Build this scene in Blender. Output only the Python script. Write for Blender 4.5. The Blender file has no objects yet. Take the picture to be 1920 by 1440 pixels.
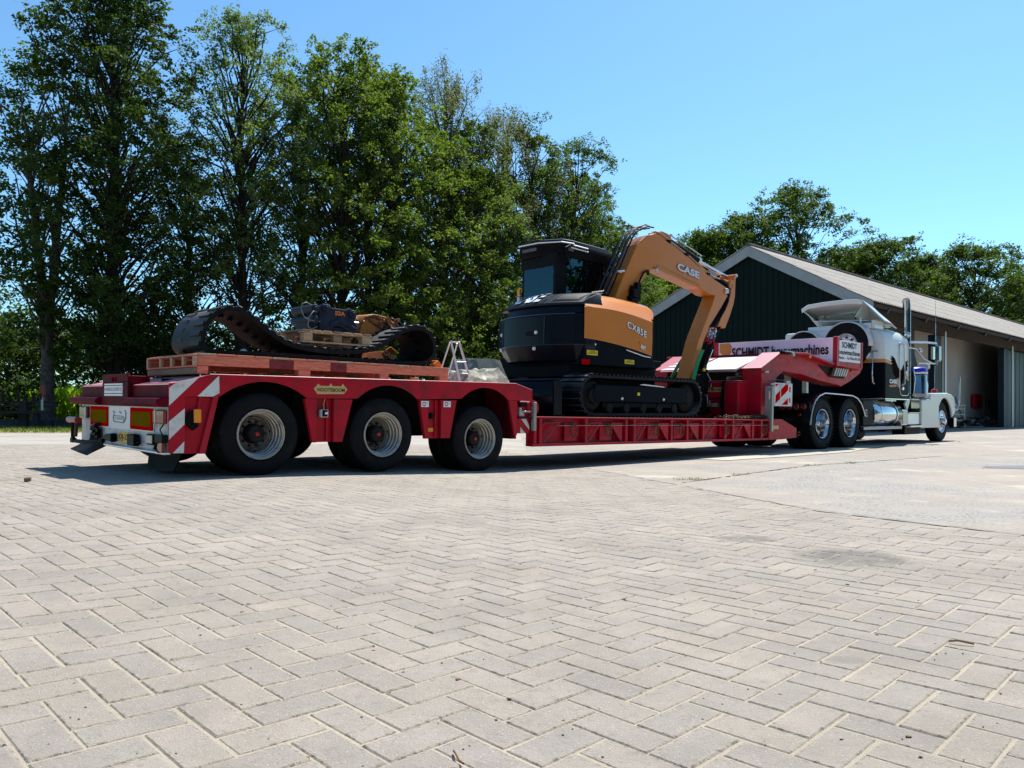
import bpy, math, random
import numpy as np
from mathutils import Vector, Matrix

random.seed(11)
rng = np.random.default_rng(11)
scene = bpy.context.scene
COL = scene.collection
PI = math.pi

# ------------------------------------------------------------------ camera, world, sun
cam_d = bpy.data.cameras.new('camera')
cam_d.sensor_width = 36
cam_d.lens = 36 * 1442 / 1920
cam_d.shift_y = 58 / 1920
cam_d.clip_start = 0.05
cam_d.clip_end = 3000
cam = bpy.data.objects.new('camera', cam_d)
COL.objects.link(cam)
cam.location = (0, 0, 0.70)
cam.rotation_euler = (math.radians(90), 0, 0)
scene.camera = cam

SUN_EL = math.radians(57)
SUN_AZ = math.radians(31)          # from +Y towards +X
w = bpy.data.worlds.new('World')
scene.world = w
w.use_nodes = True
nt = w.node_tree
nt.nodes.clear()
sky = nt.nodes.new('ShaderNodeTexSky')
sky.sky_type = 'NISHITA'
sky.sun_disc = False
sky.sun_elevation = SUN_EL
sky.sun_rotation = SUN_AZ
sky.altitude = 0
sky.air_density = 1.0
sky.dust_density = 0.35
sky.ozone_density = 1.6
bg = nt.nodes.new('ShaderNodeBackground')
bg.inputs['Strength'].default_value = 0.094
wo = nt.nodes.new('ShaderNodeOutputWorld')
tint = nt.nodes.new('ShaderNodeMix'); tint.data_type = 'RGBA'; tint.blend_type = 'MULTIPLY'; tint.inputs[0].default_value = 1
tint.inputs[7].default_value = (.72, 1.06, 1.19, 1)
nt.links.new(sky.outputs[0], tint.inputs[6])
nt.links.new(tint.outputs[2], bg.inputs[0])
nt.links.new(bg.outputs[0], wo.inputs[0])

sd = bpy.data.lights.new('sun', 'SUN')
sd.energy = 4.6
sd.angle = math.radians(0.5)
sd.color = (1.0, 0.955, 0.88)
sun = bpy.data.objects.new('sun', sd)
COL.objects.link(sun)
sv = Vector((math.sin(SUN_AZ) * math.cos(SUN_EL), math.cos(SUN_AZ) * math.cos(SUN_EL), math.sin(SUN_EL)))
sun.rotation_euler = (-sv).to_track_quat('-Z', 'Y').to_euler()
sun.location = sv * 60

scene.render.engine = 'CYCLES'
scene.view_settings.view_transform = 'Standard'
scene.view_settings.look = 'None'
scene.view_settings.exposure = 0.80
scene.view_settings.gamma = 1
scene.cycles.max_bounces = 6
scene.cycles.transparent_max_bounces = 6

# ------------------------------------------------------------------ frames
ROT = math.radians(43.2)
FRAME = Matrix.Translation((-2.367, 7.28, 0)) @ Matrix.Rotation(ROT, 4, 'Z')      # along the truck, across, up
FRAMET = FRAME @ Matrix.Rotation(0.02, 4, 'X')                                     # the yard's cross-fall tips the load
WORLD = Matrix.Identity(4)
ORG = {}
SPACE = {}

def ground_z(x):
    t = min(max((0.6 - x) / 3.4, 0), 1)
    return 0.13 * (3 * t * t - 2 * t ** 3)

def tag(o, label=None, cat=None, group=None, kind=None):
    if label: o['label'] = label
    if cat: o['category'] = cat
    if group: o['group'] = group
    if kind: o['kind'] = kind
    return o

def place(o, org, space):
    o.matrix_world = space @ Matrix.Translation(org)
    ORG[o.name] = Vector(org)
    SPACE[o.name] = space

def thing(name, label, cat, org=(0, 0, 0), space=None, group=None):
    o = bpy.data.objects.new(name, None)
    o.empty_display_size = 0.2
    COL.objects.link(o)
    place(o, org, FRAME if space is None else space)
    return tag(o, label, cat, group)

class MB:
    def __init__(s):
        s.v = []; s.f = []
    def add(s, vs, fs):
        n = len(s.v)
        s.v += [tuple(p) for p in vs]
        s.f += [tuple(i + n for i in f) for f in fs]
        return s
    def box(s, x0, x1, y0, y1, z0, z1):
        vs = [(x, y, z) for z in (z0, z1) for y in (y0, y1) for x in (x0, x1)]
        return s.add(vs, [(0, 2, 3, 1), (4, 5, 7, 6), (0, 1, 5, 4), (2, 6, 7, 3), (0, 4, 6, 2), (1, 3, 7, 5)])
    def obox(s, c, ax, sz):
        a = [Vector(q).normalized() for q in ax]
        c = Vector(c)
        vs = []
        for k in (-.5, .5):
            for j in (-.5, .5):
                for i in (-.5, .5):
                    vs.append(c + a[0] * i * sz[0] + a[1] * j * sz[1] + a[2] * k * sz[2])
        return s.add(vs, [(0, 2, 3, 1), (4, 5, 7, 6), (0, 1, 5, 4), (2, 6, 7, 3), (0, 4, 6, 2), (1, 3, 7, 5)])
    def prism(s, pts, plane, a, b):
        def mk(p, t):
            if plane == 'y': return (p[0], t, p[1])
            if plane == 'x': return (t, p[0], p[1])
            return (p[0], p[1], t)
        n = len(pts)
        ar = sum(pts[i][0] * pts[(i + 1) % n][1] - pts[(i + 1) % n][0] * pts[i][1] for i in range(n))
        if (ar < 0) != (plane == 'y'): pts = pts[::-1]
        vs = [mk(p, a) for p in pts] + [mk(p, b) for p in pts]
        lo, hi = tuple(range(n))[::-1], tuple(range(n, 2 * n))
        fs = [lo, hi] + [(i, (i + 1) % n, n + (i + 1) % n, n + i) for i in range(n)]
        if a > b: fs = [f[::-1] for f in fs]
        return s.add(vs, fs)
    def bar(s, p, q, wdt, hgt, up=(0, 0, 1)):
        p, q, up = Vector(p), Vector(q), Vector(up)
        d = (q - p); L = d.length; d.normalize()
        side = d.cross(up)
        if side.length < 1e-4: side = d.cross(Vector((1, 0, 0)))
        side.normalize()
        u2 = side.cross(d)
        return s.obox((p + q) / 2, (d, side, u2), (L, wdt, hgt))
    def tube(s, pts, r, n=8, closed=False, caps=True):
        pts = [Vector(p) for p in pts]
        m = len(pts)
        rs = r if isinstance(r, (list, tuple)) else [r] * m
        ref = None; vs = []
        for i, p in enumerate(pts):
            if closed: d = pts[(i + 1) % m] - pts[i - 1]
            else: d = pts[min(i + 1, m - 1)] - pts[max(i - 1, 0)]
            if d.length < 1e-9: d = Vector((0, 0, 1))
            d.normalize()
            if ref is None:
                ref = d.orthogonal().normalized()
            ref = ref - d * ref.dot(d)
            if ref.length < 1e-5: ref = d.orthogonal()
            ref.normalize()
            b = d.cross(ref)
            for k in range(n):
                a = 2 * PI * k / n
                vs.append(p + (ref * math.cos(a) + b * math.sin(a)) * rs[i])
        fs = []
        for i in range(m if closed else m - 1):
            j = (i + 1) % m
            for k in range(n):
                l = (k + 1) % n
                fs.append((i * n + k, i * n + l, j * n + l, j * n + k))
        if caps and not closed:
            fs.append(tuple(range(n))[::-1]); fs.append(tuple((m - 1) * n + k for k in range(n)))
        return s.add(vs, fs)
    def cyl(s, p, q, r, n=16, r2=None):
        return s.tube([p, q], [r, r if r2 is None else r2], n)
    def lathe(s, prof, c, axis, n=32):
        c = Vector(c); ax = Vector(axis).normalized()
        e1 = ax.orthogonal().normalized(); e2 = ax.cross(e1)
        m = len(prof); vs = []
        for k in range(n):
            a = 2 * PI * k / n
            d = e1 * math.cos(a) + e2 * math.sin(a)
            for r, h in prof: vs.append(c + d * r + ax * h)
        fs = []
        for k in range(n):
            l = (k + 1) % n
            for i in range(m - 1):
                fs.append((k * m + i, l * m + i, l * m + i + 1, k * m + i + 1))
        return s.add(vs, fs)
    def sphere(s, c, r, n=10, sc=(1, 1, 1)):
        prof = []
        vs = []; fs = []
        m = n // 2
        for i in range(m + 1):
            t = PI * i / m
            for k in range(n):
                a = 2 * PI * k / n
                vs.append((c[0] + r * sc[0] * math.sin(t) * math.cos(a), c[1] + r * sc[1] * math.sin(t) * math.sin(a), c[2] + r * sc[2] * math.cos(t)))
        for i in range(m):
            for k in range(n):
                l = (k + 1) % n
                fs.append((i * n + k, (i + 1) * n + k, (i + 1) * n + l, i * n + l))
        return s.add(vs, fs)
    def rows(s, rows, closed=False):
        m = len(rows[0]); vs = [p for r in rows for p in r]; fs = []
        for i in range(len(rows) - 1):
            for k in range(m if closed else m - 1):
                l = (k + 1) % m
                fs.append((i * m + k, i * m + l, (i + 1) * m + l, (i + 1) * m + k))
        return s.add(vs, fs)
    def loft(s, rows):
        s.rows(rows, True)
        n = len(s.v); m = len(rows[0])
        base = n - m * len(rows)
        s.f.append(tuple(base + k for k in range(m))[::-1]); s.f.append(tuple(n - m + k for k in range(m)))
        return s
    def build(s, name, mat, parent=None, bevel=0, smooth=0, label=None, org=None, space=None, kind=None, cat=None, group=None, seg=1, solid=0, share=None):
        me = bpy.data.meshes.new(name)
        if parent is not None:
            L = ORG[parent.name]
        else:
            L = Vector(org if org is not None else (0, 0, 0))
        me.from_pydata([(a - L[0], b - L[1], c - L[2]) for a, b, c in s.v], [], s.f)
        me.validate()
        me.materials.append(mat)
        o = bpy.data.objects.new(name, me)
        COL.objects.link(o)
        if smooth:
            me.shade_smooth()
            me.set_sharp_from_angle(angle=math.radians(smooth))
        if parent is not None:
            o.parent = parent
            ORG[o.name] = L; SPACE[o.name] = SPACE[parent.name]
        else:
            place(o, L, FRAME if space is None else space)
        if solid:
            md = o.modifiers.new('solid', 'SOLIDIFY'); md.thickness = solid; md.offset = 0
        if bevel:
            md = o.modifiers.new('bevel', 'BEVEL'); md.width = bevel; md.segments = seg
            md.limit_method = 'ANGLE'; md.angle_limit = math.radians(35)
            if not smooth:
                pass
        return tag(o, label, cat, group, kind)

# text planes (columns: reading direction, up, outwards)
SIDE = Matrix(((1, 0, 0), (0, 0, -1), (0, 1, 0)))       # on a side that faces the camera (-across)
REAR = Matrix(((0, 0, -1), (-1, 0, 0), (0, 1, 0)))      # on a face that looks back (-along)

def lettering(txt, pos, width, height, rot, mat, parent, bold=0.0, depth=0.002, name='lettering', shear=0.0, basis=None, spacing=1.0):
    cu = bpy.data.curves.new('txt', 'FONT')
    cu.body = txt; cu.size = 1; cu.offset = bold; cu.shear = shear; cu.space_character = spacing
    cu.resolution_u = 3
    to = bpy.data.objects.new('txt', cu); COL.objects.link(to)
    dg = bpy.context.evaluated_depsgraph_get(); dg.update()
    me = bpy.data.meshes.new_from_object(to.evaluated_get(dg))
    bpy.data.objects.remove(to); bpy.data.curves.remove(cu)
    co = np.array([v.co[:] for v in me.vertices])
    if len(co) == 0: return None
    mn, mx = co.min(0), co.max(0)
    co[:, 0] = (co[:, 0] - mn[0]) / (mx[0] - mn[0]) * width
    co[:, 1] = (co[:, 1] - mn[1]) / (mx[1] - mn[1]) * height
    co[:, 2] = depth
    if basis is None:
        R = np.array(rot)
        w3 = co @ R.T + np.array(pos)
    else:
        a, b, c = [np.array(q) for q in basis]
        w3 = co[:, :1] * a + co[:, 1:2] * b + co[:, 2:] * c + np.array(pos)
    m = MB(); m.add([tuple(q) for q in w3.tolist()], [tuple(p.vertices) for p in me.polygons])
    bpy.data.meshes.remove(me)
    return m.build(name, mat, parent)

# ------------------------------------------------------------------ materials
def M(name, col, rough=0.5, metal=0.0, coat=0.0, var=0.0, vs=3.0, dirt=None, da=0.5, ds=2.0, bump=0.0, bs=40.0, spec=0.16, rvar=0.0, stretch=None, dust_or_sun=None, dust_or_sun_amt=0.0, emit=None, chips=None):
    m = bpy.data.materials.new(name); m.use_nodes = True
    nt = m.node_tree; N = nt.nodes; K = nt.links
    b = N['Principled BSDF']
    b.inputs['Base Color'].default_value = (*col, 1)
    b.inputs['Roughness'].default_value = rough
    b.inputs['Metallic'].default_value = metal
    b.inputs['Coat Weight'].default_value = coat
    b.inputs['Coat Roughness'].default_value = 0.06
    b.inputs['Specular IOR Level'].default_value = spec
    tc = N.new('ShaderNodeTexCoord'); src = tc.outputs['Object']
    if stretch:
        mp = N.new('ShaderNodeMapping'); mp.inputs['Scale'].default_value = stretch
        K.new(src, mp.inputs[0]); src = mp.outputs[0]
    cur = None
    def noise(sc, det=5, ro=.6):
        n = N.new('ShaderNodeTexNoise'); n.inputs['Scale'].default_value = sc
        n.inputs['Detail'].default_value = det; n.inputs['Roughness'].default_value = ro
        K.new(src, n.inputs['Vector']); return n.outputs['Fac']
    def ramp(fac, a, b_, c0=0.0, c1=1.0):
        r = N.new('ShaderNodeMapRange'); r.inputs[1].default_value = a; r.inputs[2].default_value = b_
        r.inputs[3].default_value = c0; r.inputs[4].default_value = c1; r.clamp = True
        K.new(fac, r.inputs[0]); return r.outputs[0]
    def mix(fac, c1, c2):
        x = N.new('ShaderNodeMix'); x.data_type = 'RGBA'
        K.new(fac, x.inputs[0])
        for i, c in ((6, c1), (7, c2)):
            if isinstance(c, tuple): x.inputs[i].default_value = (*c, 1)
            else: K.new(c, x.inputs[i])
        return x.outputs[2]
    if var:
        f = ramp(noise(vs), .3, .7)
        lo = tuple(max(0, c * (1 - var)) for c in col); hi = tuple(min(1, c * (1 + var)) for c in col)
        cur = mix(f, lo, hi)
    if dirt:
        f = ramp(noise(ds, 8, .7), .62 - .25 * da, .72 - .15 * da)
        sc = N.new('ShaderNodeMath'); sc.operation = 'MULTIPLY'; sc.inputs[1].default_value = min(1, da * 1.4)
        K.new(f, sc.inputs[0])
        cur = mix(sc.outputs[0], cur if cur is not None else col, dirt)
    if dust_or_sun:
        g = N.new('ShaderNodeNewGeometry'); sx = N.new('ShaderNodeSeparateXYZ')
        K.new(g.outputs['Normal'], sx.inputs[0])
        f = ramp(sx.outputs[2], .2, .95, 0, dust_or_sun_amt)
        cur = mix(f, cur if cur is not None else col, dust_or_sun)
    if chips:
        cm = N.new('ShaderNodeMath'); cm.operation = 'MULTIPLY'
        K.new(ramp(noise(chips[1], 6, .75), chips[2], chips[2] + .03), cm.inputs[0]); K.new(ramp(noise(1.3, 3), .42, .58), cm.inputs[1])
        cur = mix(cm.outputs[0], cur if cur is not None else col, chips[0])
    if cur is not None: K.new(cur, b.inputs['Base Color'])
    if rvar:
        K.new(ramp(noise(vs * 2.3), .3, .7, max(0, rough - rvar), rough + rvar), b.inputs['Roughness'])
    if bump:
        bp = N.new('ShaderNodeBump'); bp.inputs['Strength'].default_value = bump; bp.inputs['Distance'].default_value = .01
        K.new(noise(bs, 4), bp.inputs['Height']); K.new(bp.outputs[0], b.inputs['Normal'])
    if emit:
        b.inputs['Emission Color'].default_value = (*emit, 1); b.inputs['Emission Strength'].default_value = 1
    return m

def leaf_mat(name, c1, c2, trans=0.45):
    m = bpy.data.materials.new(name); m.use_nodes = True
    nt = m.node_tree; N = nt.nodes; K = nt.links; N.clear()
    out = N.new('ShaderNodeOutputMaterial')
    g = N.new('ShaderNodeNewGeometry')
    r = N.new('ShaderNodeMix'); r.data_type = 'RGBA'
    K.new(g.outputs['Random Per Island'], r.inputs[0])
    r.inputs[6].default_value = (*c1, 1); r.inputs[7].default_value = (*c2, 1)
    d = N.new('ShaderNodeBsdfPrincipled'); d.inputs['Roughness'].default_value = .6
    d.inputs['Specular IOR Level'].default_value = .15
    t = N.new('ShaderNodeBsdfTranslucent')
    br = N.new('ShaderNodeMix'); br.data_type = 'RGBA'; br.blend_type = 'MULTIPLY'; br.inputs[0].default_value = 1
    K.new(r.outputs[2], br.inputs[6]); br.inputs[7].default_value = (1.5, 1.72, .62, 1)
    K.new(r.outputs[2], d.inputs['Base Color']); K.new(br.outputs[2], t.inputs['Color'])
    mx = N.new('ShaderNodeMixShader'); mx.inputs[0].default_value = trans
    K.new(d.outputs[0], mx.inputs[1]); K.new(t.outputs[0], mx.inputs[2]); K.new(mx.outputs[0], out.inputs[0])
    return m

DUST = (.42, .37, .30)
RED = M('red_paint', (.41, .005, .020), .42, 0, .05, var=.12, vs=4, dirt=(.11, .020, .022), da=.5, ds=3.5, rvar=.1, dust_or_sun=(.62, .30, .30), dust_or_sun_amt=.55, chips=((.10, .045, .04), 30, .66))
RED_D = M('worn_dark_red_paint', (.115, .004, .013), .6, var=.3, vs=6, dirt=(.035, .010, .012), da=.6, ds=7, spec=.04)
RED_P = M('red_paint_lit_tops', (.40, .005, .022), .38, 0, .2, var=.1, vs=3, dirt=(.15, .02, .03), da=.3, ds=4, dust_or_sun=(.66, .36, .37), dust_or_sun_amt=.85)  # pink mixed into upward faces paints in the sunlit look of the deck
WHITE_D = M('grimy_white_paint', (.60, .62, .62), .5, var=.12, vs=5, dirt=(.22, .20, .17), da=.45, ds=6)
WHITE = M('white_board', (.78, .78, .80), .35, var=.04, vs=3, dirt=(.45, .42, .38), da=.15, ds=5)
REFW = M('white_reflective_film', (.66, .67, .65), .4, var=.06, dirt=(.3, .27, .24), da=.4, ds=8)
BLACK = M('black_plastic', (.005, .005, .006), .5, var=.3, vs=8, spec=.08)
BLACKM = M('black_steel', (.006, .006, .007), .55, var=.4, vs=10, dirt=(.022, .018, .014), da=.4, ds=9, spec=.08)
RUBBER = M('tyre_rubber', (.007, .0075, .009), .65, var=.25, vs=8, dirt=(.030, .027, .024), da=.3, ds=7, bump=.15, bs=60, spec=.10)
RUBBERT = M('track_rubber', (.007, .007, .009), .5, var=.3, vs=7, dirt=(.03, .027, .025), da=.3, ds=9, bump=.2, bs=50, spec=.12, dust_or_sun=(.16, .15, .14), dust_or_sun_amt=.8)
RIM = M('grey_rim_paint', (.40, .385, .35), .35, .5, var=.12, dirt=(.12, .10, .08), da=.4, ds=14)
HUBM = M('greasy_hub', (.012, .012, .014), .5, .2, var=.4, vs=20, dirt=(.05, .04, .03), da=.3, ds=20)
CHROME = M('chrome', (.55, .56, .58), .09, 1.0, rvar=.04)
ALU = M('aluminium', (.60, .61, .63), .28, 1.0, var=.05, rvar=.08)
ALUP = M('ladder_aluminium', (.66, .68, .70), .38, .75, var=.08)
ORANGE = M('orange_paint', (.54, .18, .026), .32, 0, .2, var=.04, vs=2, dirt=(.33, .15, .06), da=.12, ds=3)
GREYB = M('charcoal_paint', (.004, .007, .013), .22, 0, .0, var=.15, vs=3, dirt=(.02, .02, .02), da=.12, ds=4, spec=.14)
GREYS = M('charcoal_side_paint', (.004, .006, .011), .4, var=.15, vs=3, dirt=(.02, .02, .02), da=.15, ds=4, spec=.03)
GREYT = M('charcoal_textured_plastic', (.016, .020, .027), .45, var=.12, bump=.1, bs=120)
GLASSD = bpy.data.materials.new('tinted_glass'); GLASSD.use_nodes = True
_n = GLASSD.node_tree.nodes; _k = GLASSD.node_tree.links; _n.clear()
_o = _n.new('ShaderNodeOutputMaterial'); _mx = _n.new('ShaderNodeMixShader'); _t = _n.new('ShaderNodeBsdfTransparent'); _g = _n.new('ShaderNodeBsdfGlossy')
_fr = _n.new('ShaderNodeFresnel'); _fr.inputs[0].default_value = 1.6
_t.inputs[0].default_value = (.30, .60, .62, 1); _g.inputs['Roughness'].default_value = .02; _g.inputs[0].default_value = (.45, .85, 1, 1)
_k.new(_fr.outputs[0], _mx.inputs[0]); _k.new(_t.outputs[0], _mx.inputs[1]); _k.new(_g.outputs[0], _mx.inputs[2]); _k.new(_mx.outputs[0], _o.inputs[0])
TRUCKW = M('cream_white_lacquer', (.62, .66, .63), .3, 0, .15, var=.02)
TRUCKB = M('black_lacquer', (.003, .004, .007), .35, 0, .0, spec=.02)
STRIPE = M('orange_stripe_lacquer', (.50, .22, .05), .35, 0, .0, spec=.2)
WOODR = M('red_stained_timber', (.56, .19, .115), .7, var=.25, vs=9, dirt=(.25, .08, .06), da=.4, ds=14, stretch=(1, 6, 6), bump=.25, bs=30, dust_or_sun=(.40, .26, .2), dust_or_sun_amt=.5)
WOOD = M('raw_timber', (.42, .30, .19), .75, var=.25, vs=10, dirt=(.16, .11, .07), da=.4, ds=12, stretch=(1.5, 6, 6), bump=.3, bs=30)
WOODD = M('weathered_timber', (.20, .15, .11), .8, var=.3, vs=9, stretch=(1, 5, 5), bump=.3, bs=30)
AMBER = M('amber_lens', (.75, .26, .02), .25, 0, .4)
REDL = M('red_lens', (.20, .006, .010), .2, 0, .5, var=.2, vs=10)
YELLOW = M('yellow_plate', (.70, .43, .04), .4, var=.06)
OLIVE = M('amber_reflective_film', (.17, .105, .003), .6, var=.08, vs=10, spec=0)
REFRED = M('red_reflective_film', (.50, .003, .006), .6, spec=0)
INK = M('black_print', (.012, .012, .012), .5)
INKG = M('grey_print', (.16, .17, .19), .5)
CHROMED = M('dark_chrome', (.20, .22, .26), .12, 1.0, rvar=.04)
GOLD = M('gold_print', (.60, .42, .16), .5, spec=.1)
STICKY = M('yellow_sticker', (.72, .55, .03), .4)
GREEN = M('green_webbing', (.02, .28, .10), .6, var=.15, vs=15)
BLUE = M('blue_cap', (.02, .03, .55), .35)
REDK = M('red_knob', (.45, .01, .02), .25, 0, .5)
RUST = M('rusty_chain', (.10, .055, .035), .7, .3, var=.5, vs=25, dirt=(.20, .12, .07), da=.5, ds=18)
# ------------------------------------------------------------------ ground
def gmat(name, col_a, col_b, rough=.85, sc=1.2, fine=60, bump=.4, speck=None, stain=None, hi=None):
    m = bpy.data.materials.new(name); m.use_nodes = True
    nt = m.node_tree; N = nt.nodes; K = nt.links
    b = N['Principled BSDF']; b.inputs['Roughness'].default_value = rough; b.inputs['Specular IOR Level'].default_value = .25
    g = N.new('ShaderNodeNewGeometry')
    def noise(s, d=6, r=.62, dim=None):
        n = N.new('ShaderNodeTexNoise'); n.inputs['Scale'].default_value = s; n.inputs['Detail'].default_value = d; n.inputs['Roughness'].default_value = r
        K.new(g.outputs['Position'], n.inputs['Vector']); return n.outputs['Fac']
    def mr(f, a, b_, c=0., d=1.):
        r = N.new('ShaderNodeMapRange'); r.inputs[1].default_value = a; r.inputs[2].default_value = b_; r.inputs[3].default_value = c; r.inputs[4].default_value = d
        K.new(f, r.inputs[0]); return r.outputs[0]
    def mix(f, a, b_, bt='MIX'):
        x = N.new('ShaderNodeMix'); x.data_type = 'RGBA'; x.blend_type = bt
        if isinstance(f, float): x.inputs[0].default_value = f
        else: K.new(f, x.inputs[0])
        for i, c in ((6, a), (7, b_)):
            if isinstance(c, tuple): x.inputs[i].default_value = (*c, 1)
            else: K.new(c, x.inputs[i])
        return x.outputs[2]
    c = mix(mr(noise(sc), .35, .65), col_a, col_b)
    c = mix(mr(noise(sc * .23, 3), .45, .7), c, tuple(q * .82 for q in col_a))
    c = mix(mr(noise(fine, 3, .7), .45, .75, 0, .35), c, tuple(q * .55 for q in col_a))
    if hi: c = mix(mr(noise(sc * .6 + .1, 4), .55, .68), c, hi)
    if speck: c = mix(mr(noise(fine * 2.2, 2), .62, .70), c, speck)
    if stain: c = mix(mr(noise(sc * 3.1, 5), .66, .76, 0, .6), c, stain)
    K.new(c, b.inputs['Base Color'])
    bp = N.new('ShaderNodeBump'); bp.inputs['Strength'].default_value = bump; bp.inputs['Distance'].default_value = .006
    K.new(noise(fine, 5, .7), bp.inputs['Height']); K.new(bp.outputs[0], b.inputs['Normal'])
    return m, N, K, b, g, c, mix, mr, noise

SAND = gmat('joint_sand', (.36, .31, .24), (.42, .365, .285), .95, 3, 130, .6, speck=(.12, .10, .07))[0]
YARD = gmat('worn_concrete_yard', (.335, .295, .25), (.43, .375, .31), .9, .9, 26, 1.0, speck=(.12, .105, .085), stain=(.27, .19, .13), hi=(.43, .39, .32))[0]
FARP = gmat('far_paving', (.34, .31, .27), (.40, .365, .315), .9, 2.0, 14, .4)[0]
def yard_mat():
    m, N, K, b, g, c, mix, mr, noise = gmat('worn_yard_surface', (.295, .258, .218), (.375, .326, .272), .9, .9, 26, 1.0, speck=(.12, .105, .085), stain=(.29, .20, .135), hi=(.46, .41, .33))
    mask = mr(noise(.42, 5, .7), .46, .56)
    gr = mix(mr(noise(38, 4, .75), .42, .60), (.15, .14, .13), (.40, .375, .34))
    gr = mix(mr(noise(2.2, 6, .7), .45, .6), gr, (.30, .275, .24))
    c = mix(mask, c, gr)
    c = mix(mr(noise(1.1, 7, .75), .60, .68, 0, .7), c, (.34, .235, .16))
    c = mix(mr(noise(7, 7, .8), .60, .66, 0, .8), c, (.16, .145, .125))
    c = mix(mr(noise(3.1, 4, .6), .60, .72, 0, .6), c, (.46, .41, .34))
    K.new(c, b.inputs['Base Color']); return m
YARD = yard_mat()
PALE = gmat('pale_concrete_slab', (.44, .405, .33), (.50, .46, .385), .9, 1.1, 40, .3)[0]
MEADOW = gmat('meadow_ground', (.07, .10, .02), (.11, .14, .03), .95, .5, 8, .6)[0]
VERGE = gmat('dry_verge', (.20, .19, .07), (.34, .29, .17), .95, 1.5, 20, .8)[0]

# paver material: tone per stone, pale aggregate, local stains
def paver_mat():
    m, N, K, b, g, c, mix, mr, noise = gmat('grey_concrete_paver', (.295, .260, .225), (.36, .316, .272), .86, 6, 170, .8)
    at = N.new('ShaderNodeAttribute'); at.attribute_name = 'tone'; at.attribute_type = 'GEOMETRY'
    oi = N.new('ShaderNodeObjectInfo')
    ad = N.new('ShaderNodeMath'); ad.operation = 'ADD'; K.new(at.outputs['Fac'], ad.inputs[0]); K.new(oi.outputs['Random'], ad.inputs[1])
    fr = N.new('ShaderNodeMath'); fr.operation = 'FRACT'; K.new(ad.outputs[0], fr.inputs[0])
    tone = mix(fr.outputs[0], (.90, .905, .93), (1.07, 1.04, 1.0))
    c = mix(1.0, c, tone, 'MULTIPLY')
    sp = N.new('ShaderNodeTexVoronoi'); sp.inputs['Scale'].default_value = 75; K.new(g.outputs['Position'], sp.inputs['Vector'])
    c = mix(mr(sp.outputs['Distance'], .16, .10, 0, .7), c, (.55, .53, .50))
    c = mix(mr(noise(190, 2), .66, .72, 0, .8), c, (.07, .06, .05))
    # dry pale sand film left by the broom, and the oily patch on the right
    c = mix(mr(noise(1.6, 6), .50, .72, 0, .5), c, (.385, .345, .29))
    for (px, py, rx, ry, a) in ((1.66, 3.78, .30, .26, .8), (1.32, 4.35, .18, .14, .6), (-.55, 1.42, .10, .05, .25), (.95, 2.2, .07, .04, .3)):
        sx = N.new('ShaderNodeSeparateXYZ'); K.new(g.outputs['Position'], sx.inputs[0])
        def mm(op, p, q):
            n = N.new('ShaderNodeMath'); n.operation = op
            for i, u_ in enumerate((p, q)):
                if isinstance(u_, (int, float)): n.inputs[i].default_value = u_
                else: K.new(u_, n.inputs[i])
            return n.outputs[0]
        dx = mm('DIVIDE', mm('SUBTRACT', sx.outputs[0], px), rx); dy = mm('DIVIDE', mm('SUBTRACT', sx.outputs[1], py), ry)
        d = mm('ADD', mm('MULTIPLY', dx, dx), mm('MULTIPLY', dy, dy))
        d = mm('ADD', d, mm('MULTIPLY', mm('SUBTRACT', noise(9, 5), .5), 1.6))
        c = mix(mr(d, 1.1, .3, 0, a), c, (.10, .095, .09))
    sn = N.new('ShaderNodeSeparateXYZ'); K.new(g.outputs['True Normal'], sn.inputs[0])
    c = mix(mr(sn.outputs[2], .97, .85, 0, .85), c, (.42, .365, .28))
    # blotchy greenish and rosy cast of old concrete, worn rims
    c = mix(mr(noise(5.5, 5), .42, .62, 0, .35), c, (.305, .285, .235))
    c = mix(mr(noise(4.1, 6), .55, .70, 0, .35), c, (.385, .322, .282))
    c = mix(mr(noise(34, 6, .75), .54, .66, 0, .5), c, (.195, .175, .15))
    rm_ = N.new('ShaderNodeAttribute'); rm_.attribute_name = 'rim'; rm_.attribute_type = 'GEOMETRY'
    def mul(p, q):
        n = N.new('ShaderNodeMath'); n.operation = 'MULTIPLY'; K.new(p, n.inputs[0]); K.new(q, n.inputs[1]); return n.outputs[0]
    e1 = mul(mr(rm_.outputs['Fac'], .15, .9), mr(noise(26, 6, .8), .46, .60))
    c = mix(mr(e1, 0, 1, 0, .6), c, (.375, .325, .262))
    e2 = mul(mr(rm_.outputs['Fac'], .35, .95), mr(noise(41, 5, .8), .52, .60))
    c = mix(mr(e2, 0, 1, 0, .75), c, (.12, .105, .085))
    K.new(c, b.inputs['Base Color'])
    return m
PAVER = paver_mat()

def sheet(name, xs, ys, off, mat, zf=ground_z, label=None, kind='structure'):
    m = MB(); rows = [[(x, y, zf(x) + off) for x in xs] for y in ys]
    m.rows(rows)
    return m.build(name, mat, None, space=WORLD, org=(0, 0, 0), kind=kind, label=label)

XS = [-900, -200, -60, -20, -8, -5, -4, -3.5] + [x * .2 for x in range(-16, 7)] + [3, 6, 12, 40, 120, 900]
XS = sorted(set([round(x, 3) for x in XS]))
ground = sheet('ground', XS, [-40, -5, 0, 1, 2, 4, 8, 16, 30, 60, 150, 400, 1800], -.012, SAND)

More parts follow.
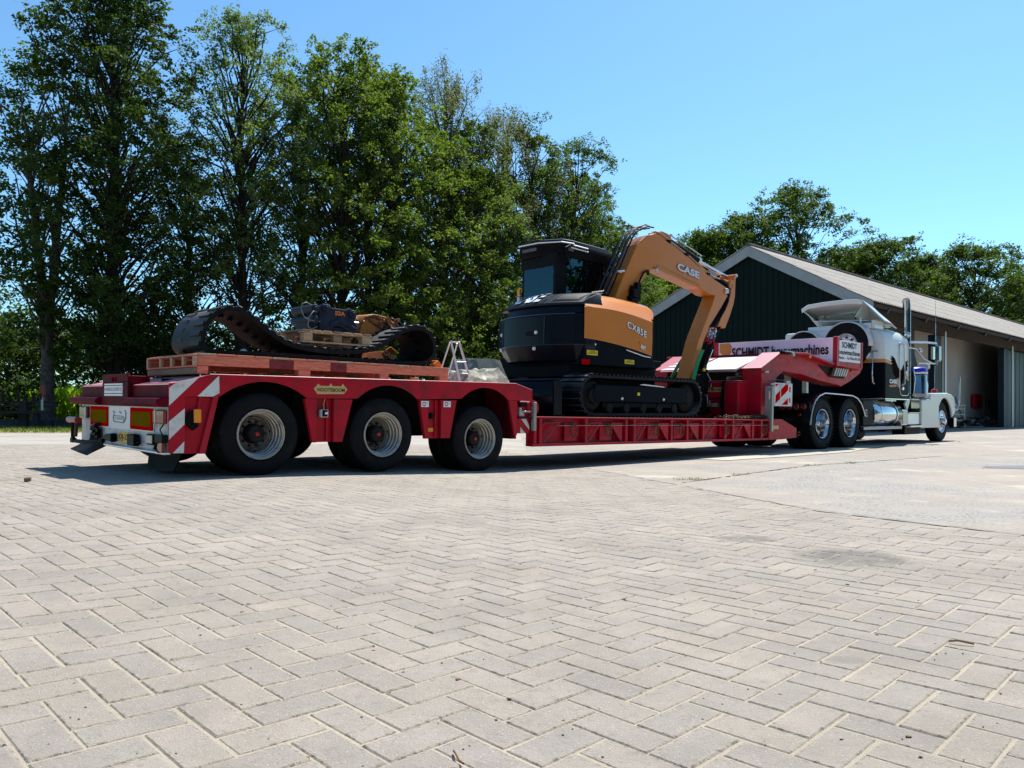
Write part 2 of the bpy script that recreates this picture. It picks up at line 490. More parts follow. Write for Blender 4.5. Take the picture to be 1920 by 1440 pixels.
# the herringbone yard -------------------------------------------------
BA = math.radians(45.5)
ea = np.array((math.cos(BA), math.sin(BA))); eb = np.array((-math.sin(BA), math.cos(BA)))
Wp = .1045
def in_paving(x, y):
    if y < .9 or abs(x) > y * .70 + .45: return False
    if y > 15: return False
    # old concrete begins on the right
    lx = 2.98 - (y - 4.47) * (.66 if y < 5.6 else 0) if y < 5.6 else 2.235 - (y - 5.6) * .27
    return x < lx
def paver_geo(L, Wd, inset=.003, ch=.0036, jag=.0):
    a, b_ = L / 2 - inset, Wd / 2 - inset
    def ring(o, z): return [(-a + o, -b_ + o, z), (a - o, -b_ + o, z), (a - o, b_ - o, z), (-a + o, b_ - o, z)]
    vs = ring(0, -.03) + ring(0, -ch) + ring(ch, 0) + ring(ch + .013, 0)
    fs = [(0, 1, 5, 4), (1, 2, 6, 5), (2, 3, 7, 6), (3, 0, 4, 7), (4, 5, 9, 8), (5, 6, 10, 9), (6, 7, 11, 10), (7, 4, 8, 11), (8, 9, 13, 12), (9, 10, 14, 13), (10, 11, 15, 14), (11, 8, 12, 15), (12, 13, 14, 15)]
    return vs, fs
stones = []
R_ = 166
for i in range(-R_, R_):
    for j in range(-R_, R_):
        k = (i - j) % 4
        if k == 0: cx, cy, hor = i + 1, j + .5, 1
        elif k == 3: cx, cy, hor = i + .5, j + 1, 0
        else: continue
        p = ea * cx * Wp + eb * cy * Wp + np.array((0.07, .03))
        if in_paving(p[0], p[1]): stones.append((p[0], p[1], hor))
stones.sort(key=lambda q: q[0] ** 2 * .35 + q[1] ** 2)
def visible(x, y):
    return y > 1.42 and abs(x) < y * .6658 + .06
paving = sheet('yard_paving', [x * .1 for x in range(-240, 40)], [.2, 4, 8, 12, 15.2], -.0032, SAND)
pm = []
for v_ in range(4):
    vs, fs = paver_geo(Wp * 2, Wp, inset=(.0026, .0032, .0028, .0036)[v_], ch=(.0032, .0038, .0034, .0042)[v_])
    me = bpy.data.meshes.new('paver'); me.from_pydata(vs, [], fs); me.materials.append(PAVER); pm.append(me)
    at_ = me.attributes.new('rim', 'FLOAT', 'POINT'); at_.data.foreach_set('value', [1.0] * 12 + [0.0] * 4)
cnt = 0; rest = []
for (x, y, hor) in stones:
    dz = max(-.0012, min(.0012, random.gauss(0, .0006))); tx, ty = random.gauss(0, .003), random.gauss(0, .003)
    jx, jy, jr = random.gauss(0, .0012), random.gauss(0, .0012), random.gauss(0, .006)
    ang = BA + (0 if hor else PI / 2) + jr
    # near-left and right joints are wider, as laid
    sl_ = math.atan((ground_z(x + .05) - ground_z(x - .05)) / .1)
    mat = Matrix.Translation((x + jx, y + jy, ground_z(x) + dz)) @ Matrix.Rotation(-sl_, 4, 'Y') @ Matrix.Rotation(ang, 4, 'Z') @ Matrix.Rotation(tx, 4, 'X') @ Matrix.Rotation(ty, 4, 'Y')
    if cnt < 300 and visible(x, y):
        o = bpy.data.objects.new('paver', pm[random.randrange(4)]); COL.objects.link(o); o.parent = paving
        o.matrix_local = mat; cnt += 1
    else: rest.append(mat)
V = []; F = []; T = []
vs0, fs0 = paver_geo(Wp * 2, Wp, .0026, .0024); vs0 = np.array(vs0); fs0 = np.array(fs0)
for n_, mat in enumerate(rest):
    A = np.array(mat); V.append(vs0 @ A[:3, :3].T + A[:3, 3]); F.append(fs0 + 16 * n_); T.append(np.full(16, random.random()))
def quads_mesh(name, V, F, mat, parent=None, tone=None):
    V = np.concatenate(V) if isinstance(V, list) else V; F = np.concatenate(F) if isinstance(F, list) else F
    me = bpy.data.meshes.new(name)
    me.vertices.add(len(V)); me.vertices.foreach_set('co', V.astype(np.float32).ravel())
    k = F.shape[1]
    me.loops.add(F.size); me.loops.foreach_set('vertex_index', F.astype(np.int32).ravel())
    me.polygons.add(len(F)); me.polygons.foreach_set('loop_start', np.arange(0, F.size, k, dtype=np.int32))
    me.update(calc_edges=True)
    if tone is not None:
        at = me.attributes.new('tone', 'FLOAT', 'POINT'); at.data.foreach_set('value', np.concatenate(tone).astype(np.float32))
    me.materials.append(mat)
    o = bpy.data.objects.new(name, me); COL.objects.link(o)
    if parent is not None: o.parent = parent
    return o
pf_ = tag(quads_mesh('paver_field', V, F, PAVER, paving, T), kind='stuff')
at_ = pf_.data.attributes.new('rim', 'FLOAT', 'POINT'); at_.data.foreach_set('value', np.tile(np.array([1.0] * 12 + [0.0] * 4, np.float32), len(V)))

# farther paving, worn concrete, pale slab, verge, meadow
sheet('far_paving', [x for x in XS if -60 <= x <= 3] , [15.0, 20, 30, 34], -.002, FARP)
sheet('side_paving', [-60, -30, -20, -15, -10.5], [2, 8, 15.05], -.004, FARP)
def poly_sheet(name, pts, z, mat, kind='structure', label=None):
    m = MB(); m.add([(x, y, z) for x, y in pts], [tuple(range(len(pts)))])
    return m.build(name, mat, None, space=WORLD, kind=kind, label=label)
# ragged sand-covered edge of the old concrete
edge = []
yy = 2.0
while yy < 15.2:
    lx = 2.98 - (yy - 4.47) * .66 if yy < 5.6 else 2.235 - (yy - 5.6) * .27
    edge.append((lx - .02 + (random.gauss(0, .002) if yy < 5.6 else random.gauss(0, .02)), yy)); yy += .12
poly_sheet('concrete_yard', edge + [(edge[-1][0], 34), (-.5, 60), (70, 75), (70, 2.0)], .0015, YARD)
slab = [FRAME @ Vector(p) for p in ((7.2, -.62, 0), (9.0, -.75, 0), (11.2, -.78, 0), (12.6, -.45, 0), (14.5, -.2, 0), (14.5, 1.2, 0), (7.0, 1.2, 0))]
poly_sheet('concrete_slab', [(p.x, p.y) for p in slab], .009, PALE)
m = MB(); rv_ = random.Random(4)
m.rows([[(x * 1.0, 24.8 + rv_.gauss(0, .5) + .9 * math.sin(x * .9), .134) for x in range(-60, -6)], [(x * 1.0, 30, .134) for x in range(-60, -6)], [(x * 1.0, 36.5, .134) for x in range(-60, -6)]]); m.build('verge', VERGE, None, space=WORLD, kind='structure')
sheet('meadow', [-900, -60, -30, -12, -9], [36.4, 60, 200, 900], .008, MEADOW, zf=lambda x: .125)
sheet('far_field', [-9, 60, 300, 900], [95, 200, 900], .008, MEADOW, zf=lambda x: .0)

ASPH = gmat('rough_grey_asphalt', (.25, .23, .205), (.37, .34, .30), .9, 7, 55, 1.3, speck=(.55, .53, .50), stain=(.10, .095, .09), hi=(.38, .345, .28))[0]
PINK = gmat('sandy_concrete_strip', (.36, .31, .245), (.44, .385, .31), .9, 1.6, 24, .7, speck=(.20, .16, .12), stain=(.36, .22, .13))[0]
def blob_(cx, cy, rx, ry, seed):
    r = random.Random(seed + 50); ph = [r.uniform(0, 6.28) for _ in range(4)]; out = []
    for i in range(60):
        a = 2 * PI * i / 60; k = 1 + .35 * math.sin(2 * a + ph[0]) + .25 * math.sin(5 * a + ph[1]) + .2 * math.sin(9 * a + ph[2])
        out.append((cx + rx * k * math.cos(a), cy + ry * k * math.sin(a)))
    return out
def ragged(pts, step=.12, amp=.05, seed=1):
    r = random.Random(seed); out = []
    for i in range(len(pts)):
        a, b = Vector(pts[i]), Vector(pts[(i + 1) % len(pts)]); L = (b - a).length; n = max(1, int(L / step))
        nr = Vector((-(b - a).y, (b - a).x)).normalized()
        for k in range(n):
            p = a.lerp(b, k / n) + nr * r.gauss(0, amp); out.append((p.x, p.y))
    return out
# open joints and cracks in the old surface
CRK = M('open_joint', (.035, .03, .025), .9, var=.3)
def crack(pts, wd, label_, seed):
    r = random.Random(seed); m = MB(); L_ = []; R2 = []
    for i in range(len(pts) - 1):
        a, b = Vector(pts[i]), Vector(pts[i + 1]); n = max(2, int((b - a).length / .05)); nr = Vector((-(b - a).y, (b - a).x)).normalized()
        for k in range(n):
            p = a.lerp(b, k / n) + nr * r.gauss(0, .004); w_ = wd * abs(r.gauss(.9, .45))
            L_.append((p.x - nr.x * w_, p.y - nr.y * w_, .0065)); R2.append((p.x + nr.x * w_, p.y + nr.y * w_, .0065))
    m.rows([L_, R2]); m.build('surface_crack', CRK, None, space=WORLD, kind='structure')
crack([(2.99, 4.45), (2.62, 5.0), (2.25, 5.6), (2.0, 6.3), (1.75, 7.4)], .0035, '', 1)
crack([(1.75, 7.9), (2.7, 9.0), (4.1, 10.6), (5.5, 11.6), (7.5, 13.2)], .012, '', 2)
WET = bpy.data.materials.new('wet_asphalt'); WET.use_nodes = True
_b = WET.node_tree.nodes['Principled BSDF']; _b.inputs['Base Color'].default_value = (.035, .036, .04, 1); _b.inputs['Roughness'].default_value = .5; _b.inputs['Specular IOR Level'].default_value = .4
_t = WET.node_tree.nodes.new('ShaderNodeTexNoise'); _t.inputs['Scale'].default_value = 35
_bp = WET.node_tree.nodes.new('ShaderNodeBump'); _bp.inputs['Strength'].default_value = .9; _bp.inputs['Distance'].default_value = .02
WET.node_tree.links.new(_t.outputs[0], _bp.inputs['Height']); WET.node_tree.links.new(_bp.outputs[0], _b.inputs['Normal'])
def blob(cx, cy, rx, ry, n=40, jit=.18, seed=1):
    r = random.Random(seed); ph = [r.uniform(0, 6.28) for _ in range(4)]
    out = []
    for i in range(n):
        a = 2 * PI * i / n
        k = 1 + jit * (math.sin(2 * a + ph[0]) + .6 * math.sin(5 * a + ph[1]) + .4 * math.sin(9 * a + ph[2])) + r.gauss(0, .03)
        out.append((cx + rx * k * math.cos(a), cy + ry * k * math.sin(a)))
    return out
DAMP = gmat('damp_gravel', (.20, .19, .18), (.33, .31, .29), .6, 3, 30, 1.0, speck=(.6, .6, .62))[0]
poly_sheet('puddle', blob(7.15, 10.1, .95, .36, seed=5), .0055, WET)

# small crack line beside the concrete edge and debris
DRY = M('dead_leaf', (.16, .085, .04), .8, var=.4, vs=20)
STONE = M('pebble', (.16, .15, .14), .8, var=.4, vs=15)
def debris(name, n, mat, r0, r1, seed, flat=.5, xr=None, label=None):
    r = np.random.default_rng(seed); Vd = []; Fd = []
    base = np.array([(1, 0, 0), (0, 1, 0), (-1, 0, 0), (0, -1, 0), (0, 0, 1), (0, 0, -.4)], float)
    tri = np.array([(0, 1, 4), (1, 2, 4), (2, 3, 4), (3, 0, 4), (1, 0, 5), (2, 1, 5), (3, 2, 5), (0, 3, 5)])
    k = 0
    while k < n:
        y = 1.35 + 9 * r.random() ** 1.7; x = (r.random() - .5) * 1.4 * y
        s = r.uniform(r0, r1) * (1 + y * .05)
        v = base * np.array((s * r.uniform(.6, 1.6), s, s * flat)) * r.uniform(.7, 1.3, (6, 1))
        a = r.random() * 6.28; ca, sa = math.cos(a), math.sin(a)
        v = np.stack([v[:, 0] * ca - v[:, 1] * sa + x, v[:, 0] * sa + v[:, 1] * ca + y, v[:, 2] + ground_z(x) + s * flat * .3], 1)
        Vd.append(v); Fd.append(tri + 6 * k); k += 1
    o = quads_mesh(name, Vd, Fd, mat); return tag(o, label, 'debris', None, 'stuff')
debris('pebbles', 420, STONE, .0012, .0034, 5, .7, label='tiny dark stones scattered over the grey pavers')
debris('leaf_litter', 120, DRY, .003, .007, 6, .25, label='brown leaf crumbs lying on the herringbone paving')
def twig(pts, r, label):
    m = MB(); m.tube([(x, y, ground_z(x) + z) for x, y, z in pts], r, 6)
    o = m.build('twig', DRY, None, space=WORLD, org=(pts[0][0], pts[0][1], ground_z(pts[0][0]))); tag(o, label, 'twig')
twig([(-.118, 1.555, .006), (-.113, 1.54, .008), (-.104, 1.515, .005), (-.095, 1.50, .006)], .0022, 'short dark twig on the pavers at the bottom middle of the yard')
twig([(1.34, 2.36, .006), (1.36, 2.345, .012), (1.40, 2.33, .006)], .003, 'curled dark twig on the pavers far to the right')
twig([(1.30, 1.89, .005), (1.335, 1.88, .008), (1.37, 1.875, .006), (1.40, 1.87, .004)], .0022, 'thin twig lying beside the sandy joint at lower right')
m = MB(); m.lathe([(0, -.02), (.018, -.02), (.02, 0), (.017, .03), (0, .03)], (-4.13, 6.55, ground_z(-4) + .02), (.9, .3, .1), 10)
m.build('stub', WOODD, None, space=WORLD, org=(-4.13, 6.55, ground_z(-4)), cat='stub', label='small dark stub lying alone on the paving behind the trailer')

# grass tufts in the joints
def blades(name, cx, cy, n, rad, h, mat, label, cat='grass', asp=1.0, z0=None, kind=None):
    r = np.random.default_rng(int(abs(cx * 37 + cy * 11)) + n); Vd = []; Fd = []
    for k in range(n):
        a = r.random() * 6.28; q = rad * math.sqrt(r.random())
        x = cx + q * math.cos(a); y = cy + q * math.sin(a) * asp
        hh = h * r.uniform(.4, 1.1); wv = h * .035 * r.uniform(.7, 1.6); b_ = r.random() * 6.28
        lx, ly = math.cos(b_) * hh * r.uniform(.1, .8), math.sin(b_) * hh * r.uniform(.1, .8)
        px, py = -math.sin(b_) * wv, math.cos(b_) * wv
        zz = ground_z(x) if z0 is None else z0
        Vd.append(np.array([(x - px, y - py, zz), (x + px, y + py, zz), (x + lx * .4 + px * .7, y + ly * .4 + py * .7, zz + hh * .7), (x + lx, y + ly, zz + hh)])); Fd.append(np.array([(0, 1, 2, 3)]) + 4 * k)
    o = quads_mesh(name, Vd, Fd, mat); return tag(o, label, cat, None, kind)
GRASS = leaf_mat('grass_blade', (.09, .12, .03), (.20, .21, .07), .4)
GRASSB = leaf_mat('sunlit_meadow_blade', (.16, .24, .02), (.30, .38, .05), .5)
blades('grass_tuft', 1.92, 8.25, 150, .20, .032, GRASS, 'largest grass tuft, growing in the joint before the trailer', asp=.35)
blades('grass_tuft', 4.15, 10.6, 60, .14, .03, GRASS, 'grass tuft in the concrete crack nearer the drive wheels', asp=.3)
blades('grass_tuft', 4.85, 11.0, 40, .10, .04, GRASS, 'small grass tuft in the concrete crack farthest to the right', asp=.3)
blades('grass_tuft', 2.65, 8.9, 40, .12, .035, GRASS, 'sparse low grass tuft between the two larger tufts', asp=.3)
r_ = np.random.default_rng(3)
def field_grass(name, x0, x1, y0, y1, n, h, mat, label, z0):
    Vd = []; Fd = []
    x = r_.uniform(x0, x1, n); y = r_.uniform(y0, y1, n); hh = h * r_.uniform(.35, 1.1, n); b_ = r_.random(n) * 6.28
    wv = (.012 + .01 * r_.random(n)) * (1 if h < 1 else 3); lx = np.cos(b_) * hh * .4; ly = np.sin(b_) * hh * .4; px = -np.sin(b_) * wv; py = np.cos(b_) * wv; z = np.full(n, z0)
    V_ = np.stack([np.stack([x - px, y - py, z], 1), np.stack([x + px, y + py, z], 1), np.stack([x + lx * .4 + px, y + ly * .4 + py, z + hh * .7], 1), np.stack([x + lx, y + ly, z + hh], 1)], 1).reshape(-1, 3)
    F_ = np.arange(4 * n).reshape(n, 4)
    return tag(quads_mesh(name, V_, F_, mat), label, 'grass', None, 'stuff')
field_grass('verge_grass', -34, -8, 24.6, 36.6, 16000, .13, GRASS, 'short patchy grass along the verge at the back of the yard', .12)
field_grass('meadow_grass', -62, -10, 46, 74, 42000, 2.3, GRASSB, 'tall sunlit bright green grass in the meadow behind the tree row', .1)

# ------------------------------------------------------------------ trees
BARK = M('dark_bark', (.022, .018, .015), .9, var=.4, vs=6, bump=.6, bs=14)
BARKB = M('pale_birch_bark', (.075, .065, .055), .85, var=.5, vs=5, bump=.4, bs=14)
LF = {'oak': leaf_mat('oak_leaf', (.028, .050, .011), (.085, .120, .024), .50),
      'oakdark': leaf_mat('dark_oak_leaf', (.018, .036, .010), (.055, .085, .018), .42),
      'light': leaf_mat('robinia_leaf', (.075, .105, .040), (.13, .17, .065), .5),
      'birch': leaf_mat('birch_leaf', (.085, .09, .05), (.14, .135, .08), .42),
      'fresh': leaf_mat('fresh_leaf', (.046, .075, .016), (.115, .150, .030), .52)}

def tree(name, x, y, h, rad, kind, label, seed, base=.22, clumps=170, per=90, leaf=.17, lean=(0, 0), trunk=.28, bark=None, group='trees in the row behind the yard', droop=0.0, cl_r=.75, shape=1.0, z0=None, forks=1, cat='tree', squash=1.0, dens=2.15, wide=1.42):
    r = np.random.default_rng(seed)
    z0 = (.12 if x < -2 else 0.0) if z0 is None else z0
    clumps = int(clumps * dens); rad = rad * wide
    root = thing(name, label, cat, (x, y, z0), WORLD, group)
    lp = np.array((x, y, z0))
    # trunk(s)
    tops = []
    mb = MB()
    for f in range(forks):
        a = 2 * PI * f / max(1, forks) + r.random()
        sp = (0 if forks == 1 else rad * .35)
        pts = []; rs = []
        nseg = 9
        wx, wy = r.normal(0, .12, nseg + 1), r.normal(0, .12, nseg + 1)
        for i in range(nseg + 1):
            t = i / nseg
            k = max(0, t - .25) / .75
            pts.append((x + lean[0] * t * h + sp * math.cos(a) * k + wx[i] * t, y + lean[1] * t * h + sp * math.sin(a) * k + wy[i] * t, z0 - .1 + t * h * (.93 if f == 0 else .85)))
            rs.append(trunk * (1.35 if i == 0 else 1) * (1 - t) ** .8 + .02)
        mb.tube(pts, rs, 9); tops.append(pts)
    # clump centres
    cs = []
    tries = 0
    while len(cs) < clumps and tries < clumps * 30:
        tries += 1
        t = base + (1 - base) * r.random()
        tt = (t - base) / (1 - base)
        env = rad * 1.12 * (math.sin(PI * min(1, tt * .70 + .22)) ** (.60 * shape)) * (1.0 if tt < .75 else 1 - .35 * (tt - .75) / .25)
        a = r.random() * 2 * PI
        wob = 1 + .28 * math.sin(3 * a + seed) * math.sin(5 * tt * PI + seed * 1.7) + .18 * math.sin(7 * tt * PI + 2 * a)
        q = env * wob * (r.random() ** .5)
        cx = x + lean[0] * t * h + q * math.cos(a); cy = y + lean[1] * t * h + q * math.sin(a) * squash
        cz = z0 + t * h + r.normal(0, .2)
        c = np.array((cx, cy, cz))
        if all(np.sum((c - d) ** 2) > (cl_r * .62) ** 2 for d in cs[-60:]): cs.append(c)
    # branches from trunk to clumps
    bm_ = MB()
    for i, c in enumerate(cs):
        if i % 3: continue
        tp = tops[i % len(tops)]
        tz = max(.12, min(.9, ((c[2] - z0) / h) - .05 - .10 * r.random() - .30 * math.hypot(c[0] - x, c[1] - y) / h))
        k = tz * 9; i0 = int(k); fr_ = k - i0
        s0 = np.array(tp[i0]) * (1 - fr_) + np.array(tp[min(i0 + 1, 9)]) * fr_
        L = np.linalg.norm(c - s0)
        m1 = s0 * .6 + c * .4 + np.array((0, 0, .10 * L)) + r.normal(0, .06 * L, 3)
        m2 = s0 * .25 + c * .75 + np.array((0, 0, .08 * L)) + r.normal(0, .05 * L, 3)
        rr = min(trunk * .30, .012 + .011 * L)
        bm_.tube([s0, m1, m2, c], [rr, rr * .66, rr * .4, .008], 5, caps=False)
    mb.build('trunk', bark or BARK, root, smooth=60)
    bm_.build('limbs', bark or BARK, root, smooth=60)
    # leaves
    n = len(cs) * per
    C = np.repeat(np.array(cs), per, 0)
    size = np.repeat(r.uniform(.65, 1.25, len(cs)), per) * cl_r
    d = r.normal(0, 1, (n, 3)); d /= np.linalg.norm(d, axis=1)[:, None]
    rr = r.random(n) ** .55
    # twig-wise sub-clumping keeps the outline ragged
    sub = r.normal(0, 1, (len(cs), 7, 3)) * .38
    pick = sub[np.repeat(np.arange(len(cs)), per), r.integers(0, 7, n)]
    off = (d * rr[:, None] * .42 + pick) * size[:, None]
    off[:, 2] *= .72
    if droop: off[:, 2] -= droop * r.random(n) * 1.6; off[:, :2] *= .75
    P = C + off
    # leaf quad (kite)
    nrm = r.normal(0, 1, (n, 3)); nrm[:, 2] = np.abs(nrm[:, 2]) + .5; nrm /= np.linalg.norm(nrm, axis=1)[:, None]
    t1 = np.cross(nrm, r.normal(0, 1, (n, 3))); t1 /= np.linalg.norm(t1, axis=1)[:, None]
    t2 = np.cross(nrm, t1)
    s = leaf * r.uniform(.6, 1.25, n)[:, None]
    Vv = np.stack([P - t1 * s * .6, P - t2 * s * .34 - t1 * s * .05, P + t1 * s * .6 + nrm * s * .1, P + t2 * s * .34 - t1 * s * .05], 1).reshape(-1, 3) - lp
    o = quads_mesh('crown', Vv, np.arange(4 * n).reshape(n, 4), LF[kind], root)
    return root

def wpos(px, Z):   # ground position seen at a bearing, Z metres in front of the camera
    return ((px - 960) / 1442 * Z, Z)
def ht(py, Z):     # height reached
    return (778 - py) / 1442 * Z + .70
TL = [
 # px, Z, top px, crown radius px, kind, label, kw
 ('birch_tree', 88, 37, 95, 78, 'oak', 'thin open tree with forked pale trunk at the far left edge', dict(base=.30, clumps=105, per=80, forks=2, trunk=.30, bark=BARKB, cl_r=.8, dens=1.7)),
 ('oak_tree', 212, 38, -30, 116, 'oakdark', 'tallest dark dense oak, its top cut by the frame', dict(base=.16, clumps=270, per=105, trunk=.36, cl_r=.85, leaf=.17)),
 ('oak_tree', 352, 43, 265, 80, 'oakdark', 'dark slender tree between the tallest oak and the feathery tree', dict(base=.18, clumps=120, per=85, trunk=.26)),
 ('robinia_tree', 455, 41, 38, 125, 'light', 'feathery light green tree with airy crown behind the spare track', dict(base=.34, clumps=185, per=100, leaf=.13, trunk=.30, cl_r=.7, wide=1.15, dens=2.0)),
 ('oak_tree', 566, 47, 150, 85, 'oak', 'narrow oak right of the feathery light tree', dict(base=.16, clumps=135, per=85)),
 ('oak_tree', 640, 44, 98, 115, 'fresh', 'bright green oak with spiky top left of the birches', dict(base=.14, clumps=240, per=95, trunk=.30)),
 ('oak_tree', 735, 47, 150, 95, 'fresh', 'bright green oak in front of the drooping grey birch', dict(base=.12, clumps=190, per=90)),
 ('birch_tree', 835, 56, 128, 95, 'birch', 'greyish weeping birch with the highest drooping crown', dict(base=.30, clumps=170, per=110, leaf=.13, droop=1.0, bark=BARKB, trunk=.2)),
 ('oak_tree', 830, 50, 268, 90, 'fresh', 'rounded green oak below the weeping birch', dict(base=.10, clumps=180, per=90)),
 ('birch_tree', 948, 60, 205, 85, 'birch', 'brownish weeping birch just left of the stepped treetops', dict(base=.25, clumps=150, per=100, leaf=.14, droop=.8, bark=BARKB, trunk=.2)),
 ('oak_tree', 918, 54, 330, 75, 'fresh', 'green oak in front of the brownish birch', dict(base=.08, clumps=150, per=90)),
 ('oak_tree', 1000, 60, 235, 62, 'oak', 'dark oak with a knobbly top standing clear against the sky', dict(base=.1, clumps=120, per=95)),
 ('oak_tree', 1062, 63, 268, 78, 'oak', 'leaning dark oak on the right shoulder of the tree row', dict(base=.08, clumps=175, per=95, lean=(.03, 0))),
 ('oak_tree', 1120, 68, 395, 70, 'oak', 'lower oak behind the excavator cab', dict(base=.06, clumps=140, per=90)),
 ('oak_tree', 690, 49, 135, 80, 'fresh', 'green oak filling the gap between the two brightest oaks', dict(base=.12, clumps=170, per=95)),
 ('oak_tree', 885, 55, 235, 80, 'oak', 'green oak between the two weeping birches', dict(base=.08, clumps=170, per=95)),
 ('oak_tree', 1030, 66, 310, 75, 'fresh', 'oak seen just above the left of the excavator cab roof', dict(base=.05, clumps=160, per=95)),
 ('oak_tree', 1095, 70, 345, 62, 'oak', 'oak seen above the right of the excavator cab roof', dict(base=.05, clumps=150, per=95)),
 ('oak_tree', 1148, 72, 425, 55, 'fresh', 'small oak behind the hoses of the boom', dict(base=.05, clumps=130, per=95)),
 ('oak_tree', 1178, 72, 470, 62, 'fresh', 'small oak at the low right end of the tree row, behind the boom', dict(base=.04, clumps=120, per=90)),
]
for i, (nm, px, Z, top, rp, kd, lb, kw) in enumerate(TL):
    x, y = wpos(px, Z)
    tree(nm, x, y, ht(top, Z), rp / 1442 * Z, kd, lb, 100 + i, **kw)
TR = [
 ('oak_tree', 1185, 80, 505, 60, 'fresh', 'low bright tree between the cab and the boom hoses'),
 ('oak_tree', 1245, 84, 515, 60, 'fresh', 'bright low tree seen under the excavator boom'),
 ('oak_tree', 1318, 92, 438, 60, 'oak', 'leftmost tree behind the shed, beside the boom'),
 ('oak_tree', 1388, 94, 410, 62, 'oak', 'second tree behind the shed ridge, left of the highest one'),
 ('oak_tree', 1492, 98, 355, 80, 'oak', 'highest tree behind the shed with open crown'),
 ('oak_tree', 1585, 104, 470, 52, 'oak', 'low tree in the dip right of the highest one behind the shed'),
 ('oak_tree', 1655, 100, 452, 70, 'oak', 'grey-green tree above the exhaust stack behind the roof'),
 ('oak_tree', 1735, 106, 485, 56, 'oak', 'low tree behind the middle of the shed roof'),
 ('oak_tree', 1828, 100, 468, 92, 'oak', 'broad dark tree behind the right part of the shed roof'),
 ('oak_tree', 1915, 108, 520, 45, 'oak', 'tree at the right edge behind the shed roof'),
]
for i, (nm, px, Z, top, rp, kd, lb) in enumerate(TR):
    x, y = wpos(px, Z)
    tree(nm, x, y, ht(top, Z), rp / 1442 * Z, kd, lb, 300 + i, base=.15, clumps=120, per=120, leaf=.27, cl_r=1.35, trunk=.3, dens=4.2, wide=1.5, group='trees behind the shed')
SH = [(-30, 40, 600), (30, 46, 585), (120, 47, 640), (175, 44, 610), (265, 43, 600), (330, 46, 640), (410, 47, 610), (500, 48, 640), (590, 50, 600), (680, 50, 630), (770, 52, 600), (860, 54, 610), (940, 58, 600), (1010, 62, 600)]
for i, (px, Z, top) in enumerate(SH):
    x, y = wpos(px, Z)
    where = ['at the far left edge', 'behind the farm implement', 'low, beside the leftmost trunk', 'under the tallest oak, left side', 'under the tallest oak, right side', 'just left of the spare track', 'behind the hump of the spare track', 'behind the loose hose of the coupler', 'behind the blue coupler', 'behind the orange bucket', 'behind the right loop of the spare track', 'behind the step ladder', 'behind the counterweight', 'behind the excavator cab'][i]
    tree('shrub', x, y, ht(top, Z), (60 if i < 6 else 75) / 1442 * Z, 'oakdark' if i % 2 == 0 else 'oak', 'dark leafy undergrowth ' + where, 500 + i, base=(.58 if i in (1, 2, 3) else .08), dens=(1.3 if i in (1, 2, 3) else 2.15), clumps=62, per=75, leaf=.2, cl_r=.95, trunk=.06, group='undergrowth below the tree row', cat='shrub')

# oaks added out of view to darken reflections and cut low sky light
src = tree('oak_tree', 34, 6, 13, 4.6, 'oakdark', 'oak added out of view to darken reflections and fill light', 900, base=.1, clumps=90, per=70, leaf=.34, cl_r=1.5, trunk=.3, group='added oaks out of view', z0=0)
k_ = 0
for a_ in (72, 84, 96, 108, 122, 136, 150, 166, 182, 198, 214, 230, 246, 262):
    rr_ = 36 + 4 * math.sin(a_ * 1.7); k_ += 1
    c = src if k_ == 1 else src.copy()
    if k_ > 1:
        COL.objects.link(c)
        for ch in [o for o in bpy.data.objects if o.parent is src]:
            d = ch.copy(); COL.objects.link(d); d.parent = c
    c.matrix_world = Matrix.Translation((rr_ * math.sin(math.radians(a_)), rr_ * math.cos(math.radians(a_)), 0)) @ Matrix.Rotation(a_ * 1.3, 4, 'Z') @ Matrix.Scale(.9 + .25 * abs(math.sin(a_)), 4)

# far belt of trees on the horizon: one distant mass
nb = 26000
bx = r_.uniform(-210, 130, nb); by = r_.uniform(180, 200, nb)
bh = 7 + 2.5 * np.sin(bx * .09) + 1.5 * np.sin(bx * .31 + 1) + 1.2 * np.sin(bx * .83)
bz = bh * r_.random(nb) ** .6
P_ = np.stack([bx, by, bz], 1); d1 = r_.normal(0, 1, (nb, 3)); d1 /= np.linalg.norm(d1, axis=1)[:, None]
d2 = np.cross(d1, r_.normal(0, 1, (nb, 3))); d2 /= np.linalg.norm(d2, axis=1)[:, None]
V_ = np.stack([P_ - d1 * .8, P_ - d2 * .5, P_ + d1 * .8, P_ + d2 * .5], 1).reshape(-1, 3)
tag(quads_mesh('distant_woods', V_, np.arange(4 * nb).reshape(nb, 4), leaf_mat('hazy_far_leaf', (.05, .08, .04), (.09, .13, .06), .4)), 'far belt of woods on the horizon beyond the meadow', 'woods', None, 'stuff')
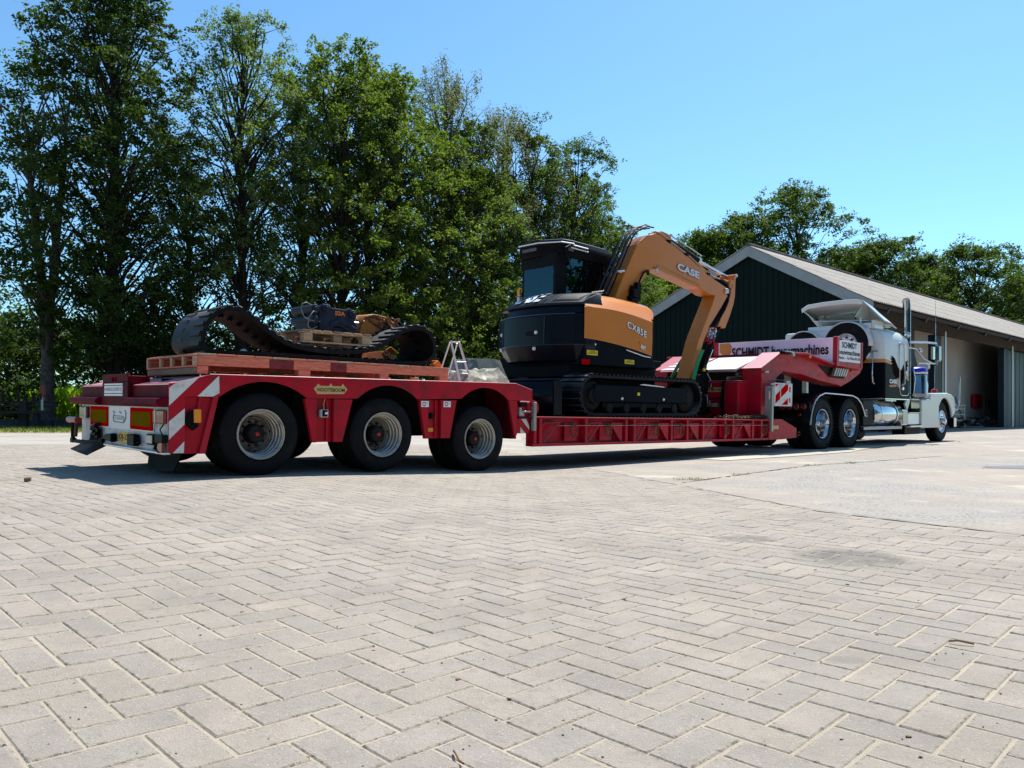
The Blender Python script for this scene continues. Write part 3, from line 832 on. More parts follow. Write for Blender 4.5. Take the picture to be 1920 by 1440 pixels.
# ------------------------------------------------------------------ low loader
def arc3(p0, p1, p2, n=12):
    # circle arc through three points in the plane
    (x1, y1), (x2, y2), (x3, y3) = p0, p1, p2
    d = 2 * (x1 * (y2 - y3) + x2 * (y3 - y1) + x3 * (y1 - y2))
    ux = ((x1 ** 2 + y1 ** 2) * (y2 - y3) + (x2 ** 2 + y2 ** 2) * (y3 - y1) + (x3 ** 2 + y3 ** 2) * (y1 - y2)) / d
    uy = ((x1 ** 2 + y1 ** 2) * (x3 - x2) + (x2 ** 2 + y2 ** 2) * (x1 - x3) + (x3 ** 2 + y3 ** 2) * (x2 - x1)) / d
    r = math.hypot(x1 - ux, y1 - uy)
    a0, a1, a2 = [math.atan2(q[1] - uy, q[0] - ux) for q in (p0, p1, p2)]
    def un(a, ref, s):
        while s * (a - ref) < 0: a += s * 2 * PI
        return a
    s = 1 if un(a1, a0, 1) < un(a2, a0, 1) else -1
    a2 = un(a2, a0, s)
    return [(ux + r * math.cos(a0 + (a2 - a0) * i / n), uy + r * math.sin(a0 + (a2 - a0) * i / n)) for i in range(n + 1)]

def tyre_prof(R, r, wd):
    # (radius, across) half profile, closed ring
    p = [(r * 1.0, wd * .10), (r + (R - r) * .12, wd * .03), (r + (R - r) * .45, 0), (R - .045, wd * .035), (R - .018, wd * .07), (R - .004, wd * .12), (R, wd * .16)]
    g = []
    for k in (.30, .50, .70):
        g += [(R, wd * (k - .03)), (R - .012, wd * (k - .022)), (R - .012, wd * (k + .022)), (R, wd * (k + .03))]
    q = [(a, wd - b) for a, b in p][::-1]
    return p + g + q + [p[0]]

DISCM = M('dirty_wheel_disc', (.15, .14, .125), .5, .3, var=.35, vs=14, dirt=(.05, .04, .03), da=.5, ds=16)
def road_wheel(root, s, z, v, sgn, R=.394, r=.237, wd=.245, style='trailer', rimmat=RIM, dual=True, label=None):
    # sgn: +1 when the outer face looks towards -across
    def prof(pr): return [(a, b) for a, b in pr]
    m = MB(); m.lathe(tyre_prof(R, r, wd), (s, v, z), (0, sgn, 0), 56)
    t = m.build('tyre', RUBBER, root, smooth=30, label=label)
    k = r / .237
    if style == 'trailer':
        pr = [(.222, .020), (.238, .022), (.242, .006), (.237, -.003), (.228, -.002), (.222, .010), (.216, .014), (.213, .044), (.203, .050), (.2025, .078), (.206, .082), (.203, .092), (.193, .098), (.191, .135), (.183, .142), (.181, .185), (.174, .192)]
        rm = MB(); rm.lathe([(a * k, b) for a, b in pr], (s, v, z), (0, sgn, 0), 48); rm.build('rim', rimmat, t, smooth=40)
        dk = MB(); dk.lathe([(.176, .190), (.166, .180), (.160, .175), (.150, .178), (.135, .195), (.118, .197), (.10, .197)], (s, v, z), (0, sgn, 0), 40); dk.build('wheel_disc', DISCM, t, smooth=40)
        h = MB()
        h.lathe([(.10, .21), (.095, .16), (.088, .115), (.075, .10), (.05, .095), (0, .095)], (s, v, z), (0, sgn, 0), 24)
        for i in range(10):
            a = 2 * PI * i / 10
            c = Vector((s + .118 * math.cos(a), v + sgn * .197, z + .118 * math.sin(a)))
            h.cyl(c, c - Vector((0, sgn * .03, 0)), .013, 6)
        for i in range(4):
            a = 2 * PI * i / 4 + .12
            c = Vector((s + .165 * math.cos(a), v + sgn * .181, z + .165 * math.sin(a)))
            h.cyl(c, c - Vector((0, sgn * .004, 0)), .014, 10)
        h.build('hub', HUBM, t, smooth=35)
        d = MB(); d.lathe([(.022, .098), (.02, .086), (0, .084)], (s, v, z), (0, sgn, 0), 12); d.build('hub_cap', REDK, t)
    elif style == 'drive':
        pr = [(.20, .24), (.262, .03), (.268, .0), (.262, -.006), (.252, .0), (.246, .02), (.238, .03), (.232, .08), (.228, .18), (.21, .225), (.18, .228), (.10, .23)]
        rm = MB(); rm.lathe([(a * r / .27, b) for a, b in pr], (s, v, z), (0, sgn, 0), 48); rm.build('rim', rimmat, t, smooth=40)
        h = MB(); h.lathe([(.11, .23), (.075, .22), (.07, .12), (.062, .09), (.045, .07), (.02, .062), (0, .06)], (s, v, z), (0, sgn, 0), 24)
        for i in range(10):
            a = 2 * PI * i / 10
            c = Vector((s + .142 * math.cos(a), v + sgn * .23, z + .142 * math.sin(a)))
            h.cyl(c, c - Vector((0, sgn * .025, 0)), .014, 6)
        h.build('hub', CHROME, t, smooth=35)
    else:
        pr = [(.20, .20), (.262, .03), (.268, .0), (.262, -.006), (.252, .0), (.246, .02), (.236, .03), (.225, .03), (.20, .012), (.17, .0), (.10, -.005)]
        rm = MB(); rm.lathe([(a * r / .27, b) for a, b in pr], (s, v, z), (0, sgn, 0), 48); rm.build('rim', rimmat, t, smooth=40)
        h = MB(); h.lathe([(.105, 0), (.10, -.05), (.08, -.09), (.05, -.105), (0, -.11)], (s, v, z), (0, sgn, 0), 24)
        for i in range(10):
            a = 2 * PI * i / 10
            c = Vector((s + .142 * math.cos(a), v - sgn * .0, z + .142 * math.sin(a)))
            h.cyl(c, c - Vector((0, sgn * .05, 0)), .016, 6)
            c = Vector((s + .205 * math.cos(a + .3), v + sgn * .012, z + .205 * math.sin(a + .3)))
        h.build('hub', CHROME, t, smooth=35)
        h = MB()
        for i in range(10):
            a = 2 * PI * i / 10 + .3
            c = Vector((s + .195 * math.cos(a), v + sgn * .010, z + .195 * math.sin(a)))
            h.cyl(c, c - Vector((0, sgn * .006, 0)), .017, 10)
        h.build('rim_hole', BLACK, t)
    if dual:
        m = MB(); m.lathe(tyre_prof(R, r, wd), (s, v + sgn * (wd + .05), z), (0, sgn, 0), 40)
        m.build('inner_tyre', RUBBER, root, smooth=30)
    return t

TR_ = thing('low_loader_trailer', 'red six wheel low loader trailer with striped rear corners, long low deck and gooseneck', 'trailer', (0, 0, 0), FRAMET)
WID = 2.72
arches = [((-.41, .866), (.02, 1.014), (.462, .861)), ((1.037, .869), (1.405, 1.016), (1.795, .873)), ((2.43, .889), (2.79, 1.024), (3.166, .883))]
top_line = [(-.86, .972), (-.62, 1.03), (-.52, 1.060), (3.29, 1.083), (3.58, 1.007), (3.58, .872)]
out = list(top_line)
for a in arches[::-1]: out += arc3(a[2], a[1], a[0], 14)
out += [(-.72, .862), (-.72, .362), (-.86, .362)]
for vv, w_ in ((0, .012), (WID, -.012)):
    m = MB(); m.prism(out, 'y', vv, vv + w_); m.build('side_fascia', RED, TR_, bevel=.004, seg=2)
# top plates
m = MB()
tp = [(-.86, .968), (-.62, 1.026), (-.52, 1.056), (3.28, 1.079), (3.575, 1.003)]
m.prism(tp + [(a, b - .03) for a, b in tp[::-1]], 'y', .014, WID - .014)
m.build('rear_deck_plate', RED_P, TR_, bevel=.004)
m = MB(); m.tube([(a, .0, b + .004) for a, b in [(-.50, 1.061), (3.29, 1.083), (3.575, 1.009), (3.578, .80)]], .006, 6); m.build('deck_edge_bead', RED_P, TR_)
# underside darkness: chassis, arches liner
m = MB(); m.box(-.6, 3.5, .60, 2.1, .60, .95); m.box(-.5, 10.2, .95, 1.2, .42, .62); m.box(-.5, 10.2, 1.5, 1.75, .42, .62)
for s0 in (.0, 1.37, 2.74): m.cyl((s0, .35, .50), (s0, 2.35, .50), .06, 12); m.box(s0 - .12, s0 + .12, .75, .9, .45, .8); m.box(s0 - .12, s0 + .12, 1.8, 1.95, .45, .8)
m.build('axle_assembly', BLACKM, TR_)
m = MB(); m.box(.46, .60, .3, .34, .5, .92); m.box(-.72, 3.5, .58, .60, .55, 1.03); m.build('wheel_housing', BLACKM, TR_)
# skirts between wheels
def skirt(s0, s1, b0, b1, r0, r1, zt, zb):
    m = MB()
    m.prism([(s0, zt), (r0, zt), (r0, zb), (b0, zb)], 'y', .012, .06)
    m.prism([(r1, zt), (s1, zt), (b1, zb), (r1, zb)], 'y', .012, .06)
    m.prism([(r0, zt), (r1, zt), (r1, zb), (r0, zb)], 'y', .06, .075)
    m.box(r0 + (r1 - r0) * .62, r0 + (r1 - r0) * .72, .035, .06, zb + .01, zt)
    return m.build('wheel_skirt', RED, TR_, bevel=.003)
skirt(.441, .985, .528, .869, .575, .765, .858, .425)
skirt(1.834, 2.367, 1.919, 2.272, 1.96, 2.14, .868, .434)
m = MB(); m.prism([(3.193, .878), (3.338, .874), (3.338, .448), (3.292, .449)], 'y', .012, .05); m.box(3.338, 3.36, .05, .3, .40, .87); m.build('wheel_skirt', RED, TR_, bevel=.003)
# rear leg panel with slanted rib
m = MB(); m.prism([(-.716, .86), (-.43, .86), (-.535, .355), (-.716, .355)], 'y', .035, .05); m.build('rear_leg_panel', RED, TR_)
m = MB(); m.prism([(-.469, .862), (-.42, .862), (-.535, .352), (-.594, .352)], 'y', .0, .036); m.prism([(-.592, .862), (-.572, .862), (-.61, .60), (-.63, .60)], 'y', .012, .036); m.build('leg_rib', RED_P, TR_, bevel=.003)
# wheels near and far
for s0, z0 in ((0, .516), (1.37, .489), (2.74, .414)):
    road_wheel(TR_, s0, z0, .02, 1)
    m = MB(); m.lathe(tyre_prof(.394, .237, .245), (s0, WID - .02, z0), (0, -1, 0), 36); m.lathe(tyre_prof(.394, .237, .245), (s0, WID - .32, z0), (0, -1, 0), 36)
    m.lathe([(.23, .05), (.19, .14), (.05, .14)], (s0, WID - .02, z0), (0, -1, 0), 24)
    m.build('far_tyre', RUBBER, TR_, smooth=30)
# striped corner
def stripe(p, y=-.002, mat=REFW, name='reflective_stripe', par=TR_):
    m = MB(); m.prism(p, 'y', y, y + .003); return m.build(name, mat, par)
stripe([(-.856, .937), (-.80, .982), (-.60, 1.036), (-.856, .781)])
stripe([(-.42, 1.055), (-.414, .897), (-.475, .866), (-.612, .866)])
stripe([(-.722, .758), (-.722, .618), (-.857, .482), (-.857, .641)])
stripe([(-.724, .467), (-.728, .364), (-.822, .365)])
# marker light on rear leg
m = MB(); m.prism([(-.69, .73), (-.655, .74), (-.60, .60), (-.655, .56), (-.72, .63)], 'y', -.02, .02); m.bar((-.70, .0, .655), (-.62, -.03, .66), .03, .04); m.build('lamp_bracket', BLACK, TR_, bevel=.004)
m = MB(); m.box(-.655, -.592, -.045, -.02, .632, .752); m.build('marker_lamp', AMBER, TR_, bevel=.006)
# name plate
m = MB(); m.prism([(.53, .961), (.562, .992), (.578, 1.012), (.60, .992), (.70, .992), (.719, 1.020), (.738, .992), (.838, .992), (.858, 1.018), (.876, .994), (.910, .963), (.87, .914), (.572, .908)], 'y', -.004, -.001)
m.build('name_plate', GOLD, TR_)
m = MB(); m.prism([(.545, .960), (.572, .986), (.60, .983), (.84, .984), (.87, .988), (.895, .962), (.862, .922), (.58, .917)], 'y', -.006, -.004); m.build('name_plate_field', M('plate_gold_field', (.52, .38, .17), .5, spec=.1), TR_)
lettering('NOOTEBOOM', (.568, -.0075, .934), .31, .036, SIDE, INK, TR_, bold=.02, depth=0)
# small signs
for s0 in (1.856, 2.170):
    m = MB(); m.box(s0, s0 + .104, .006, .010, .789, .855); l_ = m.build('round_mark_label', WHITE, TR_)
    m = MB(); m.lathe([(.024, 0), (.016, 0)], (s0 + .038, .0045, .822), (0, 1, 0), 20); m.build('ring_mark', INK, TR_)
    m = MB(); m.box(s0 + .07, s0 + .085, .003, .005, .828, .838); m.build('tick_mark', INKG, TR_)
m = MB(); m.box(1.971, 2.055, .045, .058, .508, .555); m.build('side_reflector', AMBER, TR_, bevel=.004)
m = MB(); m.box(.612, .70, .0, .055, .675, .755); m.build('valve_box', M('grey_box', (.45, .46, .47), .4), TR_, bevel=.01, seg=2)
m = MB(); m.box(.628, .684, -.012, 0, .684, .748); m.build('valve_box_face', BLACK, TR_, bevel=.004)
m = MB(); m.box(.652, .682, -.0145, -.012, .706, .728); m.build('valve_label', WHITE, TR_)
m = MB(); m.tube([(.665, .03, .755), (.66, .03, .80), (.675, .035, .86)], .004, 6); m.build('valve_cable', GOLD, TR_)
m = MB(); m.lathe([(.024, 0), (.026, -.02), (0, -.024)], (2.02, .06, .70), (0, 1, 0), 14, ); m.box(2.005, 2.035, .02, .06, .655, .715); m.build('pull_knob', BLACK, TR_)

# rear end ---------------------------------------------------------------
m = MB(); m.box(-.86, -.80, .012, WID - .012, .37, .80); m.build('rear_panel', WHITE_D, TR_, bevel=.005)
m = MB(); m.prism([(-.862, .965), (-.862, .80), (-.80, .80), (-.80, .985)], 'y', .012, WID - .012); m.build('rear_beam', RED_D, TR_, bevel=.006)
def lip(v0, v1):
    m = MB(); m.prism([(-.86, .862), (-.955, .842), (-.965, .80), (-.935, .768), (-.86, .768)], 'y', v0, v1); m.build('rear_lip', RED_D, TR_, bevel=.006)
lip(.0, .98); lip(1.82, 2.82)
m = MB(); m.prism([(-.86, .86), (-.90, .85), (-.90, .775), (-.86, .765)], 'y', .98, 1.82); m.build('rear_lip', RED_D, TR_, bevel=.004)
# coupling plate with a slot
m = MB(); m.box(-.905, -.875, .96, 1.78, .80, 1.00); m.box(-.905, -.875, .96, 1.29, 1.00, 1.06); m.box(-.905, -.875, 1.46, 1.78, 1.00, 1.06); m.box(-.905, -.875, .98, 1.76, 1.045, 1.078)
m.box(-.875, -.70, .96, .99, .80, 1.06); m.box(-.875, -.70, 1.75, 1.78, .80, 1.06)
m.build('coupling_plate', RED_D, TR_, bevel=.006)
m = MB(); m.box(-.913, -.906, 1.10, 1.68, .862, .985); m.build('rear_sign', WHITE, TR_)
m = MB(); m.box(-.9155, -.9125, 1.10, 1.68, .882, .889); m.box(-.9155, -.9125, 1.10, 1.68, .962, .969); m.build('sign_rule', INK, TR_)
lettering('HANDELSG. SCHERF AIJ', (-.9145, 1.66, .903), .54, .042, REAR, INKG, TR_, bold=.01)
def rpanel(name, v0, v1, z0, z1, mat, d=.872, t=.004):
    m = MB(); m.box(-d, -d + t, min(v0, v1), max(v0, v1), z0, z1); return m.build(name, mat, TR_)
rpanel('white_band', .335, 2.335, .535, .762, WHITE, .868)
for v0, v1 in ((1.69, 2.32), (.355, .985)):
    rpanel('reflector_border', v0, v1, .548, .752, REFRED, .875)
    rpanel('reflector_field', v0 + .055, v1 - .055, .584, .716, OLIVE, .8785)
    rpanel('reflector_mark', (v0 + v1) / 2 - .012, (v0 + v1) / 2 + .012, .625, .655, INK, .880, .0015)
# faint grey emblem in the middle: two birds over a rounded box with a tail fin
m = MB()
for c in (1.50, 1.30):
    m.prism([(c + .05, .706), (c + .02, .70), (c + .01, .722), (c - .004, .70), (c - .06, .694), (c - .01, .688)], 'x', -.8735, -.8725)
m.tube([(-.873, 1.50, .680), (-.873, 1.52, .645), (-.873, 1.50, .605), (-.873, 1.20, .600), (-.873, 1.13, .635), (-.873, 1.12, .690), (-.873, 1.15, .725)], .0035, 5)
m.tube([(-.873, 1.50, .664), (-.873, 1.22, .662), (-.873, 1.17, .64), (-.873, 1.20, .612)], .003, 5)
m.build('emblem', INKG, TR_)
lettering('TRANSPORT', (-.8735, 1.46, .625), .26, .026, REAR, INKG, TR_)
# lamps
m = MB(); m.box(-.895, -.86, .02, .30, .618, .742); m.build('tail_lamp', REDL, TR_, bevel=.012, seg=2)
m = MB(); m.box(-.8985, -.894, .215, .245, .625, .738); m.build('tail_lamp_rib', RIM, TR_)
m = MB(); m.box(-.895, -.86, 2.40, 2.69, .618, .742); m.build('tail_lamp', REDL, TR_, bevel=.012, seg=2)
m = MB(); m.box(-.8985, -.894, 2.41, 2.47, .625, .738); m.build('tail_lamp_rib', RIM, TR_)
rpanel('number_plate', .86, 1.34, .402, .508, YELLOW, .874)
lettering('OJ-23-JY', (-.875, 1.32, .418), .44, .074, REAR, INK, TR_, bold=.01)
m = MB(); m.box(-.93, -.875, .70, .90, .395, .505); m.box(-.92, -.89, .62, .70, .46, .475); m.box(-.92, -.89, .60, .70, .42, .435); m.build('socket', BLACK, TR_, bevel=.01)
m = MB(); m.prism([(1.40, .49), (1.60, .475), (1.66, .455), (1.66, .42), (1.40, .40)], 'x', -.93, -.87); m.build('socket', BLACK, TR_, bevel=.01)
m = MB(); m.box(-.92, -.88, .205, .39, .425, .525); m.build('work_lamp', BLACK, TR_, bevel=.012, seg=2)
m = MB(); m.box(-.924, -.919, .222, .372, .440, .512); m.build('work_lamp_lens', RIM, TR_, bevel=.004)
m = MB(); m.box(-.92, -.87, -.02, .17, .455, .525); m.tube([(-.90, .14, .45), (-.91, .19, .40), (-.90, .10, .375)], .016, 6); m.tube([(-.88, .05, .62), (-.90, .09, .57), (-.89, .06, .52)], .007, 6); m.build('plug_box', BLACK, TR_, bevel=.008)
m = MB(); m.box(-.915, -.895, .0, .07, .37, .46); m.box(-.912, -.892, .07, .12, .38, .45); m.build('chock_holder', REDL, TR_, bevel=.004)
m = MB(); m.box(-.90, -.84, .0, 1.75, .352, .372); m.build('rear_bar', ALUP, TR_, bevel=.004)
# far side arm with amber lamp
m = MB(); m.tube([(-.90, 1.75, .40), (-.98, 2.1, .37), (-1.0, 2.52, .37)], .022, 8); m.tube([(-1.0, 2.50, .37), (-1.0, 2.50, .58)], .022, 8); m.box(-1.02, -.98, 2.44, 2.54, .35, .40)
for k in range(9): m.tube([(-.89, 1.95 + .07 * math.sin(k * 2.1), .40 + .02 * k), (-.93, 2.0 + .10 * math.sin(k * 1.3 + 1), .42 + .018 * k), (-.90, 2.15 + .07 * math.cos(k * 1.9), .38 + .022 * k)], .013, 6)
m.box(-.92, -.88, 1.90, 2.0, .42, .52)
m.build('lamp_arm', BLACK, TR_, smooth=40)
m = MB(); m.cyl((-1.0, 2.30, .60), (-1.0, 2.66, .60), .035, 12); m.build('outrigger_lamp', M('red_amber_lens', (.35, .05, .03), .3), TR_, smooth=40)
m = MB(); m.cyl((-.99, 2.40, .585), (-.99, 2.44, .42), .02, 8); m.build('lamp_stem', RUST, TR_)
# mud flaps
def flap(pts, s0, s1):
    m = MB(); rows = []
    for k in range(7):
        t = k / 6
        rows.append([(s0 + (s1 - s0) * t ** 1.6, a + (c - a) * t, z0 + (z1 - z0) * t) for (a, z0), (c, z1) in pts])
    m.rows(rows); return m.build('mud_flap', RUBBER, TR_, solid=.012)
flap([((2.14, .35), (2.14, .27)), ((2.36, .35), (2.36, .215)), ((2.70, .35), (2.70, .23)), ((2.98, .36), (3.02, .25))], -.75, -.90)
flap([((.55, .36), (.60, .15)), ((.85, .36), (.88, .13)), ((1.15, .36), (1.12, .13)), ((1.50, .36), (1.33, .15))], -.54, -.60)

# low deck --------------------------------------------------------------
def zt(s): return .680 - .0104 * (s - 3.62)
def zb(s): return .297 - .0080 * (s - 3.62)
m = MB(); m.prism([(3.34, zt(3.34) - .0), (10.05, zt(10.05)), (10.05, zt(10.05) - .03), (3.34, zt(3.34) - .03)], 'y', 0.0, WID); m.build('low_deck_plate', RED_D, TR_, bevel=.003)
m = MB()
s0, s1 = 3.60, 9.56
m.prism([(s0, zt(s0) - .03), (s1, zt(s1) - .03), (s1, zb(s1)), (s0, zb(s0))], 'y', .10, .13)
m.prism([(s0, zb(s0) + .035), (s1, zb(s1) + .035), (s1, zb(s1)), (s0, zb(s0))], 'y', .0, .10)
m.prism([(s0, zt(s0)), (s1, zt(s1)), (s1, zt(s1) - .022), (s0, zt(s0) - .022)], 'y', -.008, 0)
m.build('side_beam', RED, TR_, bevel=.003)
ribs = [3.62, 3.72, 4.60, 5.47, 5.66, 6.58, 7.0, 7.45, 8.1, 8.35, 9.0, 9.3]
for i, r0 in enumerate(ribs):
    m = MB(); m.prism([(r0, zt(r0) - .022), (r0 + .05, zt(r0) - .022), (r0 + .05, zb(r0) + .035), (r0, zb(r0) + .035)], 'y', .0, .10)
    m.build('deck_rib', RED, TR_, bevel=.003)
for a, b_, fl in ((3.80, 4.10, 0), (4.66, 4.95, 0), (5.16, 5.42, 1), (5.74, 6.0, 0), (6.28, 6.54, 1), (7.08, 7.36, 1), (7.55, 7.85, 0), (8.45, 8.72, 0), (8.74, 8.98, 1)):
    m = MB(); zc = zt(a) - .09; zl = zb(a) + .035
    m.box(a, b_, .01, .10, zc, zc + .014)
    if fl: m.prism([(a, zc), (b_, zc), (b_, zl), (b_ - .03, zl)], 'y', .02, .035)
    else: m.prism([(a, zl), (a + .02, zl), (b_, zc - .0), (b_ - .03, zc)], 'y', .01, .05)
    m.build('outrigger_bracket', RED, TR_, bevel=.003)
for a in (4.36, 5.08, 6.18, 6.84, 8.15, 9.42):
    m = MB(); ring = [(a + .055 * math.sin(t) * 1, -.012, zt(a) - .18 + .085 * math.cos(t)) for t in [2 * PI * i / 14 for i in range(14)]]
    m.tube(ring, .013, 6, closed=True); m.cyl((a - .03, .03, zt(a) - .11), (a + .03, .03, zt(a) - .11), .02, 8); m.build('lashing_ring', RUST, TR_, smooth=40)
    m = MB(); m.prism([(a - .12, zt(a) - .08), (a + .12, zt(a) - .08), (a + .12, zb(a) + .06), (a - .12, zb(a) + .06)], 'y', .05, .06); m.build('rib_web', RED, TR_)
m = MB(); m.tube([(4.05, -.012, .560), (6, -.012, .548), (9.5, -.012, .515)], .003, 5); m.build('side_cable', RIM, TR_)
# front block of the deck
m = MB(); m.prism([(9.57, zt(9.57) + .002), (10.05, .621), (10.62, .448), (10.62, .268), (10.05, .25), (9.57, .249)], 'y', -.004, .25); m.build('deck_nose', RED, TR_, bevel=.006)
m = MB(); m.prism([(9.57, .64), (10.05, .621), (10.62, .448), (10.62, .268), (10.05, .25), (9.57, .249)], 'y', WID - .25, WID); m.build('deck_nose', RED, TR_, bevel=.006)
m = MB(); m.prism([(9.68, .47), (9.70, .51), (9.75, .50), (9.77, .52), (9.80, .50), (9.84, .515), (9.87, .50), (9.90, .515), (9.93, .47), (9.90, .44), (9.70, .44)], 'y', -.008, -.005); m.build('name_plate', GOLD, TR_)
m = MB(); m.tube([(10.62, -.01, .36), (10.72, -.01, .38), (10.74, -.01, .33), (10.62, -.01, .30)], .012, 6); m.build('nose_shackle', RUST, TR_)
# rear step post with striped board behind it (between bogie and deck)
m = MB(); m.box(3.585, 3.635, -.03, .02, .50, .86); m.build('corner_post', M('grey_steel', (.30, .32, .30), .5, .4, var=.2), TR_, bevel=.004)
m = MB(); m.box(3.37, 3.58, .045, .055, .47, .83); m.build('striped_board', RED, TR_)
for a in ((3.37, .66, 3.43, .83), (3.44, .50, 3.56, .70)):
    m = MB(); m.prism([(3.38, a[1] + .04), (3.45, a[1] + .09), (3.575, a[1] - .10), (3.575, a[1] - .15)] if a[0] < 3.4 else [(3.42, .47), (3.42, .55), (3.50, .47)], 'y', .040, .044); m.build('board_stripe', REFW, TR_)
m = MB(); m.cyl((3.40, .03, .74), (3.55, .0, .745), .014, 8); m.box(3.36, 3.40, -.005, .04, .69, .79); m.build('board_clamp', RIM, TR_, bevel=.003)
m = MB(); m.cyl((3.62, .02, .79), (3.62, .20, .79), .10, 20); m.build('red_drum', RED_P, TR_, smooth=40)
m = MB(); m.box(3.38, 3.50, .0, .05, .80, .86); m.build('rubber_buffer', BLACK, TR_, bevel=.01)
# inner rear ramp wall
m = MB(); m.box(3.30, 3.34, .08, WID - .08, .40, 1.04); m.build('bogie_front_wall', RED_D, TR_)

# gooseneck --------------------------------------------------------------
gp = [(9.55, .62), (9.55, 1.540), (9.56, 1.556), (10.257, 1.865), (11.10, 1.905), (12.35, 1.765), (13.87, 1.70), (13.79, 1.60), (13.28, 1.415), (12.84, 1.29), (12.746, 1.318), (11.853, 1.389), (11.09, 1.487), (10.346, 1.518), (10.109, 1.393), (9.98, 1.12), (9.93, .86), (9.82, .66), (9.80, .62)]
for v0 in (.15, WID - .53):
    m = MB(); m.prism(gp, 'y', v0, v0 + .38); m.build('neck_beam', RED, TR_, bevel=.01, seg=2)
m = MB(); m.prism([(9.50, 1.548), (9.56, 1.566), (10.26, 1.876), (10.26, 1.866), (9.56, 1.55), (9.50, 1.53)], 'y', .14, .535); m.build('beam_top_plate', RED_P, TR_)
# white cover over the cylinder bay
cv = [(9.30, 1.505), (9.33, 1.53), (10.40, 1.86), (10.40, 1.84), (9.35, 1.50)]
m = MB(); m.prism(cv, 'y', .545, 1.46); m.build('cylinder_cover', M('cream_cover', (.72, .69, .63), .45, var=.06, vs=5, dirt=(.45, .38, .30), da=.3, ds=6), TR_, bevel=.004)
m = MB(); m.cyl((9.31, .53, 1.507), (9.31, 1.50, 1.507), .028, 12); m.build('cover_roll_edge', ALUP, TR_, smooth=40)
m = MB(); m.prism(cv, 'y', 1.50, 2.2); m.build('far_cover', RED_P, TR_)
for k in range(4):
    m = MB(); m.prism([(9.34 + .22 * k, 1.54 + .068 * k), (9.44 + .22 * k, 1.571 + .068 * k), (9.44 + .22 * k, 1.575 + .068 * k), (9.34 + .22 * k, 1.544 + .068 * k)], 'y', 1.50, 2.2); m.build('cover_stripe', WHITE, TR_)
m = MB(); m.box(9.95, 10.0, .53, 2.2, .65, 1.5); m.build('bay_wall', BLACKM, TR_)
m = MB(); m.cyl((9.5, .62, 1.44), (9.9, .60, 1.46), .03, 12); m.cyl((9.4, .75, 1.36), (9.9, .66, 1.40), .035, 12); m.build('bay_cylinder', M('dull_rod', (.35, .34, .32), .35, .8), TR_, smooth=40)
# tool box with name plate
m = MB(); m.box(9.22, 9.9, .42, 1.30, .63, 1.300); m.build('valve_cabinet', RED, TR_, bevel=.02, seg=2)
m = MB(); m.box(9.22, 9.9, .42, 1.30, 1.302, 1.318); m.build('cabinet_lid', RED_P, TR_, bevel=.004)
m = MB(); m.box(9.19, 9.22, .70, .74, .66, 1.31); m.tube([(9.20, .70, 1.0), (9.16, .85, .98), (9.18, 1.05, .97), (9.2, 1.2, 1.0)], .012, 6); m.tube([(9.2, .68, 1.31), (9.16, .70, 1.22), (9.16, .74, .95), (9.19, .72, .70)], .018, 6); m.build('hose', BLACK, TR_)
m = MB(); m.box(9.212, 9.217, .76, 1.18, 1.11, 1.19); m.build('name_plate', GOLD, TR_)
lettering('NOOTEBOOM', (9.211, 1.165, 1.125), .39, .05, REAR, INK, TR_, bold=.02)
# platform edge flange, light and lamps
m = MB(); pf = [(10.25, 1.868), (11.02, 1.898), (12.13, 1.762), (13.52, 1.712), (13.52, 1.66), (12.13, 1.715), (11.02, 1.862), (10.25, 1.835)]
m.prism(pf, 'y', .0, .15); m.prism(pf, 'y', WID - .15, WID); m.build('platform_edge', RED, TR_, bevel=.006)
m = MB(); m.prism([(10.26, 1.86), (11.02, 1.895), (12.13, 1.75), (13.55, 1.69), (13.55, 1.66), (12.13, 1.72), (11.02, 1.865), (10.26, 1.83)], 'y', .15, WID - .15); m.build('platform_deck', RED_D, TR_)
m = MB(); m.box(10.10, 10.34, -.01, .10, 1.835, 1.875); m.build('lamp_bracket', BLACKM, TR_); 
m = MB(); m.cyl((10.40, -.03, 1.835), (10.40, .02, 1.835), .045, 14); m.box(10.08, 10.33, -.03, .0, 1.865, 1.885); m.build('side_work_light', RIM, TR_, smooth=40)
for p in ((11.10, 1.82), (13.35, 1.64)):
    m = MB(); m.lathe([(.03, 0), (.026, -.02), (0, -.03)], (p[0], -.0 if p[0] < 12 else .14, p[1]), (0, 1, 0), 10); m.build('marker_lamp', AMBER, TR_, smooth=60)
m = MB(); m.cyl((9.63, .14, 1.48), (9.70, .10, 1.475), .02, 8); m.build('grease_cap', RIM, TR_)
m = MB(); m.tube([(9.55, .13, 1.335), (10.05, .13, 1.345), (10.35, .05, 1.34)], .008, 6); m.build('side_rail', RED_P, TR_)
# rack of slanted plates below the headboard
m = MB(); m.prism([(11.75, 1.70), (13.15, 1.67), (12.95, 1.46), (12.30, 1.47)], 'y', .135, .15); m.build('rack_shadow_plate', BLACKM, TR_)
for k in range(7):
    a = 12.27 + .105 * k
    m = MB(); m.prism([(a + .10, 1.675), (a + .165, 1.672), (a + .05, 1.50), (a - .015, 1.505)], 'y', .085, .135); m.build('rack_plate', RIM if k > 0 else RUST, TR_, bevel=.006)
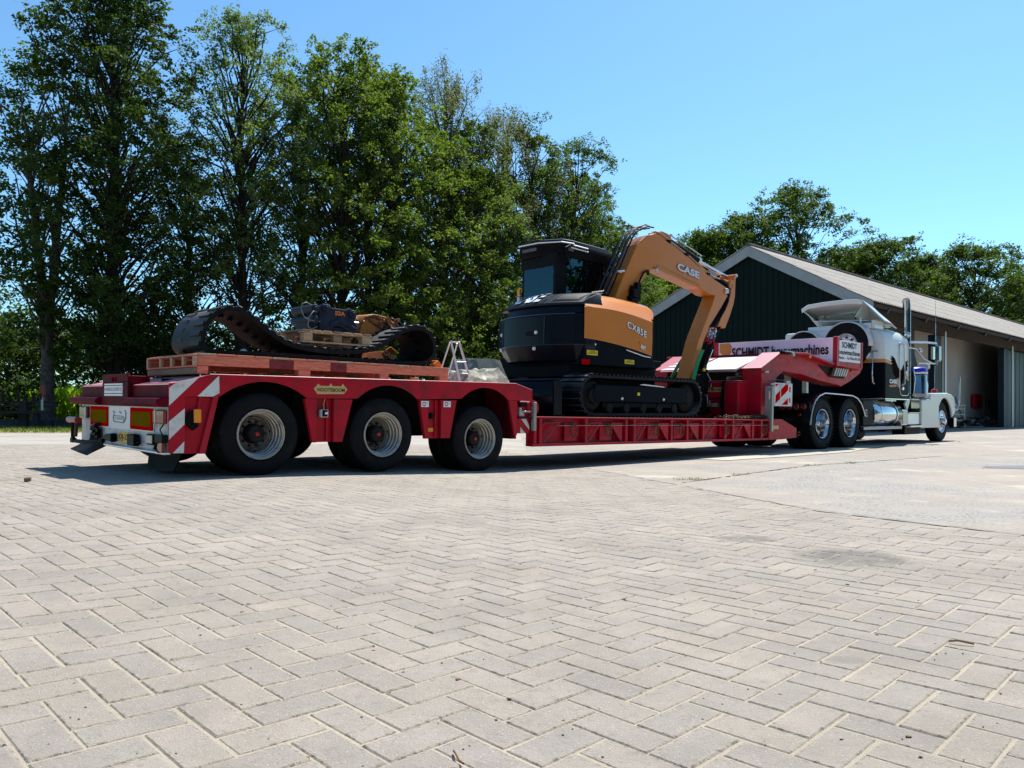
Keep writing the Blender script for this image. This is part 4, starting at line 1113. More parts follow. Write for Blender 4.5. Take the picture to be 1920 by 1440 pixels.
# headboard and side board
m = MB(); m.box(12.245, 12.275, .30, WID + .05, 1.79, 2.285); m.build('headboard', M('pale_lilac_board', (.80, .72, .82), .4, var=.06, vs=2, dirt=(.55, .42, .45), da=.2, ds=4), TR_, bevel=.003)
m = MB(); m.box(12.225, 12.245, WID + .0, WID + .10, 1.80, 2.30); m.build('headboard_post', RED, TR_)
m = MB(); m.box(12.23, 12.34, -.03, .06, 1.70, 2.30); m.build('corner_stanchion', RED_P, TR_, bevel=.008)
m = MB(); m.box(12.22, 12.245, .06, .32, 1.74, 2.28); m.build('headboard_flap', M('headboard_tail', (.80, .72, .82), .4, var=.08), TR_)
lettering('SCHMIDT bouwmachines', (12.217, 2.36, 1.935), 2.22, .225, REAR, INK, TR_, bold=.028, name='lettering')
m = MB(); m.prism([(.32, 1.85), (.30, 1.80), (1.0, 1.80), (1.3, 1.83), (.7, 1.845)], 'x', 12.212, 12.220); m.build('swoosh', GOLD, TR_)
m = MB(); m.prism([(2.68, 2.27), (2.44, 2.275), (2.38, 2.20), (2.40, 2.05), (2.48, 1.95), (2.52, 1.85), (2.66, 1.85), (2.60, 2.0), (2.68, 2.08)], 'x', 12.236, 12.243); m.build('corner_emblem', STRIPE, TR_)
m = MB(); m.box(12.34, 13.44, .0, .03, 1.80, 2.235); m.build('side_board', WHITE, TR_, bevel=.003)
m = MB(); m.box(12.34, 13.50, -.004, .03, 1.70, 1.80); m.box(13.44, 13.52, -.015, .045, 1.70, 2.24); m.build('side_board_frame', RED, TR_, bevel=.005)
lettering('SCHMIDT', (12.52, -.003, 2.085), .72, .125, SIDE, INK, TR_, bold=.03, depth=.0)
lettering('bouwmachines', (12.37, -.003, 1.945), 1.03, .105, SIDE, INK, TR_, bold=.03, depth=.0)
lettering('Almelo  -  Tel. 0546 458 158', (12.38, -.003, 1.85), 1.02, .06, SIDE, INK, TR_, bold=.02, depth=.0)
# warning board at the deck front
GST = M('galvanised_steel', (.36, .38, .36), .45, .5, var=.15)
m = MB(); m.box(9.60, 9.66, -.04, .10, .40, 1.22); m.box(9.60, 10.2, -.03, .0, 1.235, 1.27); m.box(10.12, 10.28, -.04, .02, 1.27, 1.33); m.build('board_post', GST, TR_, bevel=.004)
m = MB(); m.box(9.70, 10.37, -.03, -.018, .862, 1.285); m.build('warning_board', REFW, TR_, bevel=.003)
bb = (9.735, 10.20, .885, 1.262)
for off in (-.30, .0, .30):
    # diagonal stripes clipped to the board
    def clip(poly, x0, x1, z0, z1):
        def cl(poly, f, inter):
            out = []
            for i in range(len(poly)):
                a, b = poly[i], poly[(i + 1) % len(poly)]
                if f(a): out.append(a)
                if f(a) != f(b): out.append(inter(a, b))
            return out
        ix = lambda X: (lambda a, b: (X, a[1] + (b[1] - a[1]) * (X - a[0]) / (b[0] - a[0])))
        iz = lambda Z: (lambda a, b: (a[0] + (b[0] - a[0]) * (Z - a[1]) / (b[1] - a[1]), Z))
        for f, it in ((lambda p: p[0] >= x0, ix(x0)), (lambda p: p[0] <= x1, ix(x1)), (lambda p: p[1] >= z0, iz(z0)), (lambda p: p[1] <= z1, iz(z1))):
            if poly: poly = cl(poly, f, it)
        return poly
    q = clip([(9.4, .72 + off), (10.6, 1.38 + off), (10.6, 1.53 + off), (9.4, .87 + off)], *bb)
    if len(q) > 2: stripe(q, -.033, REFRED, 'board_stripe')
m = MB(); m.box(10.25, 10.29, -.034, -.030, 1.12, 1.22); m.box(10.25, 10.29, -.034, -.030, .93, 1.02); m.build('board_slot', REFRED, TR_)
m = MB(); m.cyl((9.88, -.05, .88), (9.88, -.05, 1.26), .008, 6); m.build('board_rod', ALUP, TR_)
m = MB(); m.box(9.54, 9.56, -.02, .0, .98, 1.13); m.build('side_reflector', M('cream', (.6, .5, .4), .4), TR_)
# chain on the front of the low deck
def chain_heap(name, cx, cv, ls, wv, z, n, label, seed):
    r = random.Random(seed); m = MB()
    for k in range(n):
        c = Vector((cx + r.uniform(-ls, ls), cv + r.uniform(-wv, wv), z + abs(r.gauss(0, .018)) + .012))
        a = Vector((r.uniform(-1, 1), r.uniform(-1, 1), r.uniform(-.5, .5))).normalized(); b_ = a.orthogonal().normalized()
        ring = [c + a * .036 * math.cos(t) + b_ * .021 * math.sin(t) for t in [2 * PI * i / 8 for i in range(8)]]
        m.tube(ring, .007, 4, closed=True)
    return m.build(name, RUST, None, space=FRAMET, org=(cx, cv, z), cat='chain', label=label)
chain_heap('chain', 8.95, .12, .75, .10, .63, 150, 'rusty lashing chain lying along the front edge of the low deck', 4)
chain_heap('chain', 3.42, .9, .32, .25, 1.09, 90, 'heap of rusty brown chain on the rear deck beside the crumpled sheet', 5)
# ------------------------------------------------------------------ excavator
EX = thing('excavator', 'orange and charcoal midi excavator on rubber tracks with its arm folded down', 'excavator', (6.15, 1.3, .655), FRAMET)
def belt_path(s0, s1, zb_, zt_, n=14):
    R = (zt_ - zb_) / 2; zc = (zt_ + zb_) / 2
    p = []
    for i in range(n + 1):
        a = PI / 2 - PI * i / n; p.append((s1 - R + R * math.cos(a), zc + R * math.sin(a)))
    for i in range(n + 1):
        a = -PI / 2 - PI * i / n; p.append((s0 + R + R * math.cos(a), zc + R * math.sin(a)))
    return p
def along(path, step):
    out = []; tot = 0
    n = len(path); acc = 0
    for i in range(n):
        a, b = Vector((*path[i], 0)), Vector((*path[(i + 1) % n], 0)); L = (b - a).length
        while acc < L:
            p = a.lerp(b, acc / L); d = (b - a).normalized(); out.append((p.x, p.y, d.x, d.y)); acc += step
        acc -= L
    return out
for side, (v0, v1) in (('near', (.15, .60)), ('far', (2.0, 2.45))):
    op = belt_path(4.665, 7.625, .685, 1.255); ip = belt_path(4.70, 7.59, .72, 1.22)
    m = MB(); n = len(op)
    vs = [(a, v0, b) for a, b in op] + [(a, v1, b) for a, b in op] + [(a, v0, b) for a, b in ip] + [(a, v1, b) for a, b in ip]
    fs = []
    for i in range(n):
        j = (i + 1) % n
        fs += [(i, n + i, n + j, j), (2 * n + i, 2 * n + j, 3 * n + j, 3 * n + i), (i, j, 2 * n + j, 2 * n + i), (n + i, 3 * n + i, 3 * n + j, n + j)]
    m.add(vs, fs); tb = m.build('track_belt', RUBBERT, EX)
    m = MB()
    for (x, z, dx, dz) in along(op, .094):
        nx, nz = -dz, dx
        c = Vector((x + nx * .013, 0, z + nz * .013))
        for a, b in ((v0, v0 + .30), (v1 - .30, v1)):
            m.obox((c.x, (a + b) / 2, c.z), ((dx, 0, dz), (0, 1, 0), (nx, 0, nz)), (.045, b - a, .03))
    m.build('track_lugs', RUBBERT, tb, kind='stuff')
    m = MB(); m.prism([(5.02, 1.13), (7.20, 1.13), (7.28, 1.0), (7.20, .88), (5.02, .88), (4.95, 1.0)], 'y', v0 + .03, v1 - .05); m.box(5.2, 7.0, v0 + .06, v1 - .06, .80, .88); m.build('track_frame', GREYS, EX, bevel=.01)
    m = MB(); m.lathe([(.0, .0), (.10, 0), (.11, .02), (.20, .03), (.235, .05), (.235, .3), (0, .3)], (7.30, v0 + .03, .97), (0, 1, 0), 28); m.build('idler_wheel', BLACKM, EX, smooth=35)
    m = MB(); m.lathe([(.0, .0), (.10, 0), (.12, .03), (.20, .04), (.225, .06), (.225, .3), (0, .3)], (4.99, v0 + .04, .97), (0, 1, 0), 18); m.build('drive_sprocket', BLACKM, EX, smooth=20)
    for k in range(5):
        m = MB(); m.lathe([(0, 0), (.07, 0), (.085, .03), (.085, .25), (0, .25)], (5.35 + .40 * k, v0 + .05, .80), (0, 1, 0), 14); m.build('track_roller', BLACKM, EX, smooth=35)
    if side == 'near':
        for c in (5.60, 6.62):
            m = MB(); m.lathe([(.022, .0), (.018, -.012), (0, -.014)], (c, v0 + .028, .935), (0, 1, 0), 12); m.build('bolt_cap', WHITE, EX)
        m = MB(); m.box(5.96, 6.02, v0 + .024, v0 + .029, .985, 1.03); m.build('sticker', STICKY, EX)
        m = MB(); m.prism([(6.0, 1.145), (6.65, 1.12), (6.60, 1.135), (6.1, 1.16)], 'y', v0 + .02, v0 + .03); m.build('worn_guard', ALUP, EX)
m = MB(); m.box(5.5, 6.9, .55, 2.05, .95, 1.22); m.cyl((6.15, 1.3, 1.2), (6.15, 1.3, 1.42), .52, 32); m.prism([(4.5, .80), (5.6, .95), (5.6, 1.15), (4.5, 1.05)], 'y', .85, 1.75); m.build('undercarriage', BLACKM, EX, bevel=.01)
# dozer blade at the rear
m = MB(); rows = []
for k in range(9):
    t = k / 8; z = .70 + .47 * t; s = 4.40 - .10 * math.sin(PI * t) * 1.0
    rows.append([(s, .30, z), (s, 1.3, z), (s, 2.38, z)])
m.rows(rows); m.build('dozer_blade', GREYB, EX, solid=.03, smooth=50)
m = MB(); m.cyl((4.39, .30, 1.175), (4.39, 2.38, 1.175), .02, 10); m.box(4.28, 4.44, .29, .315, .69, 1.16); m.box(4.28, 4.44, 2.365, 2.39, .69, 1.16); m.build('blade_edge', GREYB, EX, smooth=30)
# house: lower frame, counterweight, lid
CX, CY = 6.15, 1.3
def arc_ring(R, z, s_in, vn=.40, vf=2.2, n=22, flat=0.0, cham=False):
    hw = (vf - vn) / 2; a0 = math.asin(min(.999, hw / R))
    p = []
    for i in range(n + 1):
        a = -a0 + 2 * a0 * i / n
        s = CX - R * math.cos(a); v = CY + R * math.sin(a)
        s = max(s, CX - R + flat)
        if cham:
            q_ = [(CX - (1.47 - s_) * R / 1.47 - 0, v_) for s_, v_ in ()]
        p.append((s, v, z))
    p.append((s_in, p[-1][1], z)); p.append((s_in, p[0][1], z))
    return p
hw_ = lambda d: (CY - .90 + d * .3, CY + .90 - d)
def poly_ring(R, z, s_in, d):
    base = [(5.04, .40), (4.90, .50), (4.755, .78), (4.70, 1.02), (4.685, 1.30), (4.70, 1.58), (4.755, 1.82), (4.90, 2.10), (5.04, 2.20)]
    e = 1.47 - R
    p = [(s_ + e, CY + (v_ - CY) * (1 - (d if v_ > CY else d * .3) / .9), z) for s_, v_ in base]
    return p + [(s_in, p[-1][1], z), (s_in, p[0][1], z)]
rows = []
for z, R, d in ((1.445, 1.33, .18), (1.48, 1.39, .12), (1.66, 1.455, .03), (1.70, 1.47, 0), (2.11, 1.47, 0), (2.14, 1.455, .02), (2.165, 1.42, .06), (2.25, 1.395, .12), (2.275, 1.38, .14)):
    a, b = hw_(d); rows.append(poly_ring(R, z, 5.25 if z > 1.5 else 5.6, d))
m = MB(); m.loft(rows); cw = m.build('counterweight', GREYB, EX, smooth=11)
for (v_, z_) in ((1.95, 1.90), (1.07, 1.885), (1.97, 1.665), (1.10, 1.65)):
    sx = CX - 1.47 * math.cos(math.asin((v_ - CY) / 1.47)) + .0
    m = MB(); m.lathe([(.030, .005), (.026, -.016), (0, -.018)], (sx - .0, v_, z_), (1, 0, 0), 12); m.build('bolt_cap', WHITE, cw, smooth=50)
m = MB(); sx = 4.69; m.box(sx - .004, sx + .01, 1.06, 1.28, 1.84, 1.91); m.build('lifting_recess', BLACK, cw, bevel=.01)
EDG = M('edge_highlight_gloss', (.03, .04, .06), .15, 0, .6)  # lighter glossy tubes added along the creases to stand in for their highlight
m = MB(); m.tube([(a - .002, b, c - .012) for a, b, c in poly_ring(1.455, 2.155, 5.25, .02)[1:8]], .008, 6); m.build('edge_highlight', EDG, cw, smooth=60)
m = MB(); m.tube([(a - .001, b, c) for a, b, c in poly_ring(1.47, 1.70, 5.25, 0)[0:9]], .004, 6); m.build('edge_highlight', EDG, cw, smooth=60)
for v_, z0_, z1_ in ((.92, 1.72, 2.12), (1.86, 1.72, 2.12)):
    m = MB(); m.tube([(4.712 if v_ < 1 else 4.765, v_, z0_), (4.712 if v_ < 1 else 4.765, v_, z1_)], .005, 6); m.build('edge_highlight', EDG, cw, smooth=60)
rows = []
for z, R, d, si in ((2.28, 1.42, .08, 5.45), (2.31, 1.42, .08, 5.45), (2.40, 1.30, .12, 5.45), (2.47, 1.14, .18, 5.5), (2.49, 1.04, .22, 5.5)):
    a, b = hw_(d); rows.append(arc_ring(R, z, si, a, b))
m = MB(); m.loft(rows); lid = m.build('engine_lid', GREYT, EX, smooth=28)
# lid seam, mesh grille and lettering lie on its sloping back
def lid_pt(v, t, off=.004):   # t 0..1 up the slope
    R = 1.42 - .12 * t - .0; z = 2.31 + .09 * t
    a = math.asin((v - CY) / R)
    nx = Vector((-.6 * math.cos(a), .6 * math.sin(a), .8))
    return Vector((CX - R * math.cos(a), CY + R * math.sin(a), z)) + nx * off
def lid_patch(name, v0, v1, t0, t1, mat, off=.004, n=8):
    m = MB(); m.rows([[tuple(lid_pt(v0 + (v1 - v0) * i / n, t, off)) for t in (t1, t0)] for i in range(n + 1)]); return m.build(name, mat, lid, solid=.002)
MESHG = M('dark_mesh_grille', (.05, .05, .048), .5, .5, var=.8, vs=60)
def lid_pt2(v, t, off=.004):
    # continues over both upper slopes
    prof = [(1.42, 2.31), (1.30, 2.40), (1.14, 2.47), (1.04, 2.49)]
    k = t * 3; i = min(2, int(k)); f = k - i
    R = prof[i][0] * (1 - f) + prof[i + 1][0] * f; z = prof[i][1] * (1 - f) + prof[i + 1][1] * f
    a = math.asin(max(-.999, min(.999, (v - CY) / R)))
    return Vector((CX - R * math.cos(a), CY + R * math.sin(a), z + off))
def lid_patch2(name, v0, v1, t0, t1, mat, off=.004, sk=0.0, n=8, mm=4):
    m = MB(); m.rows([[tuple(lid_pt2(v0 + (v1 - v0) * i / n + sk * (t0 + (t1 - t0) * k / mm), t0 + (t1 - t0) * k / mm, off)) for k in range(mm + 1)] for i in range(n + 1)])
    return m.build(name, mat, lid, solid=.002)
lid_patch2('grille_frame', .52, .88, .10, .66, BLACK, .004, -.04)
lid_patch2('mesh_grille', .545, .855, .16, .60, MESHG, .008, -.04)
lid_patch2('lid_seam', 1.02, 1.035, .0, .9, BLACK, .004, -.06, 1)
lid_patch2('lid_seam', .44, .455, .0, .9, BLACK, .004, -.03, 1)
# CASE on the lid
_cu = [('CASE', 1.70, 1.10)]
def warp_text(txt, v0, v1, t0, t1, mat, parent, bold):
    cu = bpy.data.curves.new('t', 'FONT'); cu.body = txt; cu.offset = bold; cu.resolution_u = 3
    to = bpy.data.objects.new('t', cu); COL.objects.link(to); dg = bpy.context.evaluated_depsgraph_get(); dg.update()
    me = bpy.data.meshes.new_from_object(to.evaluated_get(dg)); bpy.data.objects.remove(to)
    co = np.array([v.co[:] for v in me.vertices]); mn, mx = co.min(0), co.max(0)
    m = MB(); vs = []
    for c in co:
        fx = (c[0] - mn[0]) / (mx[0] - mn[0]); fy = (c[1] - mn[1]) / (mx[1] - mn[1])
        vs.append(tuple(lid_pt2(v0 + (v1 - v0) * fx, t0 + (t1 - t0) * fy, .020)))
    m.add(vs, [tuple(p.vertices) for p in me.polygons]); m.build('lettering', mat, parent)
warp_text('CASE', 1.72, 1.10, .06, .80, M('white_print', (.80, .82, .84), .35), lid, .03)
# revolving frame skirt below the orange door
m = MB()
m.prism([(5.02, 1.785), (5.70, 1.758), (6.30, 1.69), (6.60, 1.615), (6.66, 1.60), (6.70, 1.42), (5.20, 1.41), (5.0, 1.47)], 'y', .415, .47)
m.prism([(5.0, 1.41), (6.80, 1.41), (6.95, 1.47), (6.95, 1.55), (5.0, 1.55)], 'y', .47, 2.18)
m.box(5.3, 7.2, .75, 2.0, 1.40, 1.50); m.box(4.95, 7.0, .62, 2.1, 1.24, 1.42)
m.build('house_skirt', GREYS, EX, bevel=.012, seg=2)
m = MB(); m.tube([(5.96, .40, 1.675), (6.40, .40, 1.602), (6.58, .41, 1.592)], .011, 6); m.build('skirt_edge', ALUP, EX)
for c, z_, w_, h_, mt, nm in ((5.075, 1.555, .235, .07, STICKY, 'warning_sticker'), (5.94, 1.465, .23, .065, STICKY, 'warning_sticker'), (4.97, 1.415, .17, .075, REFRED, 'red_reflector')):
    m = MB(); m.box(c, c + w_, .408, .414, z_, z_ + h_); st = m.build(nm, mt, EX, bevel=.006 if mt is REFRED else 0)
    if mt is STICKY:
        m = MB(); m.box(c + .02, c + w_ - .02, .406, .4075, z_ + h_ * .30, z_ + h_ * .38); m.box(c + .02, c + w_ - .02, .406, .4075, z_ + h_ * .52, z_ + h_ * .60); m.box(c + .06, c + w_ - .06, .406, .4075, z_ + h_ * .74, z_ + h_ * .84); m.build('sticker_print', INK, st)
m = MB(); m.lathe([(.018, 0), (.015, -.012), (0, -.013)], (5.25, .41, 1.715), (0, 1, 0), 10); m.build('bolt_cap', WHITE, EX)
m = MB(); m.lathe([(.014, 0), (0, -.008)], (6.28, .398, 1.81), (0, 1, 0), 10); m.build('lock', INK, EX)
# orange side door and shoulder
rows = []
ss = [5.0, 5.15, 5.3, 5.5, 5.7, 5.9, 6.1, 6.3, 6.45, 6.55, 6.60]
for s in ss:
    t = (s - 5.0) / 1.6
    zb_ = 1.79 - .02 * t - .155 * t ** 1.8
    zc = 2.245 + .03 * math.sin(PI * t) - .095 * t ** 1.7
    vi = .40
    ztp = 2.47 + .02 * math.sin(PI * t); vt = .70
    s2 = s + (.30 if True else 0) * (1 - .1 * t)
    rows.append([(s, vi + .0, zb_), (s, vi - .004, zb_ + .2), (s, vi, zc - .005), (s + .03, vi + .02, zc + .012), (s + .16, vi + .13, zc + .14 - .03 * t), (s2 + .02, vt - .05, ztp - .03 - .05 * t ** 3), (s2 + .10, vt + .10, ztp + .03 - .03 * t ** 3), (s2 + .15, 1.05, ztp + .04 - .02 * t ** 3)])
# rounded front end
s = 6.66
rows.append([(6.62, .42, 1.62), (6.63, .415, 1.85), (6.635, .42, 2.13), (6.68, .45, 2.16), (6.78, .52, 2.20), (6.95, .64, 2.33), (7.10, .80, 2.40), (7.15, 1.05, 2.42)])
rows.append([(6.62, .50, 1.62), (6.64, .50, 1.85), (6.66, .50, 2.08), (6.74, .52, 2.10), (6.86, .58, 2.12), (7.02, .70, 2.20), (7.18, .84, 2.26), (7.24, 1.05, 2.28)])
m = MB(); m.rows(rows); m.build('side_door', ORANGE, EX, smooth=24)
m = MB(); m.box(5.3, 6.6, .46, 1.1, 1.6, 2.15); m.build('engine_block', BLACKM, EX)
for i in range(9):
    z_ = 1.55 + .075 * i
    m = MB(); m.bar((6.64, .43, z_ + .03), (6.90, .62, z_ - .02), .04, .03); m.build('vent_slat', GREYT, EX)
m = MB(); m.prism([(.46, 1.5), (1.0, 1.5), (1.0, 2.25), (.60, 2.22), (.46, 2.10)], 'x', 6.68, 6.72); m.build('vent_backing', BLACK, EX)
SL = Vector((1, 0, -.275)).normalized(); UPV = Vector((0.0, 0, 1))
lettering('CX85E', (5.965, .388, 2.015), .50, .105, SIDE, M('dark_outline_print', (.02, .02, .02), .4), EX, bold=.06, depth=0, basis=(SL, UPV, (0, -1, 0)), spacing=1.15)
lettering('CX85E', (5.965, .386, 2.017), .495, .10, SIDE, M('white_letter', (.78, .80, .80), .35), EX, bold=.022, depth=0, basis=(SL, UPV, (0, -1, 0)), spacing=1.15)
lettering('4WT', (6.30, .388, 1.715), .13, .07, SIDE, WHITE, EX, bold=.04, depth=0, basis=(SL, UPV, (0, -1, 0)))
# cab ---------------------------------------------------------------------
cs0, cs1, cv0, cv1, cz0, cz1 = 5.50, 6.78, 1.42, 2.22, 2.40, 3.20
def pillar(p, q, w_=.06, d_=.06):
    m = MB(); m.bar(p, q, w_, d_); return m.build('cab_pillar', BLACK, EX, bevel=.01)
pillar((cs0 + .03, cv0 + .03, cz0), (cs0 + .03, cv0 + .03, cz1), .07, .12); pillar((cs0 + .03, cv1 - .03, cz0), (cs0 + .03, cv1 - .03, cz1)); pillar((cs1 - .03, cv0 + .03, cz0), (cs1 - .03, cv0 + .03, cz1)); pillar((cs1 - .03, cv1 - .03, cz0), (cs1 - .03, cv1 - .03, cz1))
pillar((6.10, cv0 + .02, cz0), (6.13, cv0 + .02, cz1), .05, .06)
m = MB(); m.box(cs0 + .06, 5.70, cv0 + .0, cv0 + .04, cz0, cz1); m.build('rear_quarter_panel', BLACK, EX)
m = MB(); m.box(cs0, cs1, cv0, cv1, cz0 - .6, cz0 + .10); m.build('cab_base', BLACK, EX, bevel=.02)
rf = [(5.42, 1.76), (5.42, 2.20), (5.50, 2.28), (6.75, 2.28), (6.85, 2.2), (6.85, 1.40), (6.75, 1.36), (5.80, 1.36), (5.58, 1.42)]
rows = []
def scl(p, k, z): return [(6.15 + (a - 6.15) * k, 1.8 + (b - 1.8) * k, z - .035 * (a - 5.4) / 1.4) for a, b in p]
m = MB(); m.loft([scl(rf, .97, 3.19), scl(rf, 1.0, 3.22), scl(rf, 1.0, 3.37), scl(rf, .97, 3.40)]); m.build('cab_roof', BLACK, EX, smooth=30)
m = MB(); m.loft([scl(rf, .93, 3.40), scl(rf, .90, 3.455), scl(rf, .80, 3.475)]); m.build('roof_cap', GREYT, EX, smooth=30)
m = MB(); m.tube([(a, b, 3.395 - .035 * (a - 5.4) / 1.4) for a, b in [(5.40, 2.2), (5.41, 1.76), (5.57, 1.41), (5.80, 1.345)]], .011, 6); m.build('gutter_trim', ALUP, EX)
m = MB(); m.tube([(5.78, 1.345, 3.36), (6.13, 1.345, 3.35)], .011, 6); m.tube([(5.72, 1.345, 3.315), (6.13, 1.345, 3.30)], .013, 6); m.build('door_rail', ALUP, EX)
DAG = M('dull_amber_grey', (.10, .09, .085), .4)
m = MB(); m.box(5.405, 5.415, 1.80, 2.12, 3.28, 3.33); m.build('roof_lamp_bar', DAG, EX)
m = MB(); m.box(5.68, 5.80, 1.352, 1.358, 3.26, 3.31); m.build('roof_lamp_bar', DAG, EX)
m = MB(); m.box(cs0 - .02, cs0 + .02, cv0, cv1, 3.02, 3.22); m.build('rear_header', BLACK, EX)
def pane(name, x0, x1, y0, y1, z0, z1):
    m = MB(); m.box(x0, x1, y0, y1, z0, z1); return m.build(name, GLASSD, EX)
pane('rear_window', cs0 - .006, cs0, cv0 + .08, cv1 - .06, 2.50, 3.03)
pane('side_window', 5.70, 6.09, cv0 - .004, cv0 + .002, 2.46, 3.2)
pane('side_window', 6.14, cs1 - .06, cv0 - .004, cv0 + .002, 2.46, 3.2)
pane('left_window', 5.6, 6.7, cv1 - .006, cv1, 2.50, 3.18)
pane('windscreen', cs1 - .006, cs1, cv0 + .06, cv1 - .06, 2.2, 3.18)
m = MB()
m.tube([(6.14, cv0 - .04, 2.45), (6.14, cv0 - .04, 3.34), (6.62, cv0 - .04, 3.32), (6.64, cv0 - .04, 2.50)], .014, 6, closed=True)
for k in range(17): m.tube([(6.15, cv0 - .04, 2.50 + .048 * k), (6.63, cv0 - .04, 2.50 + .048 * k)], .005, 4)
for k in range(9): m.tube([(6.18 + .052 * k, cv0 - .04, 2.47), (6.18 + .052 * k, cv0 - .04, 3.32)], .003, 4)
m.build('window_guard', BLACK, EX, kind='stuff')
m = MB(); m.prism([(5.75, 2.45), (6.15, 2.45), (6.12, 2.62), (5.95, 2.64), (5.88, 3.0), (5.78, 3.0)], 'y', 1.60, 2.02); m.box(5.80, 5.88, 1.70, 1.92, 2.98, 3.14); m.build('operator_seat', BLACK, EX, bevel=.03, seg=2)
m = MB(); m.box(6.35, 6.45, 1.6, 1.66, 2.5, 2.85); m.box(6.30, 6.6, 1.95, 2.1, 2.4, 2.75); m.build('controls', BLACK, EX)
m = MB(); m.box(5.46, 5.50, 2.23, 2.29, 2.62, 2.72); m.build('side_marker', AMBER, EX); m = MB(); m.box(5.46, 5.50, 2.23, 2.29, 2.48, 2.60); m.build('side_mirror_stub', WHITE_D, EX)
m = MB(); m.tube([(5.7, 1.335, 3.35), (5.60, 1.34, 3.30), (5.65, 1.36, 3.15), (5.75, 1.40, 3.06)], .02, 6); m.build('cab_hose', BLACK, EX)
# boom ----------------------------------------------------------------------
dzB = -.022
def sh(p, dz=dzB): return [(a, b + dz) for a, b in p]
boom = [(6.22, 2.20), (6.30, 2.42), (6.418, 2.602), (6.65, 3.0), (6.86, 3.355), (6.964, 3.525), (7.05, 3.60), (7.153, 3.665), (7.28, 3.73), (7.434, 3.781), (7.588, 3.78), (7.836, 3.697), (8.375, 3.544), (9.099, 3.286), (9.521, 3.177), (9.70, 3.135), (9.78, 3.09), (9.79, 3.03), (9.711, 2.985), (9.387, 2.943), (9.28, 2.93), (9.125, 2.935), (8.843, 3.013), (8.137, 3.112), (7.62, 3.185), (7.50, 3.19), (7.40, 3.165), (7.30, 3.11), (7.153, 2.979), (6.985, 2.80), (6.80, 2.52), (6.70, 2.20)]
m = MB(); m.prism(sh(boom), 'y', 1.0, 1.30); bo = m.build('boom', ORANGE, EX, bevel=.018, seg=2)
m = MB(); m.tube([(7.40, .995, 3.18), (7.52, .993, 3.22), (8.15, .993, 3.135), (8.8, .993, 3.04)], .012, 6); m.build('weld_seam', ORANGE, bo)
m = MB(); m.prism([(7.42, 3.16), (7.52, 3.215), (8.62, 3.045), (8.62, 2.99), (8.15, 3.065), (7.62, 3.14)], 'y', .972, 1.0); m.build('boom_doubler', ORANGE, bo, bevel=.006)
m = MB(); m.lathe([(.032, 0), (.03, -.03), (0, -.034)], (7.475, .99, 3.135), (0, 1, 0), 14); m.lathe([(.055, 0), (.05, -.03), (0, -.034)], (9.70, .99, 3.03), (0, 1, 0), 16)
m.lathe([(.03, 0), (.026, -.02), (0, -.024)], (7.90, 1.0, 3.80), (0, 1, 0), 12); m.lathe([(.03, 0), (.026, -.03), (0, -.034)], (9.995, .97, 3.355), (0, 1, 0), 12); m.build('pin', WHITE_D, EX, smooth=50)
for v_ in (1.04, 1.22):
    m = MB(); m.prism(sh([(7.55, 3.75), (7.60, 3.85), (7.70, 3.87), (7.86, 3.855), (7.96, 3.82), (7.99, 3.77), (7.95, 3.70), (7.86, 3.66)]), 'y', v_, v_ + .04); m.build('cylinder_lug', ORANGE, bo, bevel=.006)
lettering('CASE', (8.085, .985, 3.225), .70, .135, SIDE, M('steel_blue_outline', (.12, .14, .20), .4), EX, bold=.09, depth=0, basis=(Vector((.70, 0, -.085)).normalized(), UPV, (0, -1, 0)))
lettering('CASE', (8.09, .982, 3.23), .69, .125, SIDE, M('silver_letter', (.66, .68, .72), .4), EX, bold=.04, depth=0, basis=(Vector((.70, 0, -.085)).normalized(), UPV, (0, -1, 0)))
# arm cylinder on top
m = MB(); m.cyl((7.93, 1.15, 3.77), (8.97, 1.15, 3.52), .062, 16); m.build('arm_cylinder', BLACKM, EX, smooth=40)
m = MB(); m.cyl((8.95, 1.15, 3.525), (9.98, 1.15, 3.345), .034, 12); m.cyl((8.93, 1.15, 3.53), (9.0, 1.15, 3.515), .072, 14); m.cyl((7.95, 1.06, 3.83), (8.95, 1.06, 3.60), .012, 6); m.build('arm_cylinder_rod', CHROME, EX, smooth=40)
# boom cylinder
m = MB(); m.cyl((7.22, 1.15, 3.03), (6.90, 1.15, 2.62), .036, 12); m.build('boom_cylinder_rod', CHROME, EX, smooth=40)
m = MB(); m.cyl((6.95, 1.15, 2.72), (6.66, 1.15, 2.30), .068, 14); m.box(6.78, 6.98, .96, 1.20, 2.64, 2.80); m.cyl((7.26, 1.0, 3.08), (7.26, 1.3, 3.08), .05, 12); m.build('boom_cylinder', BLACKM, EX, smooth=40)
m = MB(); m.box(6.86, 6.97, .90, .98, 2.70, 2.86); m.box(6.74, 6.93, .88, .99, 2.60, 2.74); m.cyl((6.72, .97, 2.55), (6.95, .97, 2.60), .07, 12); m.tube([(7.22, .99, 3.10), (7.10, .97, 3.05), (7.0, .96, 2.92), (6.94, .96, 2.80)], .02, 6); m.build('boom_work_light', BLACK, EX, bevel=.015)
